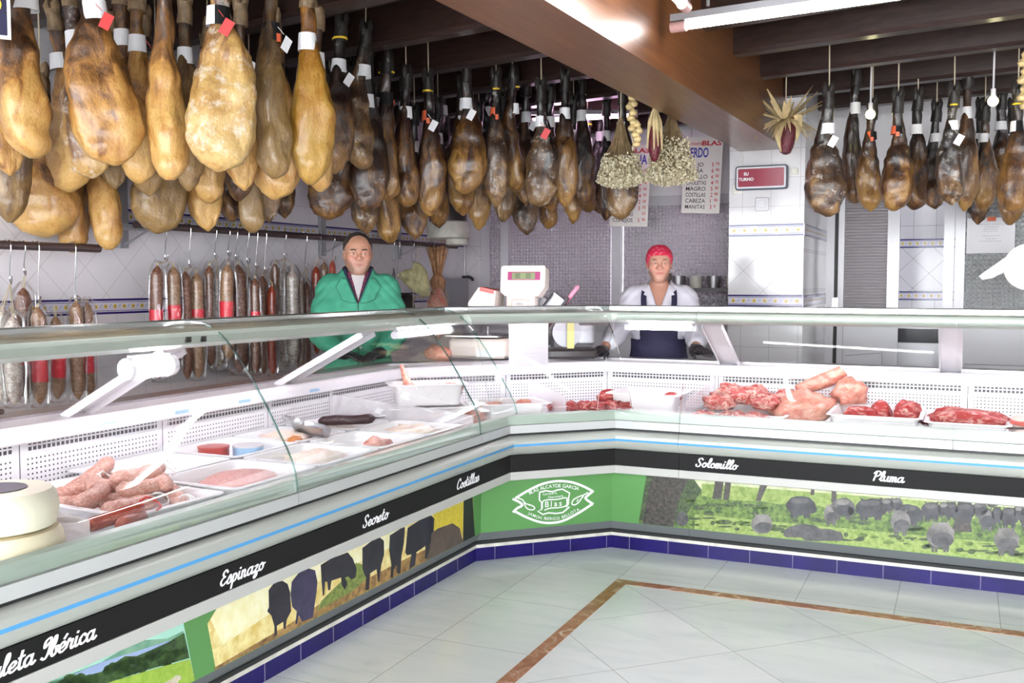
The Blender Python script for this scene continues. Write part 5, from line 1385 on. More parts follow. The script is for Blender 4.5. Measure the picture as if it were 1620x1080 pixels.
lump((-2.18, 3.44, DZ + .010), (.13, .05, .03), 'raw_pink', 'thin pink strip beside the small pink piece', 'meat', 'meat_strip', 6, .8, .3)
lump((-2.18, 3.75, DZ + .010), (.25, .22, .085), 'shredded', 'pale shredded meat heap in the last front tray', 'food', 'shredded_meat', 7, amp=.35, freq=16)
P = catmull([(-2.62, 3.66, DZ + .075), (-2.56, 3.70, DZ + .08), (-2.48, 3.74, DZ + .08), (-2.41, 3.80, DZ + .085)], 6)
mb = MB(); mb.tube(P, capsule_chain(P, .022, 4), 14); mb.cyl(P[-1], P[-1] + Vector((.02, .05, 0)), .004, 6)
tag(mb.build('black_pudding', 'morcilla', smooth=True), 'plump black pudding lying across a rear tray rim', 'sausage')
lump((-2.57, 3.72, DZ + .012), (.24, .20, .06), 'shredded', 'white lard pieces under the black pudding', 'food', 'lard', 8, amp=.2)
for k, (x, y, m, lab) in enumerate(((-2.62, 2.98, 'tin_red', 'low red tin in the rear tray by the perforated panel'), (-2.52, 3.06, 'tin_blue', 'pale blue tub beside the red tin'))):
    t_ = thing('food_tin', lab, 'tin', (x, y, DZ + .008), 0); MB().lathe([(.055, 0), (.058, .004), (.058, .05), (.06, .055)], seg=24).build('tin', m, t_, smooth=True, world=False)
    MB().lathe([(.061, .0555), (.061, .060), (.05, .061), (.01, .061)], seg=24).build('lid', 'deck_white' if k else 'tin_red', t_, smooth=True, world=False)
t_ = thing('metal_scoop', 'metal scoop with round steel handle lying in the stew tray', 'scoop', (-2.47, 3.40, DZ + .075), R(-28))
MB().tube([(-.26, 0, .03), (-.13, 0, .03)], .014, 12).build('handle', 'chrome', t_, smooth=True, world=False)
mb = MB(); mb.loft([[Vector((x, w * math.cos(a), .03 + h * math.sin(a))) for a in [PI + PI * k / 10 for k in range(11)]] + [Vector((x, w * .9 * math.cos(a), .03 + h * .85 * math.sin(a))) for a in [2 * PI - PI * k / 10 for k in range(11)]] for x, w, h in ((-.13, .03, .03), (-.09, .045, .045), (.05, .04, .042), (.14, .02, .04))])
mb.build('blade', 'steel', t_, smooth=True, world=False)
# --- corner case
def bin_box(c, sx, sy, h, z, rz, label, group=None): return tray(c, sx, sy, h, label, rz, 'bin_plastic', .03, z, group, 'meat_bin', 'bin')
bin_box((-2.33, 4.14), .40, .26, .11, DZ, R(38), 'lower white meat bin in the corner counter, under the stacked one')
bin_box((-2.34, 4.15), .38, .25, .10, DZ + .116, R(38), 'upper white bin heaped with pink bones in the corner counter')
for k, (dx, dy, dz, s, rz, lab) in enumerate([(-.08, -.05, .06, (.10, .07, .05), .3, 'pink meat scrap at the left of the upper bin'), (.02, .0, .065, (.13, .08, .06), 1.2, 'pink bone piece in the middle of the upper bin'), (.09, .06, .07, (.13, .10, .07), .5, 'skin-topped pink meat at the right of the upper bin')]):
    lump((-2.34 + dx, 4.15 + dy, DZ + .116 + dz * .6), s, 'raw_pink', lab, 'meat', 'meat_piece', 40 + k, rz, .35, group='pink meat pieces in the upper bin')
P = catmull([(-2.40, 4.10, DZ + .18), (-2.43, 4.11, DZ + .23), (-2.46, 4.115, DZ + .30)], 5); mb = MB(); mb.tube(P, [.03 - .0022 * i for i in range(len(P))], 10)
tag(mb.build('bone', 'raw_pink', smooth=True), 'long pink bone standing up out of the upper bin', 'bone')
bin_box((-2.07, 4.52), .36, .28, .10, DZ, R(45), 'white meat bin with pink scraps before the pinkish divider')
for k, (x, y, s, lab) in enumerate([(-2.14, 4.46, (.12, .07, .06), 'pink scrap at the left of the single corner bin'), (-2.03, 4.60, (.09, .06, .06), 'pink scrap at the right of the single corner bin')]):
    lump((x, y, DZ + .055), s, 'raw_pink', lab, 'meat', 'meat_piece', 50 + k, .6, .35, group='scraps in the single corner bin')
lump((-2.17, 4.28, DZ + .004), (.14, .10, .10), 'raw_pink', 'shiny pink meat wrapped in film between the corner bins', 'meat', 'meat_piece', 55, .5, .25)
tray((-1.86, 4.93), .30, .26, .03, 'low white tray under the red stewing meat in the corner', R(30), group='white trays in corner and right counters')
r = random.Random(3)
for k in range(6):
    x = -1.93 + .062 * k; lump((x, 4.80 + .036 * k + r.uniform(-.015, .015), DZ + .03), (.11, .09, .06), 'raw_red', 'chunk of bright red stewing meat in the corner counter', 'meat', 'stewing_meat', 60 + k, r.uniform(0, 3), .4, 10, group='red stewing meat in the corner')
bin_box((-1.52, 5.12), .40, .36, .115, DZ, 0, 'large bright white bin at the corner of the right counter')
lump((-1.40, 5.10, DZ + .075), (.10, .06, .05), 'raw_red', 'bit of dark red meat showing over the bright white bin', 'meat', 'meat_piece', 71, .2)
lump((-1.77, 5.20, DZ + .03), (.16, .08, .10), 'raw_red', 'dark red joint of meat behind the red stewing meat', 'meat', 'meat_piece', 72, .4, .2)
# --- right case
GB = 'bony marbled meat pieces in the right counter'
r = random.Random(8)
for k, (x, y, z, s, lab) in enumerate([(-1.15, 4.80, .0, (.17, .13, .09), 'marbled bony meat lowest at the front left, by the divider'), (-1.02, 4.84, .0, (.16, .13, .09), 'marbled bony meat second at the front'), (-.93, 4.92, .0, (.14, .12, .08), 'small fatty meat piece in front of the jowl'), (-1.14, 5.06, .05, (.19, .15, .10), 'marbled rib piece behind the front pieces'), (-1.10, 5.24, .06, (.22, .16, .13), 'tall marbled rib piece at the back left'), (-.98, 5.26, .06, (.17, .14, .12), 'red rib chunk at the back, second from the divider'), (-.90, 5.12, .05, (.15, .12, .10), 'pale fatty rib piece in the middle of the pile'), (-.83, 5.28, .05, (.19, .12, .11), 'red meaty rib at the back, left of the jowl')]):
    lump((x, y, DZ + z), s, 'raw_marbled', lab, 'meat', 'rib_piece', 80 + k, r.uniform(0, 3), .45, 9, group=GB)
tray((-1.0, 5.16), .44, .46, .04, 'white tray under the marbled bony meat', group='white trays in corner and right counters')
h = lump((-.74, 5.14, DZ + .012), (.27, .22, .19), 'raw_pink', 'large pale pink pig jowl with folded skin in the right counter', 'meat', 'pig_jowl', 90, .3, .4, 5, seg=30, rings=20)
lump((-.52, 5.25, DZ + .088), (.17, .16, .17), 'raw_pink', 'rounded pink trotter piece right of the pig jowl', 'meat', 'trotter', 91, .9, .4, 5)
P = catmull([(-.78, 5.26, DZ + .14), (-.70, 5.30, DZ + .17), (-.60, 5.32, DZ + .215), (-.56, 5.33, DZ + .245)], 5); mb = MB(); mb.tube(P, [.028 + .012 * math.sin(i / len(P) * PI) for i in range(len(P))], 12)
tag(mb.build('pig_tongue', 'raw_pink', smooth=True), 'dusky pink tongue lying on top of the pig jowl', 'meat')
tray((-.76, 4.98), .36, .40, .03, 'low white tray under the jowl', group='white trays in corner and right counters')
tray((-.37, 5.02), .42, .48, .085, 'white tray with three dark red joints in the right counter', group='white trays in corner and right counters', m='bin_plastic')
for k, (x, y, s, lab) in enumerate([(-.45, 5.06, (.17, .08, .09), 'flat red joint at the left of the three-joint tray'), (-.36, 5.10, (.10, .08, .12), 'small red joint in the middle of the tray'), (-.24, 5.08, (.12, .11, .14), 'round red joint at the right of the three-joint tray')]):
    lump((x, y, DZ + .03), s, 'raw_red', lab, 'meat', 'meat_joint', 95 + k, .2, .25, group='red joints in the deep tray')
tray((.02, 5.02), .36, .50, .075, 'white tray under the long red loin', group='white trays in corner and right counters', m='bin_plastic')
lump((.02, 5.0, DZ + .025), (.37, .16, .12), 'raw_red', 'long red loin in a white tray near the right glass joint', 'meat', 'pork_loin', 99, -.1, .25, 5)
def belly(c, s, rz, label):
    mb = MB(); mb.rbox((0, 0, s[2] / 2), s, .02)
    bm = bmesh.new(); me = mb.mesh('x', 'pork_belly'); bm.from_mesh(me); bmesh.ops.subdivide_edges(bm, edges=bm.edges, cuts=3, use_grid_fill=True)
    for v in bm.verts: v.co += Vector((1, 1, .8)) * .008 * noise.noise(v.co * 18 + Vector(c))
    bm.to_mesh(me); bm.free(); me.polygons.foreach_set('use_smooth', [True] * len(me.polygons))
    o = put('pork_belly', me); o.location = c; o.rotation_euler = (0, 0, rz); tag(o, label, 'meat', 'layered belly slabs at the right')
belly((.32, 4.92, DZ + .009), (.24, .20, .045), .1, 'lower layered belly slab by the right glass joint'); belly((.31, 4.93, DZ + .062), (.22, .18, .04), -.1, 'upper layered belly slab topped with red meat')
belly((.60, 4.96, DZ + .009), (.20, .20, .06), .1, 'layered belly slab at the right photo edge'); lump((.59, 4.97, DZ + .078), (.18, .14, .06), 'raw_pink', 'pale pork piece on the belly slab at the right edge', 'meat', 'meat_piece', 104, 0, .2)

# ------------------------------------------------------------------ things on the worktops
WZ = .9355
s0 = Vector((-2.43, 5.16)); rzs = R(8)
sc = thing('shop_scale', 'cream shop scale with green display and side printer on the corner worktop', 'scale', (s0.x, s0.y, WZ), rzs)
mb = MB(); mb.rbox((-.10, 0, .065), (.34, .26, .11), .03); mb.build('scale_base', 'scale_cream', sc, smooth=True, world=False)
mb = MB(); mb.span((-.10, -.1315, .02), (.02, -.131, .055)); mb.build('base_panel', 'zinc', sc, world=False)
mb = MB(); mb.rbox((-.13, 0, .135), (.34, .28, .014), .02); mb.tube([(-.03, -.13, .14), (-.03, -.13, .19)], .004, 6); mb.build('weighing_plate', 'steel', sc, smooth=True, world=False)
mb = MB(); mb.rbox((.16, .04, .12), (.12, .14, .23), .02); mb.rbox((.13, .02, .30), (.17, .10, .14), .015); mb.build('column', 'scale_cream', sc, smooth=True, world=False)
HD = Matrix.Translation((.145, .0, .415)) @ Matrix.Rotation(R(-8), 4, 'X')
mb = MB()
mb.loft([[HD @ Vector((x, y, z)) for x, z in ((-.128, -.035), (-.128, .105), (-.118, .115), (.122, .115), (.132, .105), (.132, -.005), (.095, -.058), (-.10, -.058))] for y in (-.035, .05)])
mb.build('display_head', 'scale_cream', sc, smooth=True, world=False)
mb = MB(); mb.box((0, 0, 0), (.19, .003, .047), 0, M=HD @ Matrix.Translation((.008, -.036, .056))); hd = mb.build('display_window', 'scale_magenta', sc, world=False)
mb = MB(); mb.box((0, 0, 0), (.135, .003, .038), 0, M=HD @ Matrix.Translation((.006, -.0375, .056))); mb.build('screen', 'lcd', hd)
for o in (bpy.data.objects['screen'],): o.matrix_parent_inverse = Matrix()
for sx_ in (-.028, .034):
    for k in range(3): mb = MB(); mb.box((0, 0, 0), (.03, .001, .005), 0, M=HD @ Matrix.Translation((sx_, -.0395, .046 + .01 * k))); mb.build('digit_row', 'lcd_ink', hd, world=False)
PRN = Matrix.Translation((-.085, .0, .335)) @ Matrix.Rotation(R(12), 4, 'Y')
mb = MB(); mb.loft([[PRN @ Vector((x, y, z)) for x, z in ((-.055, -.075), (-.075, -.03), (-.03, .072), (.075, .072), (.085, -.04), (.06, -.09))] for y in (-.08, .09)])
mb.build('printer', 'scale_cream', sc, smooth=True, world=False)
mb = MB(); mb.box((0, 0, 0), (.085, .09, .004), 0, M=PRN @ Matrix.Translation((.022, -.03, .0735))); mb.box((0, 0, 0), (.085, .003, .018), 0, M=PRN @ Matrix.Translation((.022, -.0815, .062))); mb.build('printer_cover', 'scale_red', sc, world=False)
mb = MB(); mb.rbox((.135, -.040, .305), (.095, .03, .075), .008); br_ = mb.build('maker_plate', 'scale_cream', sc, world=False)
mb = MB(); add_text(mb, 'DIBAL', lambda u, v, d=0: Vector((.135 + u, -.0556, .318 + v)), 0, -.006, .018, bold=.02, align='CENTER'); mb.build('lettering', 'ink', br_, world=False)
# rounded meat bag left of the scale
lump((-2.745, 5.00, WZ), (.20, .13, .11), 'raw_pink', 'film-wrapped pink meat lying left of the scale', 'meat', 'wrapped_meat', 120, R(-25), .2, 6)
# notice hanging behind the corner glass
o_, t_, n_ = run_frame('corner', .37)
c = o_ + n_ * -.205
nt_ = thing('notice_sheet', 'white price notice in plastic sleeve hanging from the corner rail', 'notice', (c.x, c.y, 1.165), math.atan2(t_.y, t_.x))
def sheet(mb, w0, w1, z0, z1, y, bulge=.02, mi=0):
    g = 8; vs = []
    for j in range(g + 1):
        for i in range(g + 1):
            u = w0 + (w1 - w0) * i / g; v = z0 + (z1 - z0) * j / g; vs.append((u, y - bulge * math.sin(PI * i / g) * math.sin(PI * (1 - j / g) * .5), v))
    mb.add(vs, [(j * (g + 1) + i, j * (g + 1) + i + 1, (j + 1) * (g + 1) + i + 1, (j + 1) * (g + 1) + i) for j in range(g) for i in range(g)], mi)
mb = MB(); sheet(mb, -.12, .10, -.225, -.002, 0); mb.build('paper', 'paper_translucent', nt_, smooth='all', world=False)
mb = MB(); sheet(mb, -.125, .13, -.24, .0, -.004); mb.build('plastic_sleeve', 'plastic_film', nt_, smooth='all', world=False)
mb = MB(); rr = random.Random(2)
for j, zz in enumerate((-.085, -.108, -.132, -.158, -.182)):
    x = -.05
    for k in range(rr.randint(6, 9)):
        l = rr.uniform(.006, .012); mb.tube([(x, -.026, zz + rr.uniform(-.003, .003)), (x + l * .5, -.026, zz + rr.uniform(0, .006)), (x + l, -.026, zz)], .0008, 4); x += l + .005
mb.build('handwriting', 'paper_grey', nt_, world=False)
# slicer
sl = thing('meat_slicer', 'dark meat slicer with yellow guard plate on the corner worktop', 'slicer', (-2.085, 5.385, WZ), R(30))
mb = MB(); mb.rbox((0, 0, .03), (.30, .18, .06), .03); mb.build('slicer_base', 'drum_black', sl, smooth=True, world=False)
mb = MB(); mb.cyl((-.02, -.02, .15), (-.02, .02, .15), .085, 32); mb.build('blade', 'grey_metal', sl, smooth=True, world=False)
mb = MB(); mb.span((-.022, -.045, .06), (.018, -.035, .215)); mb.build('guard_plate', 'yellow_plate', sl, world=False)
mb = MB(); mb.rbox((.09, .03, .14), (.12, .10, .13), .03); mb.build('motor', 'grey_metal', sl, smooth=True, world=False)
mb = MB(); mb.tube([(-.12, -.02, .08), (-.14, -.03, .20)], .01, 8); mb.sphere((-.14, -.03, .21), .018); mb.build('handle', 'rubber_black', sl, smooth=True, world=False)
# knife holder behind
kh = thing('utensil_holder', 'slanted black utensil holder with pink handle right of the scale', 'holder', (-2.27, 5.41, WZ), R(10))
TL = Matrix.Rotation(R(38), 4, 'Y')
mb = MB(); mb.box((0, 0, 0), (.075, .09, .30), 0, M=Matrix.Translation((.02, 0, .24)) @ TL); mb.box((0, 0, 0), (.045, .085, .24), 0, M=Matrix.Translation((-.045, 0, .25)) @ TL); mb.span((-.12, -.05, 0), (.06, .05, .16)); mb.build('holder_case', 'grey_metal', kh, world=False)
mb = MB(); mb.box((0, 0, 0), (.02, .08, .28), 0, M=Matrix.Translation((.075, 0, .24)) @ TL); mb.box((0, 0, 0), (.016, .09, .27), 0, M=Matrix.Translation((-.01, 0, .265)) @ TL); mb.build('slot_edges', 'rubber_black', kh, world=False)
mb = MB(); mb.tube([Matrix.Translation((.085, 0, .25)) @ TL @ Vector((0, 0, z)) for z in (.04, .12, .20, .215)], [.008, .012, .014, .008], 10); mb.build('knife_handle', 'knife_pink', kh, smooth=True, world=False)
mb = MB(); mb.sphere((-.10, 0, .22), (.04, .035, .11)); mb.build('dark_bottle', 'drum_black', kh, smooth=True, world=False)
# near left worktop: knife with black handle
o = MB().tube([(BX - .72, y, WZ + .0145) for y in (2.13, 2.20, 2.28)], [.012, .014, .009], 10).build('knife', 'rubber_black', smooth=True); tag(o, 'black knife handle on the left worktop at the photo edge', 'knife')
# shelf against the partition behind the woman
sh = thing('back_shelf', 'dark shelf of pans against the wavy glass behind the woman', 'shelf', (-1.9, 8.25, 0))
MB().span((-2.3, 8.05, 1.30), (-1.62, 8.40, 1.325)).span((-2.3, 8.05, .0), (-2.27, 8.40, 1.30)).span((-1.65, 8.05, .0), (-1.62, 8.40, 1.30)).build('shelf_frame', 'drum_black', sh)
for k in range(4): MB().lathe([(.05, 0), (.06, .10), (.055, .10), (.045, .01)], (-2.2 + .15 * k, 8.2, 1.326), 18).build('pan', 'drum_cream' if k % 2 else 'zinc', sh, smooth=True)
ov = thing('steel_oven', 'steel oven with dark window seen through the doorway', 'oven', (-.30, 9.4, 0))
MB().span((-.62, 9.1, 0), (.05, 9.7, 1.06)).build('oven_body', 'zinc', ov)
MB().span((-.56, 9.085, .86), (-.06, 9.1, .98)).build('oven_window', 'oven_dark', ov)
MB().tube([(-.56, 9.07, 1.01), (-.05, 9.07, 1.01)], .01, 8).build('handle', 'chrome', ov)

# ------------------------------------------------------------------ signs
def board(corner_tl, w, h, label, title, rows, y, tilt=0.0):
    root = thing('price_board', label, 'sign', (corner_tl.x, y, corner_tl.z), 0, None); root.rotation_euler = (0, tilt, 0)
    mb = MB(); mb.rbox((0, 0, 0), (w, h, .008), .012, M=Matrix.Translation((w / 2, 0, -h / 2)) @ Matrix.Rotation(PI / 2, 4, 'X')); bd = mb.build('board', 'board_cream', root, world=False)
    fn = lambda u, v, d=0: Vector((u, -.0052, v))
    def T(nm, m, s, x, yv, size, **k):
        mb = MB(); add_text(mb, s, lambda u, v: Vector((u, -.0055, v)), x, yv, size, **k); mb.build(nm, m, root, world=False)
    T('red_lettering', 'ink_red', 'Carnicería', .012, -.066, .042, bold=.008, shear=.25, width=w * .42); T('red_lettering', 'ink_red', 'BLAS', w * .46, -.068, .052, bold=.035, width=w * .50)
    T('title_lettering', 'ink_blue', title, .012, -.162, .107, bold=.025, width=w * .60 if len(title) < 7 else w * .88)
    y0 = -.238; st = (h - .238 - .037) / (len(rows) - 1)
    for k, (nm, p1, p2) in enumerate(rows):
        yy = y0 - st * k
        if nm: T('row_lettering', 'ink_black', nm, w * .36 if len(nm) < 5 else .03, yy, .046, bold=.010, width=None if len(nm) < 6 else w * .52)
        if p1: T('price_lettering', 'ink_red', p1, w * .74, yy, .046, bold=.012, sx=.85)
        if p2: T('price_lettering', 'ink_red', p2, w * .845, yy + .012, .030, bold=.02)
    blk = MB()
    for k in range(len(rows)):
        yy = y0 - st * k; blk.prism([(.012, yy - .011), (w - .012, yy - .011), (w - .012, yy - .0102), (.012, yy - .0102)], lambda u, v, d: Vector((u, d, v)), -.0053, -.0051)
    blk.build('ruled_line', 'paper_grey', root, world=False)
    for x in (.05, w - .05): wr_ = MB(); wr_.tube([(x, 0, -.01), (x + .02, 0, CZ - corner_tl.z)], .0025, 5); wr_.build('hanging_wire', 'zinc', root, world=False)
    return root
pA = on_y(1084, 217, 8.05)
board(pA, .315, .615, 'cream pork price board with blue CERDO title, left of the tiled column', 'CERDO', [('JO', '5', '75'), ('SA', '6', '90'), ('ILLO', '6', '50'), ('CHULETAS', '4', '75'), ('MAGRO', '5', '20'), ('COSTILLAS', '2', '95'), ('CABEZA', '1', '95'), ('MANITAS', '3', '0')], 8.05, R(2.5))
pB = on_y(970, 229, 8.05)
board(pB, .335, .68, 'poultry price board half hidden behind the first dried bouquet', 'POLLERIA', [('', '1', '5'), ('', '', ''), ('', '2', '95'), ('', '3', '50'), ('', '4', '75'), ('', '2', '20'), ('', '3', '72'), ('CARCASAS', '', '25'), ('CONEJOS', '5', '95')], 8.05, R(2.5))
# turn display on the column
a, b = on_y(1165, 264, 7.19), on_y(1247, 299, 7.19)
tn = thing('turn_display', 'red queue-number display reading SU TURNO on the tiled column', 'sign', ((a.x + b.x) / 2, 7.2, (a.z + b.z) / 2))
w, h = b.x - a.x, a.z - b.z
def vbox(mb, w, h, d, r, y): mb.rbox((0, 0, 0), (w, h, d), r, M=Matrix.Translation((0, y - d / 2, 0)) @ Matrix.Rotation(PI / 2, 4, 'X'))
mb = MB(); vbox(mb, w, h, .05, .02, -.001); mb.build('case', 'sign_frame', tn, smooth=True, world=False)
mb = MB(); vbox(mb, w - .02, h - .02, .004, .012, -.051); mb.build('frame', 'sign_light', tn, world=False)
mb = MB(); vbox(mb, w - .045, h - .045, .004, .008, -.0545); mb.build('screen', 'sign_red', tn, world=False)
mb = MB()
add_text(mb, 'SU', lambda u, v: Vector((u, -.0595, v)), -w * .28, h * .10, .030, bold=.03, align='CENTER'); add_text(mb, 'TURNO', lambda u, v: Vector((u, -.0595, v)), -w * .28, -h * .12, .030, bold=.03, align='CENTER'); mb.build('lettering', 'white_vinyl', tn, world=False)
mb = MB(); mb.tube(catmull([(-.12, -.01, h / 2), (-.15, -.008, h / 2 + .05), (-.13, -.006, h / 2 + .12), (-.15, -.004, h / 2 + .16)], 4), .003, 5); mb.tube([(.0, -.01, -h / 2), (.0, -.008, -h / 2 - .05)], .003, 5); mb.build('cable', 'socket_cream', tn, world=False)
for q, wd, lab, m in (((1206, 323), .095, 'white light switch under the red queue display', 'white_lacquer'), ((1167, 299), .07, 'cream socket at the left edge of the tiled column', 'socket_cream'), ((1257, 271), .05, 'small cream junction box right of the queue display', 'socket_cream')):
    p = on_y(*q, 7.2); t_ = thing('wall_switch', lab, 'switch', (p.x, 7.2, p.z)); mb = MB(); vbox(mb, wd, wd, .015, .01, -.001); mb.build('cover_plate', m, t_, smooth=True, world=False); mb = MB(); vbox(mb, wd * .55, wd * .55, .006, .005, -.016); mb.build('rocker', m, t_, smooth=True, world=False)
# door notice
a, b = on_y(1530, 345, BY - .01), on_y(1605, 400, BY - .01)
dn = thing('door_notice', 'white printed notice with red emblem taped to the right door', 'notice', (a.x, BY, a.z)); w, h = b.x - a.x, a.z - b.z
mb = MB(); mb.span((0, -.006, -h), (w, -.002, 0)); mb.build('paper', 'paper_white', dn, world=False)
mb = MB(); mb.span((w * .42, -.0075, -h * .10), (w * .60, -.0065, .005)); mb.build('emblem', 'tag_orange', dn, world=False)
mb = MB(); rr = random.Random(6)
for k, (zz, ww) in enumerate(((-.20, .55), (-.27, .25), (-.33, .3), (-.39, .3), (-.52, .32), (-.60, .2), (-.67, .45))):
    x = w * (.5 - ww / 2)
    while x < w * (.5 + ww / 2):
        l = rr.uniform(.008, .02); mb.span((x, -.0066, h * zz), (x + l, -.0062, h * zz + .006)); x += l + .006
mb.build('small_print', 'paper_grey', dn, world=False)
# dark framed board at the top left
c = at_depth(8, 62, 3.62)
sb = thing('sign_board', 'navy hanging board with cream border at the top left photo edge', 'sign', c, R(52)); 
mb = MB(); mb.span((-.50, -.006, 0), (.02, .006, .34)); mb.build('board', 'board_cream', sb, world=False)
mb = MB(); mb.span((-.49, -.008, .012), (.008, -.0062, .33)); mb.build('face', 'navy', sb, world=False)
mb = MB()
for k, (x, z, r_) in enumerate(((-.04, .12, .032), (-.05, .18, .03), (-.03, .23, .02), (-.09, .15, .04))): mb.flat([Vector((x + r_ * math.cos(a), -.0085, z + r_ * math.sin(a))) for a in [2 * PI * q / 14 for q in range(14)]])
mb.build('yellow_motif', 'tag_yellow', sb, world=False)
for x in (-.45, 0): mb = MB(); mb.tube([(x, 0, .33), (x, 0, CZ - c.z)], .002, 5); mb.build('hanging_wire', 'zinc', sb, world=False)
# cream dial with scoop at the right edge
c = at_depth(1628, 422, 6.6)
dl = thing('hanging_dial', 'round cream dial with white scoop arm at the right photo edge', 'scale', c)
mb = MB(); mb.cyl((0, .02, 0), (0, -.03, 0), .155, 36); mb.build('dial', 'board_cream', dl, smooth=True, world=False)
mb = MB(); mb.prism([(-.10, .10), (-.30, -.06), (-.28, -.085), (-.22, -.075), (-.12, -.02)], lambda u, v, d: Vector((u, d, v)), .0, .012); mb.build('scoop_arm', 'white_lacquer', dl, world=False)
mb = MB(); mb.cyl((0, .01, .15), (0, .01, CZ - c.z), .006); mb.build('hanger', 'zinc', dl, world=False)

# ------------------------------------------------------------------ hanging decorations
def rope_up(root, c): mb = MB(); mb.tube([(0, 0, 0), (0, 0, CZ - c.z)], .004, 5); return mb.build('string', 'string', root, world=False)
c = at_depth(1243, 190, 6.3); rr = random.Random(12)
cn = thing('dried_corn', 'dark red corn cob with spread straw husks beside the beam end', 'corn', c); rope_up(cn, c)
mb = MB(); mb.lathe([(.03, 0), (.048, -.03), (.052, -.10), (.046, -.17), (.034, -.215), (.012, -.228)], seg=20); ob = mb.build('cob', 'corn_cob', cn, smooth=True, world=False); ob.rotation_euler = (0, R(8), 0); ob.location = (.03, 0, .01)
mb = MB()
for k in range(64):
    a = rr.uniform(0, 2 * PI); L = rr.uniform(.10, .22); el = rr.uniform(-.3, 1.4); w = rr.uniform(.006, .015)
    P = [Vector((.02 * math.cos(a), .02 * math.sin(a), 0)) + Vector((math.cos(a) * L * s_, math.sin(a) * L * s_ * .8, L * s_ * math.sin(el) - .10 * s_ * s_ * (el < .3))) for s_ in (0, .3, .65, 1)]
    t_ = Vector((-math.sin(a), math.cos(a), .3)).normalized()
    vs = []
    for p_, q in zip(P, (.6, 1.2, 1, .1)): vs += [p_ - t_ * w * q, p_ + t_ * w * q + Vector((0, 0, .004))]
    vs2 = [v + Vector((0, 0, -.0015)) for v in vs]
    mb.add(vs + vs2, [(0, 1, 3, 2), (2, 3, 5, 4), (4, 5, 7, 6), (8, 10, 11, 9), (10, 12, 13, 11), (12, 14, 15, 13)])
mb.tube([(-.04, -.02, .0), (-.045, -.03, -.1), (-.02, -.03, -.2)], [.012, .02, .004], 6); mb.tube([(.075, -.01, .02), (.085, -.02, -.06), (.07, -.02, -.14)], [.03, .022, .004], 6)
mb.build('husk', 'corn_husk', cn, smooth=True, world=False)
def corn_small(px, py, d, label):
    c = at_depth(px, py, d); cn = thing('dried_corn', label, 'corn', c); rope_up(cn, c)
    mb = MB(); mb.lathe([(.02, -.10), (.034, -.14), (.034, -.24), (.02, -.29), (.006, -.30)], seg=16); mb.build('cob', 'corn_cob', cn, smooth=True, world=False)
    mb = MB(); rr = random.Random(int(px))
    for k in range(14):
        a = rr.uniform(0, 2 * PI); mb.tube([(.008 * math.cos(a), .008 * math.sin(a), 0), (.03 * math.cos(a), .03 * math.sin(a), -.08), (.045 * math.cos(a), .04 * math.sin(a), -.16 - rr.uniform(0, .08))], [.006, .012, .003], 5)
    mb.build('husk', 'corn_husk', cn, smooth=True, world=False)
corn_small(1036, 172, 5.7, 'brown husk-wrapped corn between garlic string and second bouquet')
c = at_depth(1001, 155, 5.75); gb = thing('garlic_string', 'string of yellowish garlic bulbs hanging left of the beam', 'garlic', c); rope_up(gb, c)
mb = MB(); mb.tube([(0, 0, .02), (.004, 0, -.3)], .006, 6); mb.build('braid', 'string', gb, world=False)
for k, (x, z) in enumerate([(0, 0), (.012, -.035), (-.012, -.05), (.006, -.085), (-.008, -.115), (.012, -.14), (.03, -.155), (.0, -.175), (.045, -.19), (.02, -.21), (.035, -.235), (.03, -.265)]):
    r_ = .024; mb = MB(); mb.lathe([(.004, r_ * 1.2), (.009, r_ * .8), (r_ * .8, r_ * .35), (r_, 0), (r_ * .8, -r_ * .6), (.008, -r_ * .8)], (x, -.012 - .004 * (k % 3), z), 12); mb.build('bulb', 'garlic', gb, smooth=True, world=False)
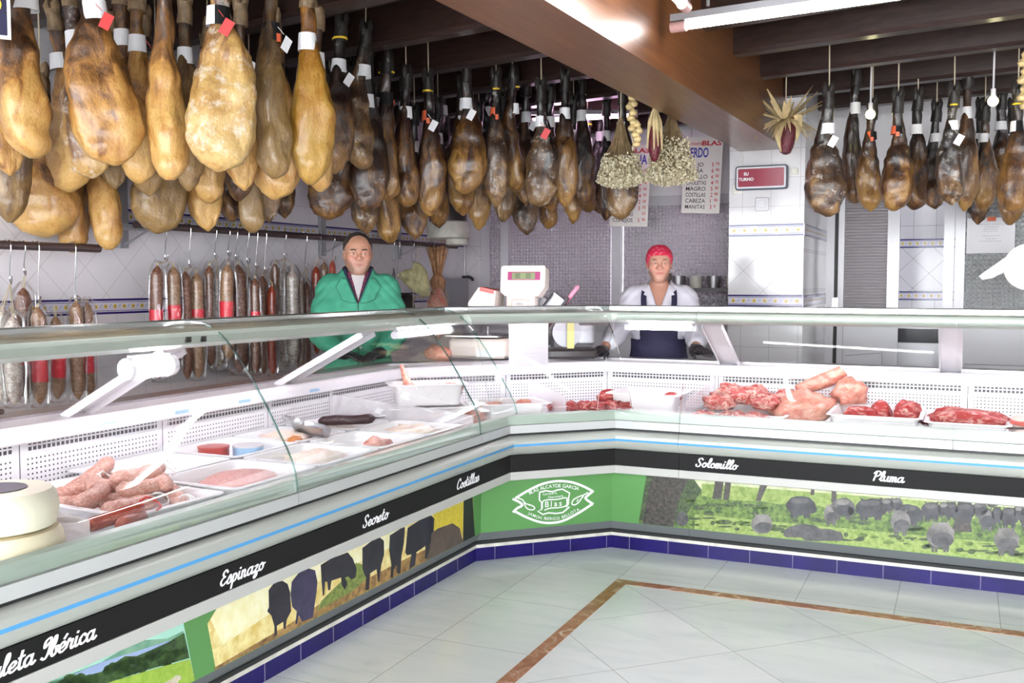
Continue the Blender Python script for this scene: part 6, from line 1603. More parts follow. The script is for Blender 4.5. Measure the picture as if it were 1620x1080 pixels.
# garlic string at the right edge
c = at_depth(1622, 92, 5.3); gb = thing('garlic_string', 'garlic string at the upper right photo edge', 'garlic', c); rope_up(gb, c)
for k in range(7):
    r_ = .03; mb = MB(); mb.lathe([(.004, r_ * 1.2), (.009, r_ * .8), (r_ * .8, r_ * .35), (r_, 0), (r_ * .8, -r_ * .6), (.008, -r_ * .8)], (.008 * (-1) ** k, -.01, -.045 * k + .02), 12); mb.build('bulb', 'garlic', gb, smooth=True, world=False)
def bouquet(px, ytop, ybot, d, wpx, label, seed, m='dry_flower', m2='dry_flower_pale', cone=.55):
    c = at_depth(px, ytop, d); bz = at_depth(px, ybot, d).z; L = c.z - bz; W = wpx / FPX * d / 2; rr = random.Random(seed)
    root = thing('dried_bouquet', label, 'dried flowers', c, 0); rope_up(root, c)
    st, fl, f2 = MB(), MB(), MB()
    for k in range(150):
        a = rr.uniform(0, 2 * PI); q = rr.random() ** .5; t1 = rr.uniform(cone, 1)
        e = Vector((W * q * math.cos(a) * (.25 + .75 * t1), W * .8 * q * math.sin(a) * (.25 + .75 * t1), -L * (t1 - .12 * q * q)))
        st.tube([(.012 * math.cos(a), .012 * math.sin(a), 0), e * .5 + Vector((0, 0, -.02)), e], .0022, 4)
    for k in range(2800):
        a = rr.uniform(0, 2 * PI); q = rr.random() ** .45; t1 = 1 - (1 - cone) * rr.random() ** 1.6
        e = Vector((W * q * math.cos(a) * (.3 + .7 * t1), W * .8 * q * math.sin(a) * (.3 + .7 * t1), -L * (t1 - .10 * q * q) + rr.uniform(-.01, .01)))
        r_ = rr.uniform(.005, .0095); tgt = fl if rr.random() < .62 else f2
        tgt.add([e + Vector(v) * r_ for v in ((1, 0, 0), (-1, 0, 0), (0, 1, 0), (0, -1, 0), (0, 0, 1), (0, 0, -1))], [(0, 2, 4), (2, 1, 4), (1, 3, 4), (3, 0, 4), (2, 0, 5), (1, 2, 5), (3, 1, 5), (0, 3, 5)])
    st.build('stems', 'dry_stem', root, world=False); fl.build('blossoms', m, root, world=False); f2.build('pale_blossoms', m2, root, world=False)
bouquet(982, 188, 296, 6.0, 78, 'dried flower bouquet hanging left, wider than tall, before the poultry board', 21, cone=.62)
bouquet(1062, 178, 292, 5.9, 88, 'pale dried flower bouquet hanging right, beside the beam underside', 22, 'dry_flower', 'dry_flower_pale', .45)

# ------------------------------------------------------------------ lamps
def tube_lamp(a, b, label, glow='tube_glow', r_=.017, group='fluorescent ceiling tubes'):
    a, b = Vector(a), Vector(b); u = (b - a).normalized(); L = (b - a).length
    root = thing('fluorescent_lamp', label, 'lamp', (a + b) / 2, 0, group)
    rz = math.atan2(u.y, u.x)
    mb = MB(); mb.box((a + b) / 2 + Vector((0, 0, .04)), (L, .032, .03), 0, rz)
    for q in (.15, .85): p_ = a.lerp(b, q); mb.cyl(p_ + Vector((0, 0, .07)), (p_.x, p_.y, CZ), .008, 6)
    mb.build('housing', 'grey_metal', root)
    for p_, q_ in ((a, a + u * .07), (b - u * .07, b)): MB().cyl(p_, q_, r_ + .006, 14).build('end_cap', 'tube_cap', root, smooth=True)
    MB().cyl(a + u * .07, b - u * .07, r_, 14).build('tube', glow, root, smooth=True)
ta, tb = on_z(1062, 44, 2.50), on_z(1400, -4, 2.50); tb = tb + (tb - ta) * .25
tube_lamp(ta, tb, 'long white tube lamp at the top, right of the wooden beam')
e = on_z(1086, 12, 2.47); tube_lamp((e.x - .0, e.y - .9, 2.47), (e.x + .0, e.y, 2.47), 'white tube lamp whose end shows at the top edge of the photo')
tube_lamp((-3.08, 6.97, 2.59), (-2.28, 7.28, 2.63), 'pink tube lamp behind the dark hams near the back', 'pink_tube_glow')
for k, (x, y) in enumerate(((2.3, 2.9), (-.2, .2), (1.8, 5.9), (1.6, 1.3))):  # extra tubes out of view, added to light the shop
    tube_lamp((x - .7, y, 2.60), (x + .7, y - .1, 2.60), 'added ceiling tube lamp over the customer floor, out of view, row %s' % ['one', 'two', 'three', 'four'][k])
for px, py, d, lab in ((1377, 181, 6.2, 'glowing globe bulb between two hams on the right, nearest the corn'), (1571, 160, 5.75, 'glowing globe bulb over the dark hams at far right')):
    c = at_depth(px, py, d); lb_ = thing('light_bulb', lab, 'lamp', c, 0, 'globe bulbs on the right')
    MB().sphere((0, 0, 0), .029, 18, 12).build('bulb', 'bulb_glow', lb_, smooth=True, world=False)
    mb = MB(); mb.cyl((0, 0, .026), (0, 0, .07), .014, 14); mb.cyl((0, 0, .07), (0, 0, CZ - c.z), .006, 8); mb.build('socket', 'white_lacquer', lb_, smooth=True, world=False)
# ------------------------------------------------------------------ people: one blended surface per body
class Field:
    def __init__(self, xs, ys, zs): self.g = [np.asarray(a) for a in (xs, ys, zs)]; self.F = np.full([len(a) for a in self.g], .5)
    def sub(self, lo, hi, pad):
        sl = []
        for a, l, h in zip(self.g, lo, hi):
            i0 = max(0, np.searchsorted(a, l - pad) - 1); i1 = min(len(a), np.searchsorted(a, h + pad) + 1); sl.append(slice(i0, max(i1, i0 + 1)))
        X, Y, Z = np.meshgrid(*[a[s] for a, s in zip(self.g, sl)], indexing='ij'); return tuple(sl), X, Y, Z
    def blend(self, sl, d, k, cut=False):
        f = self.F[sl]
        if cut: h = np.maximum(k - np.abs(f + d), 0) / k; self.F[sl] = np.maximum(f, -d) + h * h * k * .25
        else: h = np.maximum(k - np.abs(f - d), 0) / k; self.F[sl] = np.minimum(f, d) - h * h * k * .25
    def cap(self, a, b, ra, rb=None, k=.02, cut=False, sq=(1, 1, 1)):
        rb = ra if rb is None else rb; a = np.array(a, float); b = np.array(b, float); m = max(ra, rb) * max(1, 1 / min(sq))
        sl, X, Y, Z = self.sub(np.minimum(a, b) - m, np.maximum(a, b) + m, k + .02)
        S = np.array(sq); d = (b - a) / 1.0; w = d / S; dd = max((w * w).sum(), 1e-9)
        px, py, pz = (X - a[0]) / S[0], (Y - a[1]) / S[1], (Z - a[2]) / S[2]
        t = np.clip((px * w[0] + py * w[1] + pz * w[2]) / dd, 0, 1)
        D = np.sqrt((px - t * w[0]) ** 2 + (py - t * w[1]) ** 2 + (pz - t * w[2]) ** 2) - (ra + (rb - ra) * t)
        self.blend(sl, D * min(S), k, cut); return self
    def ell(self, c, r, k=.02, cut=False, rot=None):
        m = max(r); c = np.array(c, float)
        sl, X, Y, Z = self.sub(c - m, c + m, k + .02)
        P = [X - c[0], Y - c[1], Z - c[2]]
        if rot is not None:
            Rm = np.array(rot.to_matrix()).T; P = [Rm[i][0] * P[0] + Rm[i][1] * P[1] + Rm[i][2] * P[2] for i in range(3)]
        k0 = np.sqrt(sum((p / q) ** 2 for p, q in zip(P, r))); k1 = np.sqrt(sum((p / (q * q)) ** 2 for p, q in zip(P, r))) + 1e-9
        self.blend(sl, k0 * (k0 - 1) / k1, k, cut); return self
    def chain(self, pts, rs, k=.03, **kw):
        for a, b, ra, rb in zip(pts, pts[1:], rs, rs[1:]): self.cap(a, b, ra, rb, k, **kw)
        return self
    def clip(self, fn):
        X, Y, Z = np.meshgrid(*self.g, indexing='ij'); self.F = np.maximum(self.F, fn(X, Y, Z)); return self
    def wrinkle(self, amp, fn):
        X, Y, Z = np.meshgrid(*self.g, indexing='ij'); self.F += amp * fn(X, Y, Z); return self
    def mesh(self, name, mats, tone=None):
        F = self.F; xs, ys, zs = self.g; nx, ny, nz = F.shape
        F[0], F[-1], F[:, 0], F[:, -1], F[:, :, 0], F[:, :, -1] = [np.maximum(q, 1e-3) for q in (F[0], F[-1], F[:, 0], F[:, -1], F[:, :, 0], F[:, :, -1])]
        S = F < 0; cnt = np.zeros((nx - 1, ny - 1, nz - 1), np.int8)
        for i in (0, 1):
            for j in (0, 1):
                for k in (0, 1): cnt += S[i:nx - 1 + i, j:ny - 1 + j, k:nz - 1 + k]
        act = (cnt > 0) & (cnt < 8); idx = np.full(act.shape, -1, np.int64); I, J, K = np.nonzero(act); idx[I, J, K] = np.arange(len(I))
        acc = np.zeros((len(I), 3)); n = np.zeros(len(I)); G = (xs, ys, zs)
        for ax_ in range(3):
            o1, o2 = [q for q in range(3) if q != ax_]
            for u in (0, 1):
                for v in (0, 1):
                    a = [I, J, K]; a = [q.copy() for q in a]; a[o1] = a[o1] + u; a[o2] = a[o2] + v; b = [q.copy() for q in a]; b[ax_] = b[ax_] + 1
                    fa, fb = F[tuple(a)], F[tuple(b)]; c = (fa < 0) != (fb < 0); t = np.where(c, fa / np.where(c, fa - fb, 1), 0)
                    p = np.stack([G[q][a[q]] for q in range(3)], 1); p[:, ax_] += t * (G[ax_][b[ax_]] - G[ax_][a[ax_]])
                    acc[c] += p[c]; n[c] += 1
        V = acc / n[:, None]; faces = []
        for ax_ in range(3):
            o1, o2 = [q for q in range(3) if q != ax_]
            sl = [slice(1, -1)] * 3; sl[ax_] = slice(0, -1); s2 = [slice(1, -1)] * 3; s2[ax_] = slice(1, None)
            A, Bq = S[tuple(sl)], S[tuple(s2)]; e = np.nonzero(A != Bq); sg = A[e]
            c = [e[q] + (0 if q == ax_ else 1) for q in range(3)]
            def at(u, v):
                d = [q.copy() for q in c]; d[o1] = d[o1] - u; d[o2] = d[o2] - v; return idx[tuple(d)]
            q = np.stack([at(0, 0), at(1, 0), at(1, 1), at(0, 1)], 1)
            fl = sg if ax_ != 1 else ~sg
            q[~fl] = q[~fl][:, ::-1]; faces.append(q)
        Q = np.concatenate(faces); Q = Q[(Q >= 0).all(1)]
        me = bpy.data.meshes.new(name); me.from_pydata(V.tolist(), [], Q.tolist())
        for m in (mats if isinstance(mats, list) else [mats]): me.materials.append(MATS[m])
        me.polygons.foreach_set('use_smooth', [True] * len(me.polygons))
        if tone is not None:
            ca = me.color_attributes.new('tone', 'FLOAT_COLOR', 'POINT'); col = np.ones((len(V), 4)); col[:, :3] = tone(V); ca.data.foreach_set('color', col.ravel())
        me.update()
        bm = bmesh.new(); bm.from_mesh(me); bmesh.ops.smooth_vert(bm, verts=bm.verts, factor=.4, use_axis_x=True, use_axis_y=True, use_axis_z=True); bmesh.ops.recalc_face_normals(bm, faces=bm.faces); bm.to_mesh(me); bm.free()
        return me
def axis(lo, hi, fl, fh, fine, coarse):
    a = list(np.arange(lo, fl, coarse)) + list(np.arange(fl, fh, fine)) + list(np.arange(fh, hi, coarse)); return np.array(a)
def T3(M, p): return tuple(M @ Vector(p))
def head(f, M, s, fem, wx):
    """M places the head frame: origin between the eyes at skull centre, face to -Y"""
    def P(*p): return T3(M, Vector((p[0] * wx, p[1], p[2])) * s)
    q = M.to_quaternion()
    E_ = lambda c, r, k=.02, cut=False: f.ell(P(*c), [r[0] * s * wx, r[1] * s, r[2] * s], k, cut, q)
    E_((0, .018, .040), (.075, .094, .088), .03); E_((0, -.012, -.040), (.053 if fem else .063, .070, .082), .04)
    E_((0, -.030, .035), (.064, .058, .060), .03)
    for sg in (-1, 1):
        f.cap(P(sg * (.042 if fem else .048), .010, -.060), P(sg * (.014 if fem else .018), -.058, -.106), .019 * s, .016 * s, .03)
        E_((sg * .040, -.058, -.030), (.024, .023, .022), .03)
        E_((sg * .0745, .012, -.006), (.009, .020, .032), .008); E_((sg * .084, .004, -.004), (.006, .009, .016), .006, True)
        E_((sg * .031, -.098, .002), (.021, .017, .0115), .014, True)
        f.cap(P(sg * .014, -.087, .022), P(sg * .050, -.070, .021), .0085 * s, .007 * s, .014)
        f.cap(P(sg * .017, -.0835, .0078), P(sg * .031, -.0865, .0092), .0048 * s, .0052 * s, .005); f.cap(P(sg * .031, -.0865, .0092), P(sg * .046, -.0735, .0052), .0052 * s, .0042 * s, .005)
        f.cap(P(sg * .017, -.0825, -.0075), P(sg * .031, -.0845, -.0082), .0042 * s, .0046 * s, .005); f.cap(P(sg * .031, -.0845, -.0082), P(sg * .046, -.0725, -.0042), .0046 * s, .0036 * s, .005)
        E_((sg * .0110, -.0965, -.0335), (.0078, .0095, .0068), .008)
        E_((sg * .024, -.074, -.064), (.018, .014, .022), .03)
    E_((0, -.066, -.108), (.022, .020, .018), .028)
    f.cap(P(0, -.087, .012), P(0, -.104, -.026), .0078 * s, .0105 * s, .014); E_((0, -.105, -.0285), (.0105, .0095, .0092), .01)
    E_((0, -.077, -.052), (.022, .014, .016), .02)
    w = .020 if fem else .022
    for sg in (-1, 1):
        f.cap(P(sg * w, -.0785, -.0655), P(0, -.0890, -.0625), .0030 * s, .0052 * s, .006)
        f.cap(P(sg * w, -.0780, -.0690), P(0, -.0880, -.0735), .0030 * s, .0062 * s, .006)
        f.cap(P(sg * (w + .002), -.0835, -.0672), P(0, -.0955, -.0675), .0016 * s, .0018 * s, .0035, True)
HAND = {}
def hand(f, wrist, dirv, palm, side, s=1.0, curl=.5, infl=0.0, k=.008):
    """five-fingered hand: dirv = wrist to knuckles, palm = palm normal, side = +1 thumb on the (dir x palm) side"""
    d = Vector(dirv).normalized(); pn = Vector(palm); pn = (pn - d * pn.dot(d)).normalized(); w = d.cross(pn) * side; W = Vector(wrist)
    for u in (-.028, -.01, .01, .028): f.cap(W + d * .015 * s + w * u * .7 * s, W + d * .085 * s + w * u * s, .0135 * s + infl, .0125 * s + infl, .012)
    for u, L, sp in ((.030, .072, .012), (.010, .080, .004), (-.010, .075, -.004), (-.029, .058, -.012)):
        p = W + d * .085 * s + w * u * s; a = curl * .55; q = p; rr_ = .0088 * s + infl; tot = 0
        for i, fr in enumerate((.45, .32, .23)):
            tot += a * (.8, 1.0, .8)[i]; dr = d * math.cos(tot) + pn * math.sin(tot) + w * sp * 3
            q2 = q + dr.normalized() * L * fr * s; f.cap(q, q2, rr_, rr_ * .92, k * .7); q = q2; rr_ *= .92
    p = W + d * .025 * s + w * .026 * s; p1 = p + (d * .55 + w * .75 + pn * .35).normalized() * .042 * s; p2 = p1 + (d * .85 + w * .3 + pn * .35).normalized() * .032 * s; p3 = p2 + (d * .95 + w * .0 + pn * .3).normalized() * .026 * s
    f.cap(p, p1, .0135 * s + infl, .0115 * s + infl, .012); f.cap(p1, p2, .011 * s + infl, .0098 * s + infl, k); f.cap(p2, p3, .0095 * s + infl, .008 * s + infl, k)

def person(name, label, loc, yaw, H, fem, arms, hd_yaw, hd_tilt, hd_s, wx):
    """arms: per side (shoulder, elbow, wrist, hand direction, palm normal); figure stands at the origin facing -Y"""
    k = H / 1.70
    root = thing(name, label, 'person', (*loc, 0), yaw)
    ch, neckz = 1.34 * k, 1.44 * k
    hc = Vector((0, -.035, (1.575 if not fem else 1.58) * k))
    HM = Matrix.Translation(hc) @ Matrix.Rotation(hd_yaw, 4, 'Z') @ Matrix.Rotation(hd_tilt, 4, 'X')
    def torso(f, i=0.0, upto=True):
        sw = .150 if fem else .168; cd = .105 if not fem else .100
        f.ell((0, .005, 1.20 * k), (sw + .005 + i, cd + .012 + i, .22 * k + i), .05); f.ell((0, .0, 1.02 * k), (.145 + i, .108 + i + (.01 if not fem else 0), .16 + i), .06)
        f.ell((0, .01, .90 * k), (.165 + i, .115 + i, .13 + i), .06)
        f.cap((-.135, .02, 1.36 * k), (.135, .02, 1.36 * k), .062 + i, None, .05); f.ell((0, .02, 1.38 * k), (.10 + i, .07 + i, .06 + i), .04)
        if fem:
            for sg in (-1, 1): f.ell((sg * .075, -.075, 1.19 * k), (.075 + i, .065 + i, .075 + i), .05)
    def arm_pts(a): return [Vector(a[0]), Vector(a[1]), Vector(a[2])]
    ra = (.058, .045, .027) if not fem else (.052, .041, .025)
    def limbs(f, i=0.0, wr=1.0):
        for a in arms:
            S_, E_, W_ = arm_pts(a); m = S_.lerp(E_, .5); W2 = E_.lerp(W_, wr)
            f.chain([S_, m, E_], [ra[0] + i, ra[0] * .92 + i, ra[1] + i], .04); f.chain([E_, E_.lerp(W2, .35), W2], [ra[1] + i, ra[1] * .98 + i, (ra[1] + (ra[2] - ra[1]) * wr) + i], .03)
    def legs(f, i=0.0, z1=.07):
        for sg in (-1, 1): f.chain([(sg * .085, .01, .86 * k), (sg * .092, 0, .48 * k), (sg * .095, .015, .30 * k), (sg * .098, .02, z1)], [.085 + i, .058 + i, .052 + i, .038 + i], .03)
    def grid(z0, z1, fz0, fz1, fine=.004, coarse=.010, wx=.55, y0=-.52, y1=.26):
        return axis(-wx, wx, -.10, .10, fine, coarse), axis(y0, y1, hc.y - .13, hc.y + .13, fine, coarse), axis(z0, z1, max(z0, fz0), min(z1, fz1), fine, coarse)
    f = Field(*grid(-.02, hc.z + .19, hc.z - .17, hc.z + .16, .0034))
    torso(f); legs(f); limbs(f)
    f.cap((0, .025, ch), (0, .012, hc.z - .06), .056 if fem else .062, .050 if fem else .058, .04, sq=(1, 1, 1))
    head(f, HM, hd_s, fem, wx)
    for a, sd in zip(arms, (-1, 1)): hand(f, a[2], a[3], a[4], a[5], 1.0 if not fem else .92, a[6])
    for sg in (-1, 1): f.cap((sg * .10, .02, .05), (sg * .11, -.13, .03), .042, .034, .03)
    HI = np.array(HM.inverted())
    def tone(V):
        L = (np.c_[V, np.ones(len(V))] @ HI.T)[:, :3] / hd_s; L[:, 0] /= wx
        base = np.array((.46, .235, .155)) if not fem else np.array((.45, .235, .165)); col = np.tile(base, (len(V), 1))
        def mixin(m, c, a=1.0):
            m = np.clip(m, 0, 1)[:, None] * a; col[:] = col * (1 - m) + np.array(c) * m
        x, y, z = L.T; ishead = (np.abs(z) < .2) & (y < .1)
        lips = np.exp(-((z + .0672) / .0085) ** 2 * 1.5) * (np.abs(x) < .027) * (y < -.074) * ishead
        ck = np.exp(-((np.abs(x) - .043) / .022) ** 2 - ((z + .03) / .025) ** 2) * (y < -.04) * ishead
        ns = np.exp(-(x / .018) ** 2 - ((z + .028) / .02) ** 2) * (y < -.09) * ishead
        mixin(ck, (.66, .26, .20), .45); mixin(ns, (.62, .25, .19), .4)
        if not fem:
            bd = np.clip((-.028 - z - .25 * np.maximum(0, .03 - np.abs(x))) / .03, 0, 1) * np.clip((z + .145) / .03, 0, 1) * np.clip((.02 - y) / .03, 0, 1) * ishead * (1 - np.exp(-((z + .0672) / .012) ** 2) * .6); mixin(bd, (.30, .21, .18), .42)
            mixin(ishead * np.exp(-((np.abs(x) - .031) / .02) ** 2 - ((z + .016) / .009) ** 2), (.40, .20, .15), .5)
        mixin(lips, (.42, .08, .08) if fem else (.42, .18, .15), .85)
        return col
    body = put('body', f.mesh('body', 'skin', tone), root)
    # eyes, brows
    e = Matrix(HM) @ Matrix.Diagonal((hd_s * wx, hd_s, hd_s, 1))
    for sg in (-1, 1):
        mb = MB(); mb.sphere(e @ Vector((sg * .031, -.0745, .001)), .0118 * hd_s, 16, 10); ey = mb.build('eye', 'eye_white', root, smooth=True, world=False)
        mb = MB(); mb.sphere(e @ Vector((sg * .031, -.0832, .001)), (.0058 * hd_s, .0040 * hd_s, .0058 * hd_s), 12, 8); mb.build('iris', 'iris', ey, smooth=True, world=False)
        mb = MB(); th = .0034 if not fem else .0020
        br = ((.013, -.0945, .0215), (.025, -.0935, .0245), (.040, -.0850, .0245), (.052, -.0735, .0190)) if not fem else ((.014, -.0945, .0205), (.026, -.0930, .0255), (.040, -.0845, .0275), (.052, -.0735, .0215))
        mb.tube(catmull([e @ Vector((sg * a_, b_, c_)) for a_, b_, c_ in br], 4), [th] * 4 + [th * 1.25] * 5 + [th * .9] * 3 + [th * .4], 7); mb.build('eyebrow', 'hair_dark', root, smooth=True, world=False)
    return root, HM, k, torso, limbs, legs, grid, hc, arms
def hat(HM, s, i, fn, wob=0.0, wx=1.0):
    """shell over the skull, kept where fn(local coords) < 0"""
    g = np.arange(-.135, .1351, .0036); f = Field(g, g, g)
    f.ell((0, .018 * s, .040 * s), [x * s + i for x in (.075 * wx, .094, .088)], .02); f.ell((0, -.030 * s, .035 * s), [x * s + i for x in (.064 * wx, .058, .060)], .02)
    if wob: f.wrinkle(wob, lambda X, Y, Z: np.sin(X * 160 + Z * 60) * np.sin(Y * 90 + Z * 140))
    f.clip(lambda X, Y, Z: fn(X / s / wx, Y / s, Z / s)); return f

# --- the man in the green coat
mloc = at_depth(566, 400, 5.85); MYAW = math.atan2(-mloc.x, mloc.y) * -1
myaw = math.atan2(-mloc.x, mloc.y)        # local +Y away from the camera
# local frame: -Y faces the camera; the man's own right hand is at local -X
MA = [((-.172, .02, 1.335), (-.222, -.13, 1.085), (-.100, -.350, .984), (.75, -.55, -.12), (0, 0, -1), 1, .35),
      ((.172, .02, 1.335), (.222, -.12, 1.08), (.125, -.345, .986), (-.50, -.75, -.12), (0, 0, -1), -1, .35)]
mroot, HM, k, torso, limbs, legs, grid, hc, arms = person('person', 'balding man in a green work coat standing behind the left counter', (mloc.x, mloc.y), myaw, 1.665, False, MA, R(5), R(2), .93, 1.14)
f = hat(HM, .93, .006, wx=1.14, wob=.0012, fn= lambda x, y, z: np.maximum.reduce([-(np.sqrt(((x) / .060) ** 2 + ((y + .085) / .088) ** 2 + ((z - .055) / .066) ** 2) - 1) * .05, -(z - (-.035 + .0) - np.where(y < -.01, .05 + (-.01 - y) * 1.2, np.where(y < .03, .02, -.02)))]))
o = put('hair', f.mesh('hair', 'hair_dark'), mroot); o.matrix_local = HM
f = Field(*grid(.72, 1.50, 1.2, 1.5, .005, .0085)); torso(f, .010); f.cap((0, .02, 1.36), (0, .008, 1.402), .066, .061, .03); put('shirt', f.mesh('shirt', 'shirt_grey'), mroot)
vcut = lambda w, zb, sl: (lambda X, Y, Z: np.where(Y < .015, -(np.abs(X) - np.maximum((Z - zb) * sl, 0) - w) * 1.0, -1.0))
f = Field(*grid(.72, 1.50, 1.2, 1.5, .005, .0085)); torso(f, .015); f.cap((0, .03, 1.36), (0, .02, 1.42), .075, .072, .03); f.clip(vcut(.0, 1.27, .26)); put('plaid_lining', f.mesh('plaid_lining', 'plaid'), mroot)
f = Field(*grid(.72, 1.52, 1.2, 1.52, .005, .0085)); torso(f, .019); f.cap((0, .035, 1.37), (0, .03, 1.455), .080, .092, .03); f.cap((0, .02, 1.40), (0, .02, 1.52), .068, .082, .008, True); f.clip(vcut(.002, 1.265, .36)); f.clip(lambda X, Y, Z: Z - 1.470 + np.abs(X) * .12 - Y * .15)
put('navy_collar', f.mesh('navy_collar', 'navy'), mroot)
f = Field(*grid(.55, 1.46, 1.0, 1.46, .005, .0085)); torso(f, .026); limbs(f, .013, .93)
f.cap((0, .05, 1.37), (0, .05, 1.420), .095, .098, .03)
f.cap((-.1, 0, .75), (.1, 0, .75), .125, None, .06)
f.cap((0, .015, 1.36), (0, .01, 1.55), .070, .10, .01, True)
fold = lambda a, b, c: (lambda X, Y, Z: -np.abs(np.sin(np.abs(X) * a + Z * b + 2.2 * np.sin(Z * 13 + np.abs(X) * 9) + c)) ** .7 + .5 * np.sin(X * 75 - Z * 61 + 3 * np.sin(X * 20)) * np.sin(Z * 47))
f.wrinkle(.0050, fold(38, 26, .4))
f.clip(vcut(.001, 1.25, .43))
cme = f.mesh('green_coat', 'green_coat'); coat = put('green_coat', cme, mroot)
def patch(me, outline, lift, th, name, m, parent, n=7):
    """a flat piece of cloth laid on a garment: outline in (x, z), draped on the front of the mesh"""
    bv = BVHTree.FromPolygons([v.co[:] for v in me.vertices], [p.vertices[:] for p in me.polygons])
    def y_at(x, z):
        h = bv.ray_cast(Vector((x, -1, z)), Vector((0, 1, 0)))[0]; return h.y if h is not None and h.y < .03 else None
    cx = sum(p[0] for p in outline) / len(outline); cz = sum(p[1] for p in outline) / len(outline); fr, N = [], len(outline) * 4
    P = []
    for (x0, z0_), (x1, z1_) in zip(outline, outline[1:] + outline[:1]): P += [(x0 + (x1 - x0) * q / 4, z0_ + (z1_ - z0_) * q / 4) for q in range(4)]
    rings = []; last = -.1
    for j in range(n + 1):
        k_ = 1 - j / (n + .15); rg = []
        for x, z in P:
            X, Z = cx + (x - cx) * k_, cz + (z - cz) * k_; y = y_at(X, Z); y = last if y is None else y; last = y
            rg.append(Vector((X, y - lift, Z)))
        rings.append(rg)
    back = [[v + Vector((0, th + lift, 0)) for v in rings[0]]]
    mb = MB(); mb.loft(back + rings, False, True); o = mb.build(name, m, parent, smooth=True, world=False)
    if m == 'green_coat': sm = MB(); sm.tube(rings[0] + [rings[0][0]], .0022, 6); sm.build('seam', 'coat_seam_shade', o, world=False)  # seam shade put in as a darker green tube along the edge
    return o
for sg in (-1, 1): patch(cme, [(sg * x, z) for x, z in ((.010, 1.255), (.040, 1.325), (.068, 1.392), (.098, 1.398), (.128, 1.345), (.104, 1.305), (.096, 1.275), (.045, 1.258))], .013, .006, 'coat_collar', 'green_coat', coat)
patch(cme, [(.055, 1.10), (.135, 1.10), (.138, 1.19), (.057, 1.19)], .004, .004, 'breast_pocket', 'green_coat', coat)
mb = MB()
for z in (1.09, 1.0, .9): mb.cyl((.012, -.150, z), (.012, -.166, z), .008, 10)
mb.build('coat_button', 'sage', coat, world=False)
f = Field(*grid(.03, .95, 0, 0, .01, .01)); legs(f, .016, .10); f.ell((0, .01, .86), (.19, .14, .10), .05); put('trousers', f.mesh('trousers', 'trousers'), mroot)
f = Field(*grid(-.01, .16, 0, 0, .006, .008))
for sg in (-1, 1): f.cap((sg * .10, .03, .055), (sg * .11, -.15, .038), .054, .044, .02); f.cap((sg * .098, .025, .05), (sg * .098, .025, .12), .05, .05, .02)
f.clip(lambda X, Y, Z: -Z + .0); put('shoes', f.mesh('shoes', 'shoe'), mroot)
def glove(root, a, s, mt='glove_black'):
    W_ = Vector(a[2]); D_ = Vector(a[3]).normalized(); g = [np.arange(c - .15, c + .15, .0035) for c in (W_ + D_ * .08)]
    f = Field(*g); hand(f, a[2], a[3], a[4], a[5], s, a[6], .0022); f.cap(W_ - D_ * .02, W_ + D_ * .03, .034 * s, .034 * s, .02)
    put('glove', f.mesh('glove', mt), root)
for a in MA: glove(mroot, a, 1.0)

# --- the woman in the red bandana
wl = at_depth(1043, 420, 6.1); wyaw = math.atan2(-wl.x, wl.y)
WA = [((-.170, .02, 1.262), (-.255, -.10, 1.06), (-.330, -.300, .974), (-.35, -.85, -.06), (0, 0, -1), 1, .30),
      ((.170, .02, 1.262), (.225, -.10, 1.05), (.215, -.300, .986), (.45, -.80, -.06), (0, 0, -1), -1, .30)]
wroot, HM, k, torso, limbs, legs, grid, hc, arms = person('person', 'woman in red bandana, white coat and navy apron leaning on the corner worktop', (wl.x, wl.y), wyaw, 1.60, True, WA, R(2), R(0), .87, 1.12)
f = hat(HM, .87, .005, lambda x, y, z: -(z - np.where(y < 0, .07, -.03)), .001, 1.12); o = put('hair', f.mesh('hair', 'hair_dark'), wroot); o.matrix_local = HM
f = hat(HM, .87, .0095, wx=1.12, wob=.0012, fn= lambda x, y, z: np.maximum(-(z - np.maximum(.056 - np.maximum(y + .075, 0) * 1.25, -.060)), z - (.130 - (y - .0) * .25))); o = put('bandana', f.mesh('bandana', 'bandana_red'), wroot); o.matrix_local = HM
mb = MB(); mb.tube([HM @ Vector((.066, .0, -.06)), HM @ Vector((.066, .012, -.09)), HM @ Vector((.060, .02, -.115))], [.008, .010, .004], 6); mb.build('hair_lock', 'hair_dark', wroot, smooth=True, world=False)
f = Field(*grid(.60, 1.40, 1.1, 1.40, .005, .0085)); torso(f, .013); limbs(f, .016, .55)
f.cap((0, .04, 1.28), (0, .045, 1.345), .082, .080, .03); f.cap((0, .01, 1.26), (0, .0, 1.46), .052, .088, .01, True)
f.wrinkle(.0042, fold(36, 28, 1.1))
f.clip(vcut(.0, 1.195, .36)); wme = f.mesh('white_coat', 'white_coat'); wc = put('white_coat', wme, wroot)
for sg in (-1, 1): patch(wme, [(sg * x, z) for x, z in ((.005, 1.200), (.034, 1.27), (.058, 1.328), (.082, 1.322), (.112, 1.262), (.085, 1.235), (.038, 1.208))], .014, .006, 'coat_collar', 'white_coat', wc)
f = Field(*grid(.45, 1.22, 1.0, 1.22, .006, .0085)); torso(f, .020); f.cap((-.1, 0, .60), (.1, 0, .60), .15, None, .06); f.clip(lambda X, Y, Z: np.maximum.reduce([Y + .0, Z - 1.12, np.abs(X) - np.where(Z > 1.03, .115, .19)])); ap = put('apron', f.mesh('apron', 'navy'), wroot)
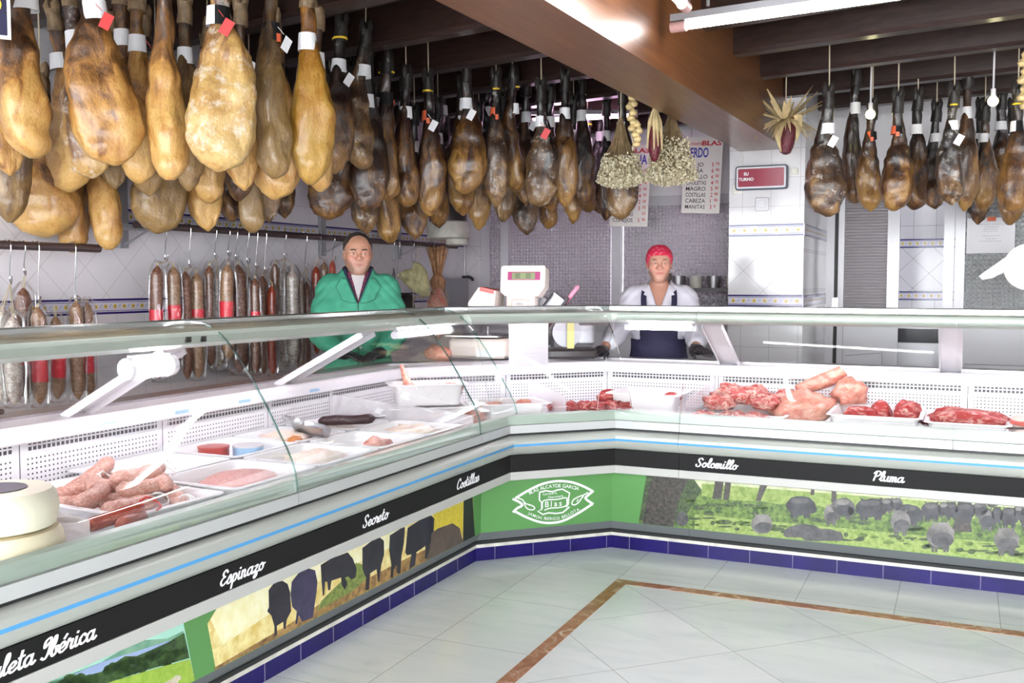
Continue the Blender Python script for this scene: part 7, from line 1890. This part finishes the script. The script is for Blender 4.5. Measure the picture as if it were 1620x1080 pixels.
for sg in (-1, 1):
    mb = MB(); P = [(sg * .085, -.150, 1.105), (sg * .088, -.140, 1.20), (sg * .092, -.095, 1.275), (sg * .085, -.02, 1.337), (sg * .072, .05, 1.352)]
    Pc = catmull(P, 5); L_ = [p + Vector((-.017, 0, 0)) for p in Pc]; R_ = [p + Vector((.017, 0, 0)) for p in Pc]
    n = len(Pc); vs = L_ + R_ + [p + Vector((0, -.006, .004)) for p in L_] + [p + Vector((0, -.006, .004)) for p in R_]
    mb.add(vs, [(i, i + 1, n + i + 1, n + i) for i in range(n - 1)] + [(2 * n + i, 2 * n + i + 1, 3 * n + i + 1, 3 * n + i) for i in range(n - 1)] + [(i, i + 1, 2 * n + i + 1, 2 * n + i) for i in range(n - 1)] + [(n + i, n + i + 1, 3 * n + i + 1, 3 * n + i) for i in range(n - 1)])
    mb.build('strap', 'navy', ap, world=False)
mb = MB(); mb.cyl((-.085, -.155, 1.16), (-.085, -.168, 1.16), .009, 12); mb.build('strap_button', 'chrome', ap, world=False)
f = Field(*grid(.03, .95, 0, 0, .01, .01)); legs(f, .016, .10); f.ell((0, .01, .82), (.18, .13, .10), .05); put('trousers', f.mesh('trousers', 'trousers'), wroot)
f = Field(*grid(-.01, .16, 0, 0, .006, .008))
for sg in (-1, 1): f.cap((sg * .10, .03, .055), (sg * .11, -.15, .038), .054, .044, .02); f.cap((sg * .098, .025, .05), (sg * .098, .025, .12), .05, .05, .02)
f.clip(lambda X, Y, Z: -Z + .0); put('shoes', f.mesh('shoes', 'shoe'), wroot)
for a in WA: glove(wroot, a, .92)
print('man', mloc, 'woman', wl)

# ------------------------------------------------------------------ daylight, camera
w = bpy.data.worlds.new('World'); bpy.context.scene.world = w; w.use_nodes = True
bg = w.node_tree.nodes['Background']; bg.inputs['Color'].default_value = (.93, .97, 1.0, 1); bg.inputs['Strength'].default_value = 5.6
cam = bpy.data.cameras.new('Camera'); co = bpy.data.objects.new('Camera', cam); C.objects.link(co)
cam.sensor_width = 36; cam.sensor_fit = 'HORIZONTAL'; cam.lens = FPX / 1620 * 36; cam.clip_start = .05
Mc = Matrix((( *RT, 0), (*UP, 0), (*(-AX), 0), (0, 0, 0, 1))).transposed(); Mc.translation = EYE; co.matrix_world = Mc
S = bpy.context.scene; S.camera = co
S.view_settings.view_transform = 'Standard'; S.view_settings.look = 'None'; S.view_settings.exposure = 1.45; S.view_settings.gamma = 1; S.view_settings.use_curve_mapping = False
S.cycles.transparent_max_bounces = 24; S.cycles.max_bounces = 8; S.cycles.diffuse_bounces = 4; S.cycles.glossy_bounces = 4
S.cycles.use_denoising = True; S.cycles.caustics_reflective = False; S.cycles.caustics_refractive = False; S.cycles.sample_clamp_indirect = 6
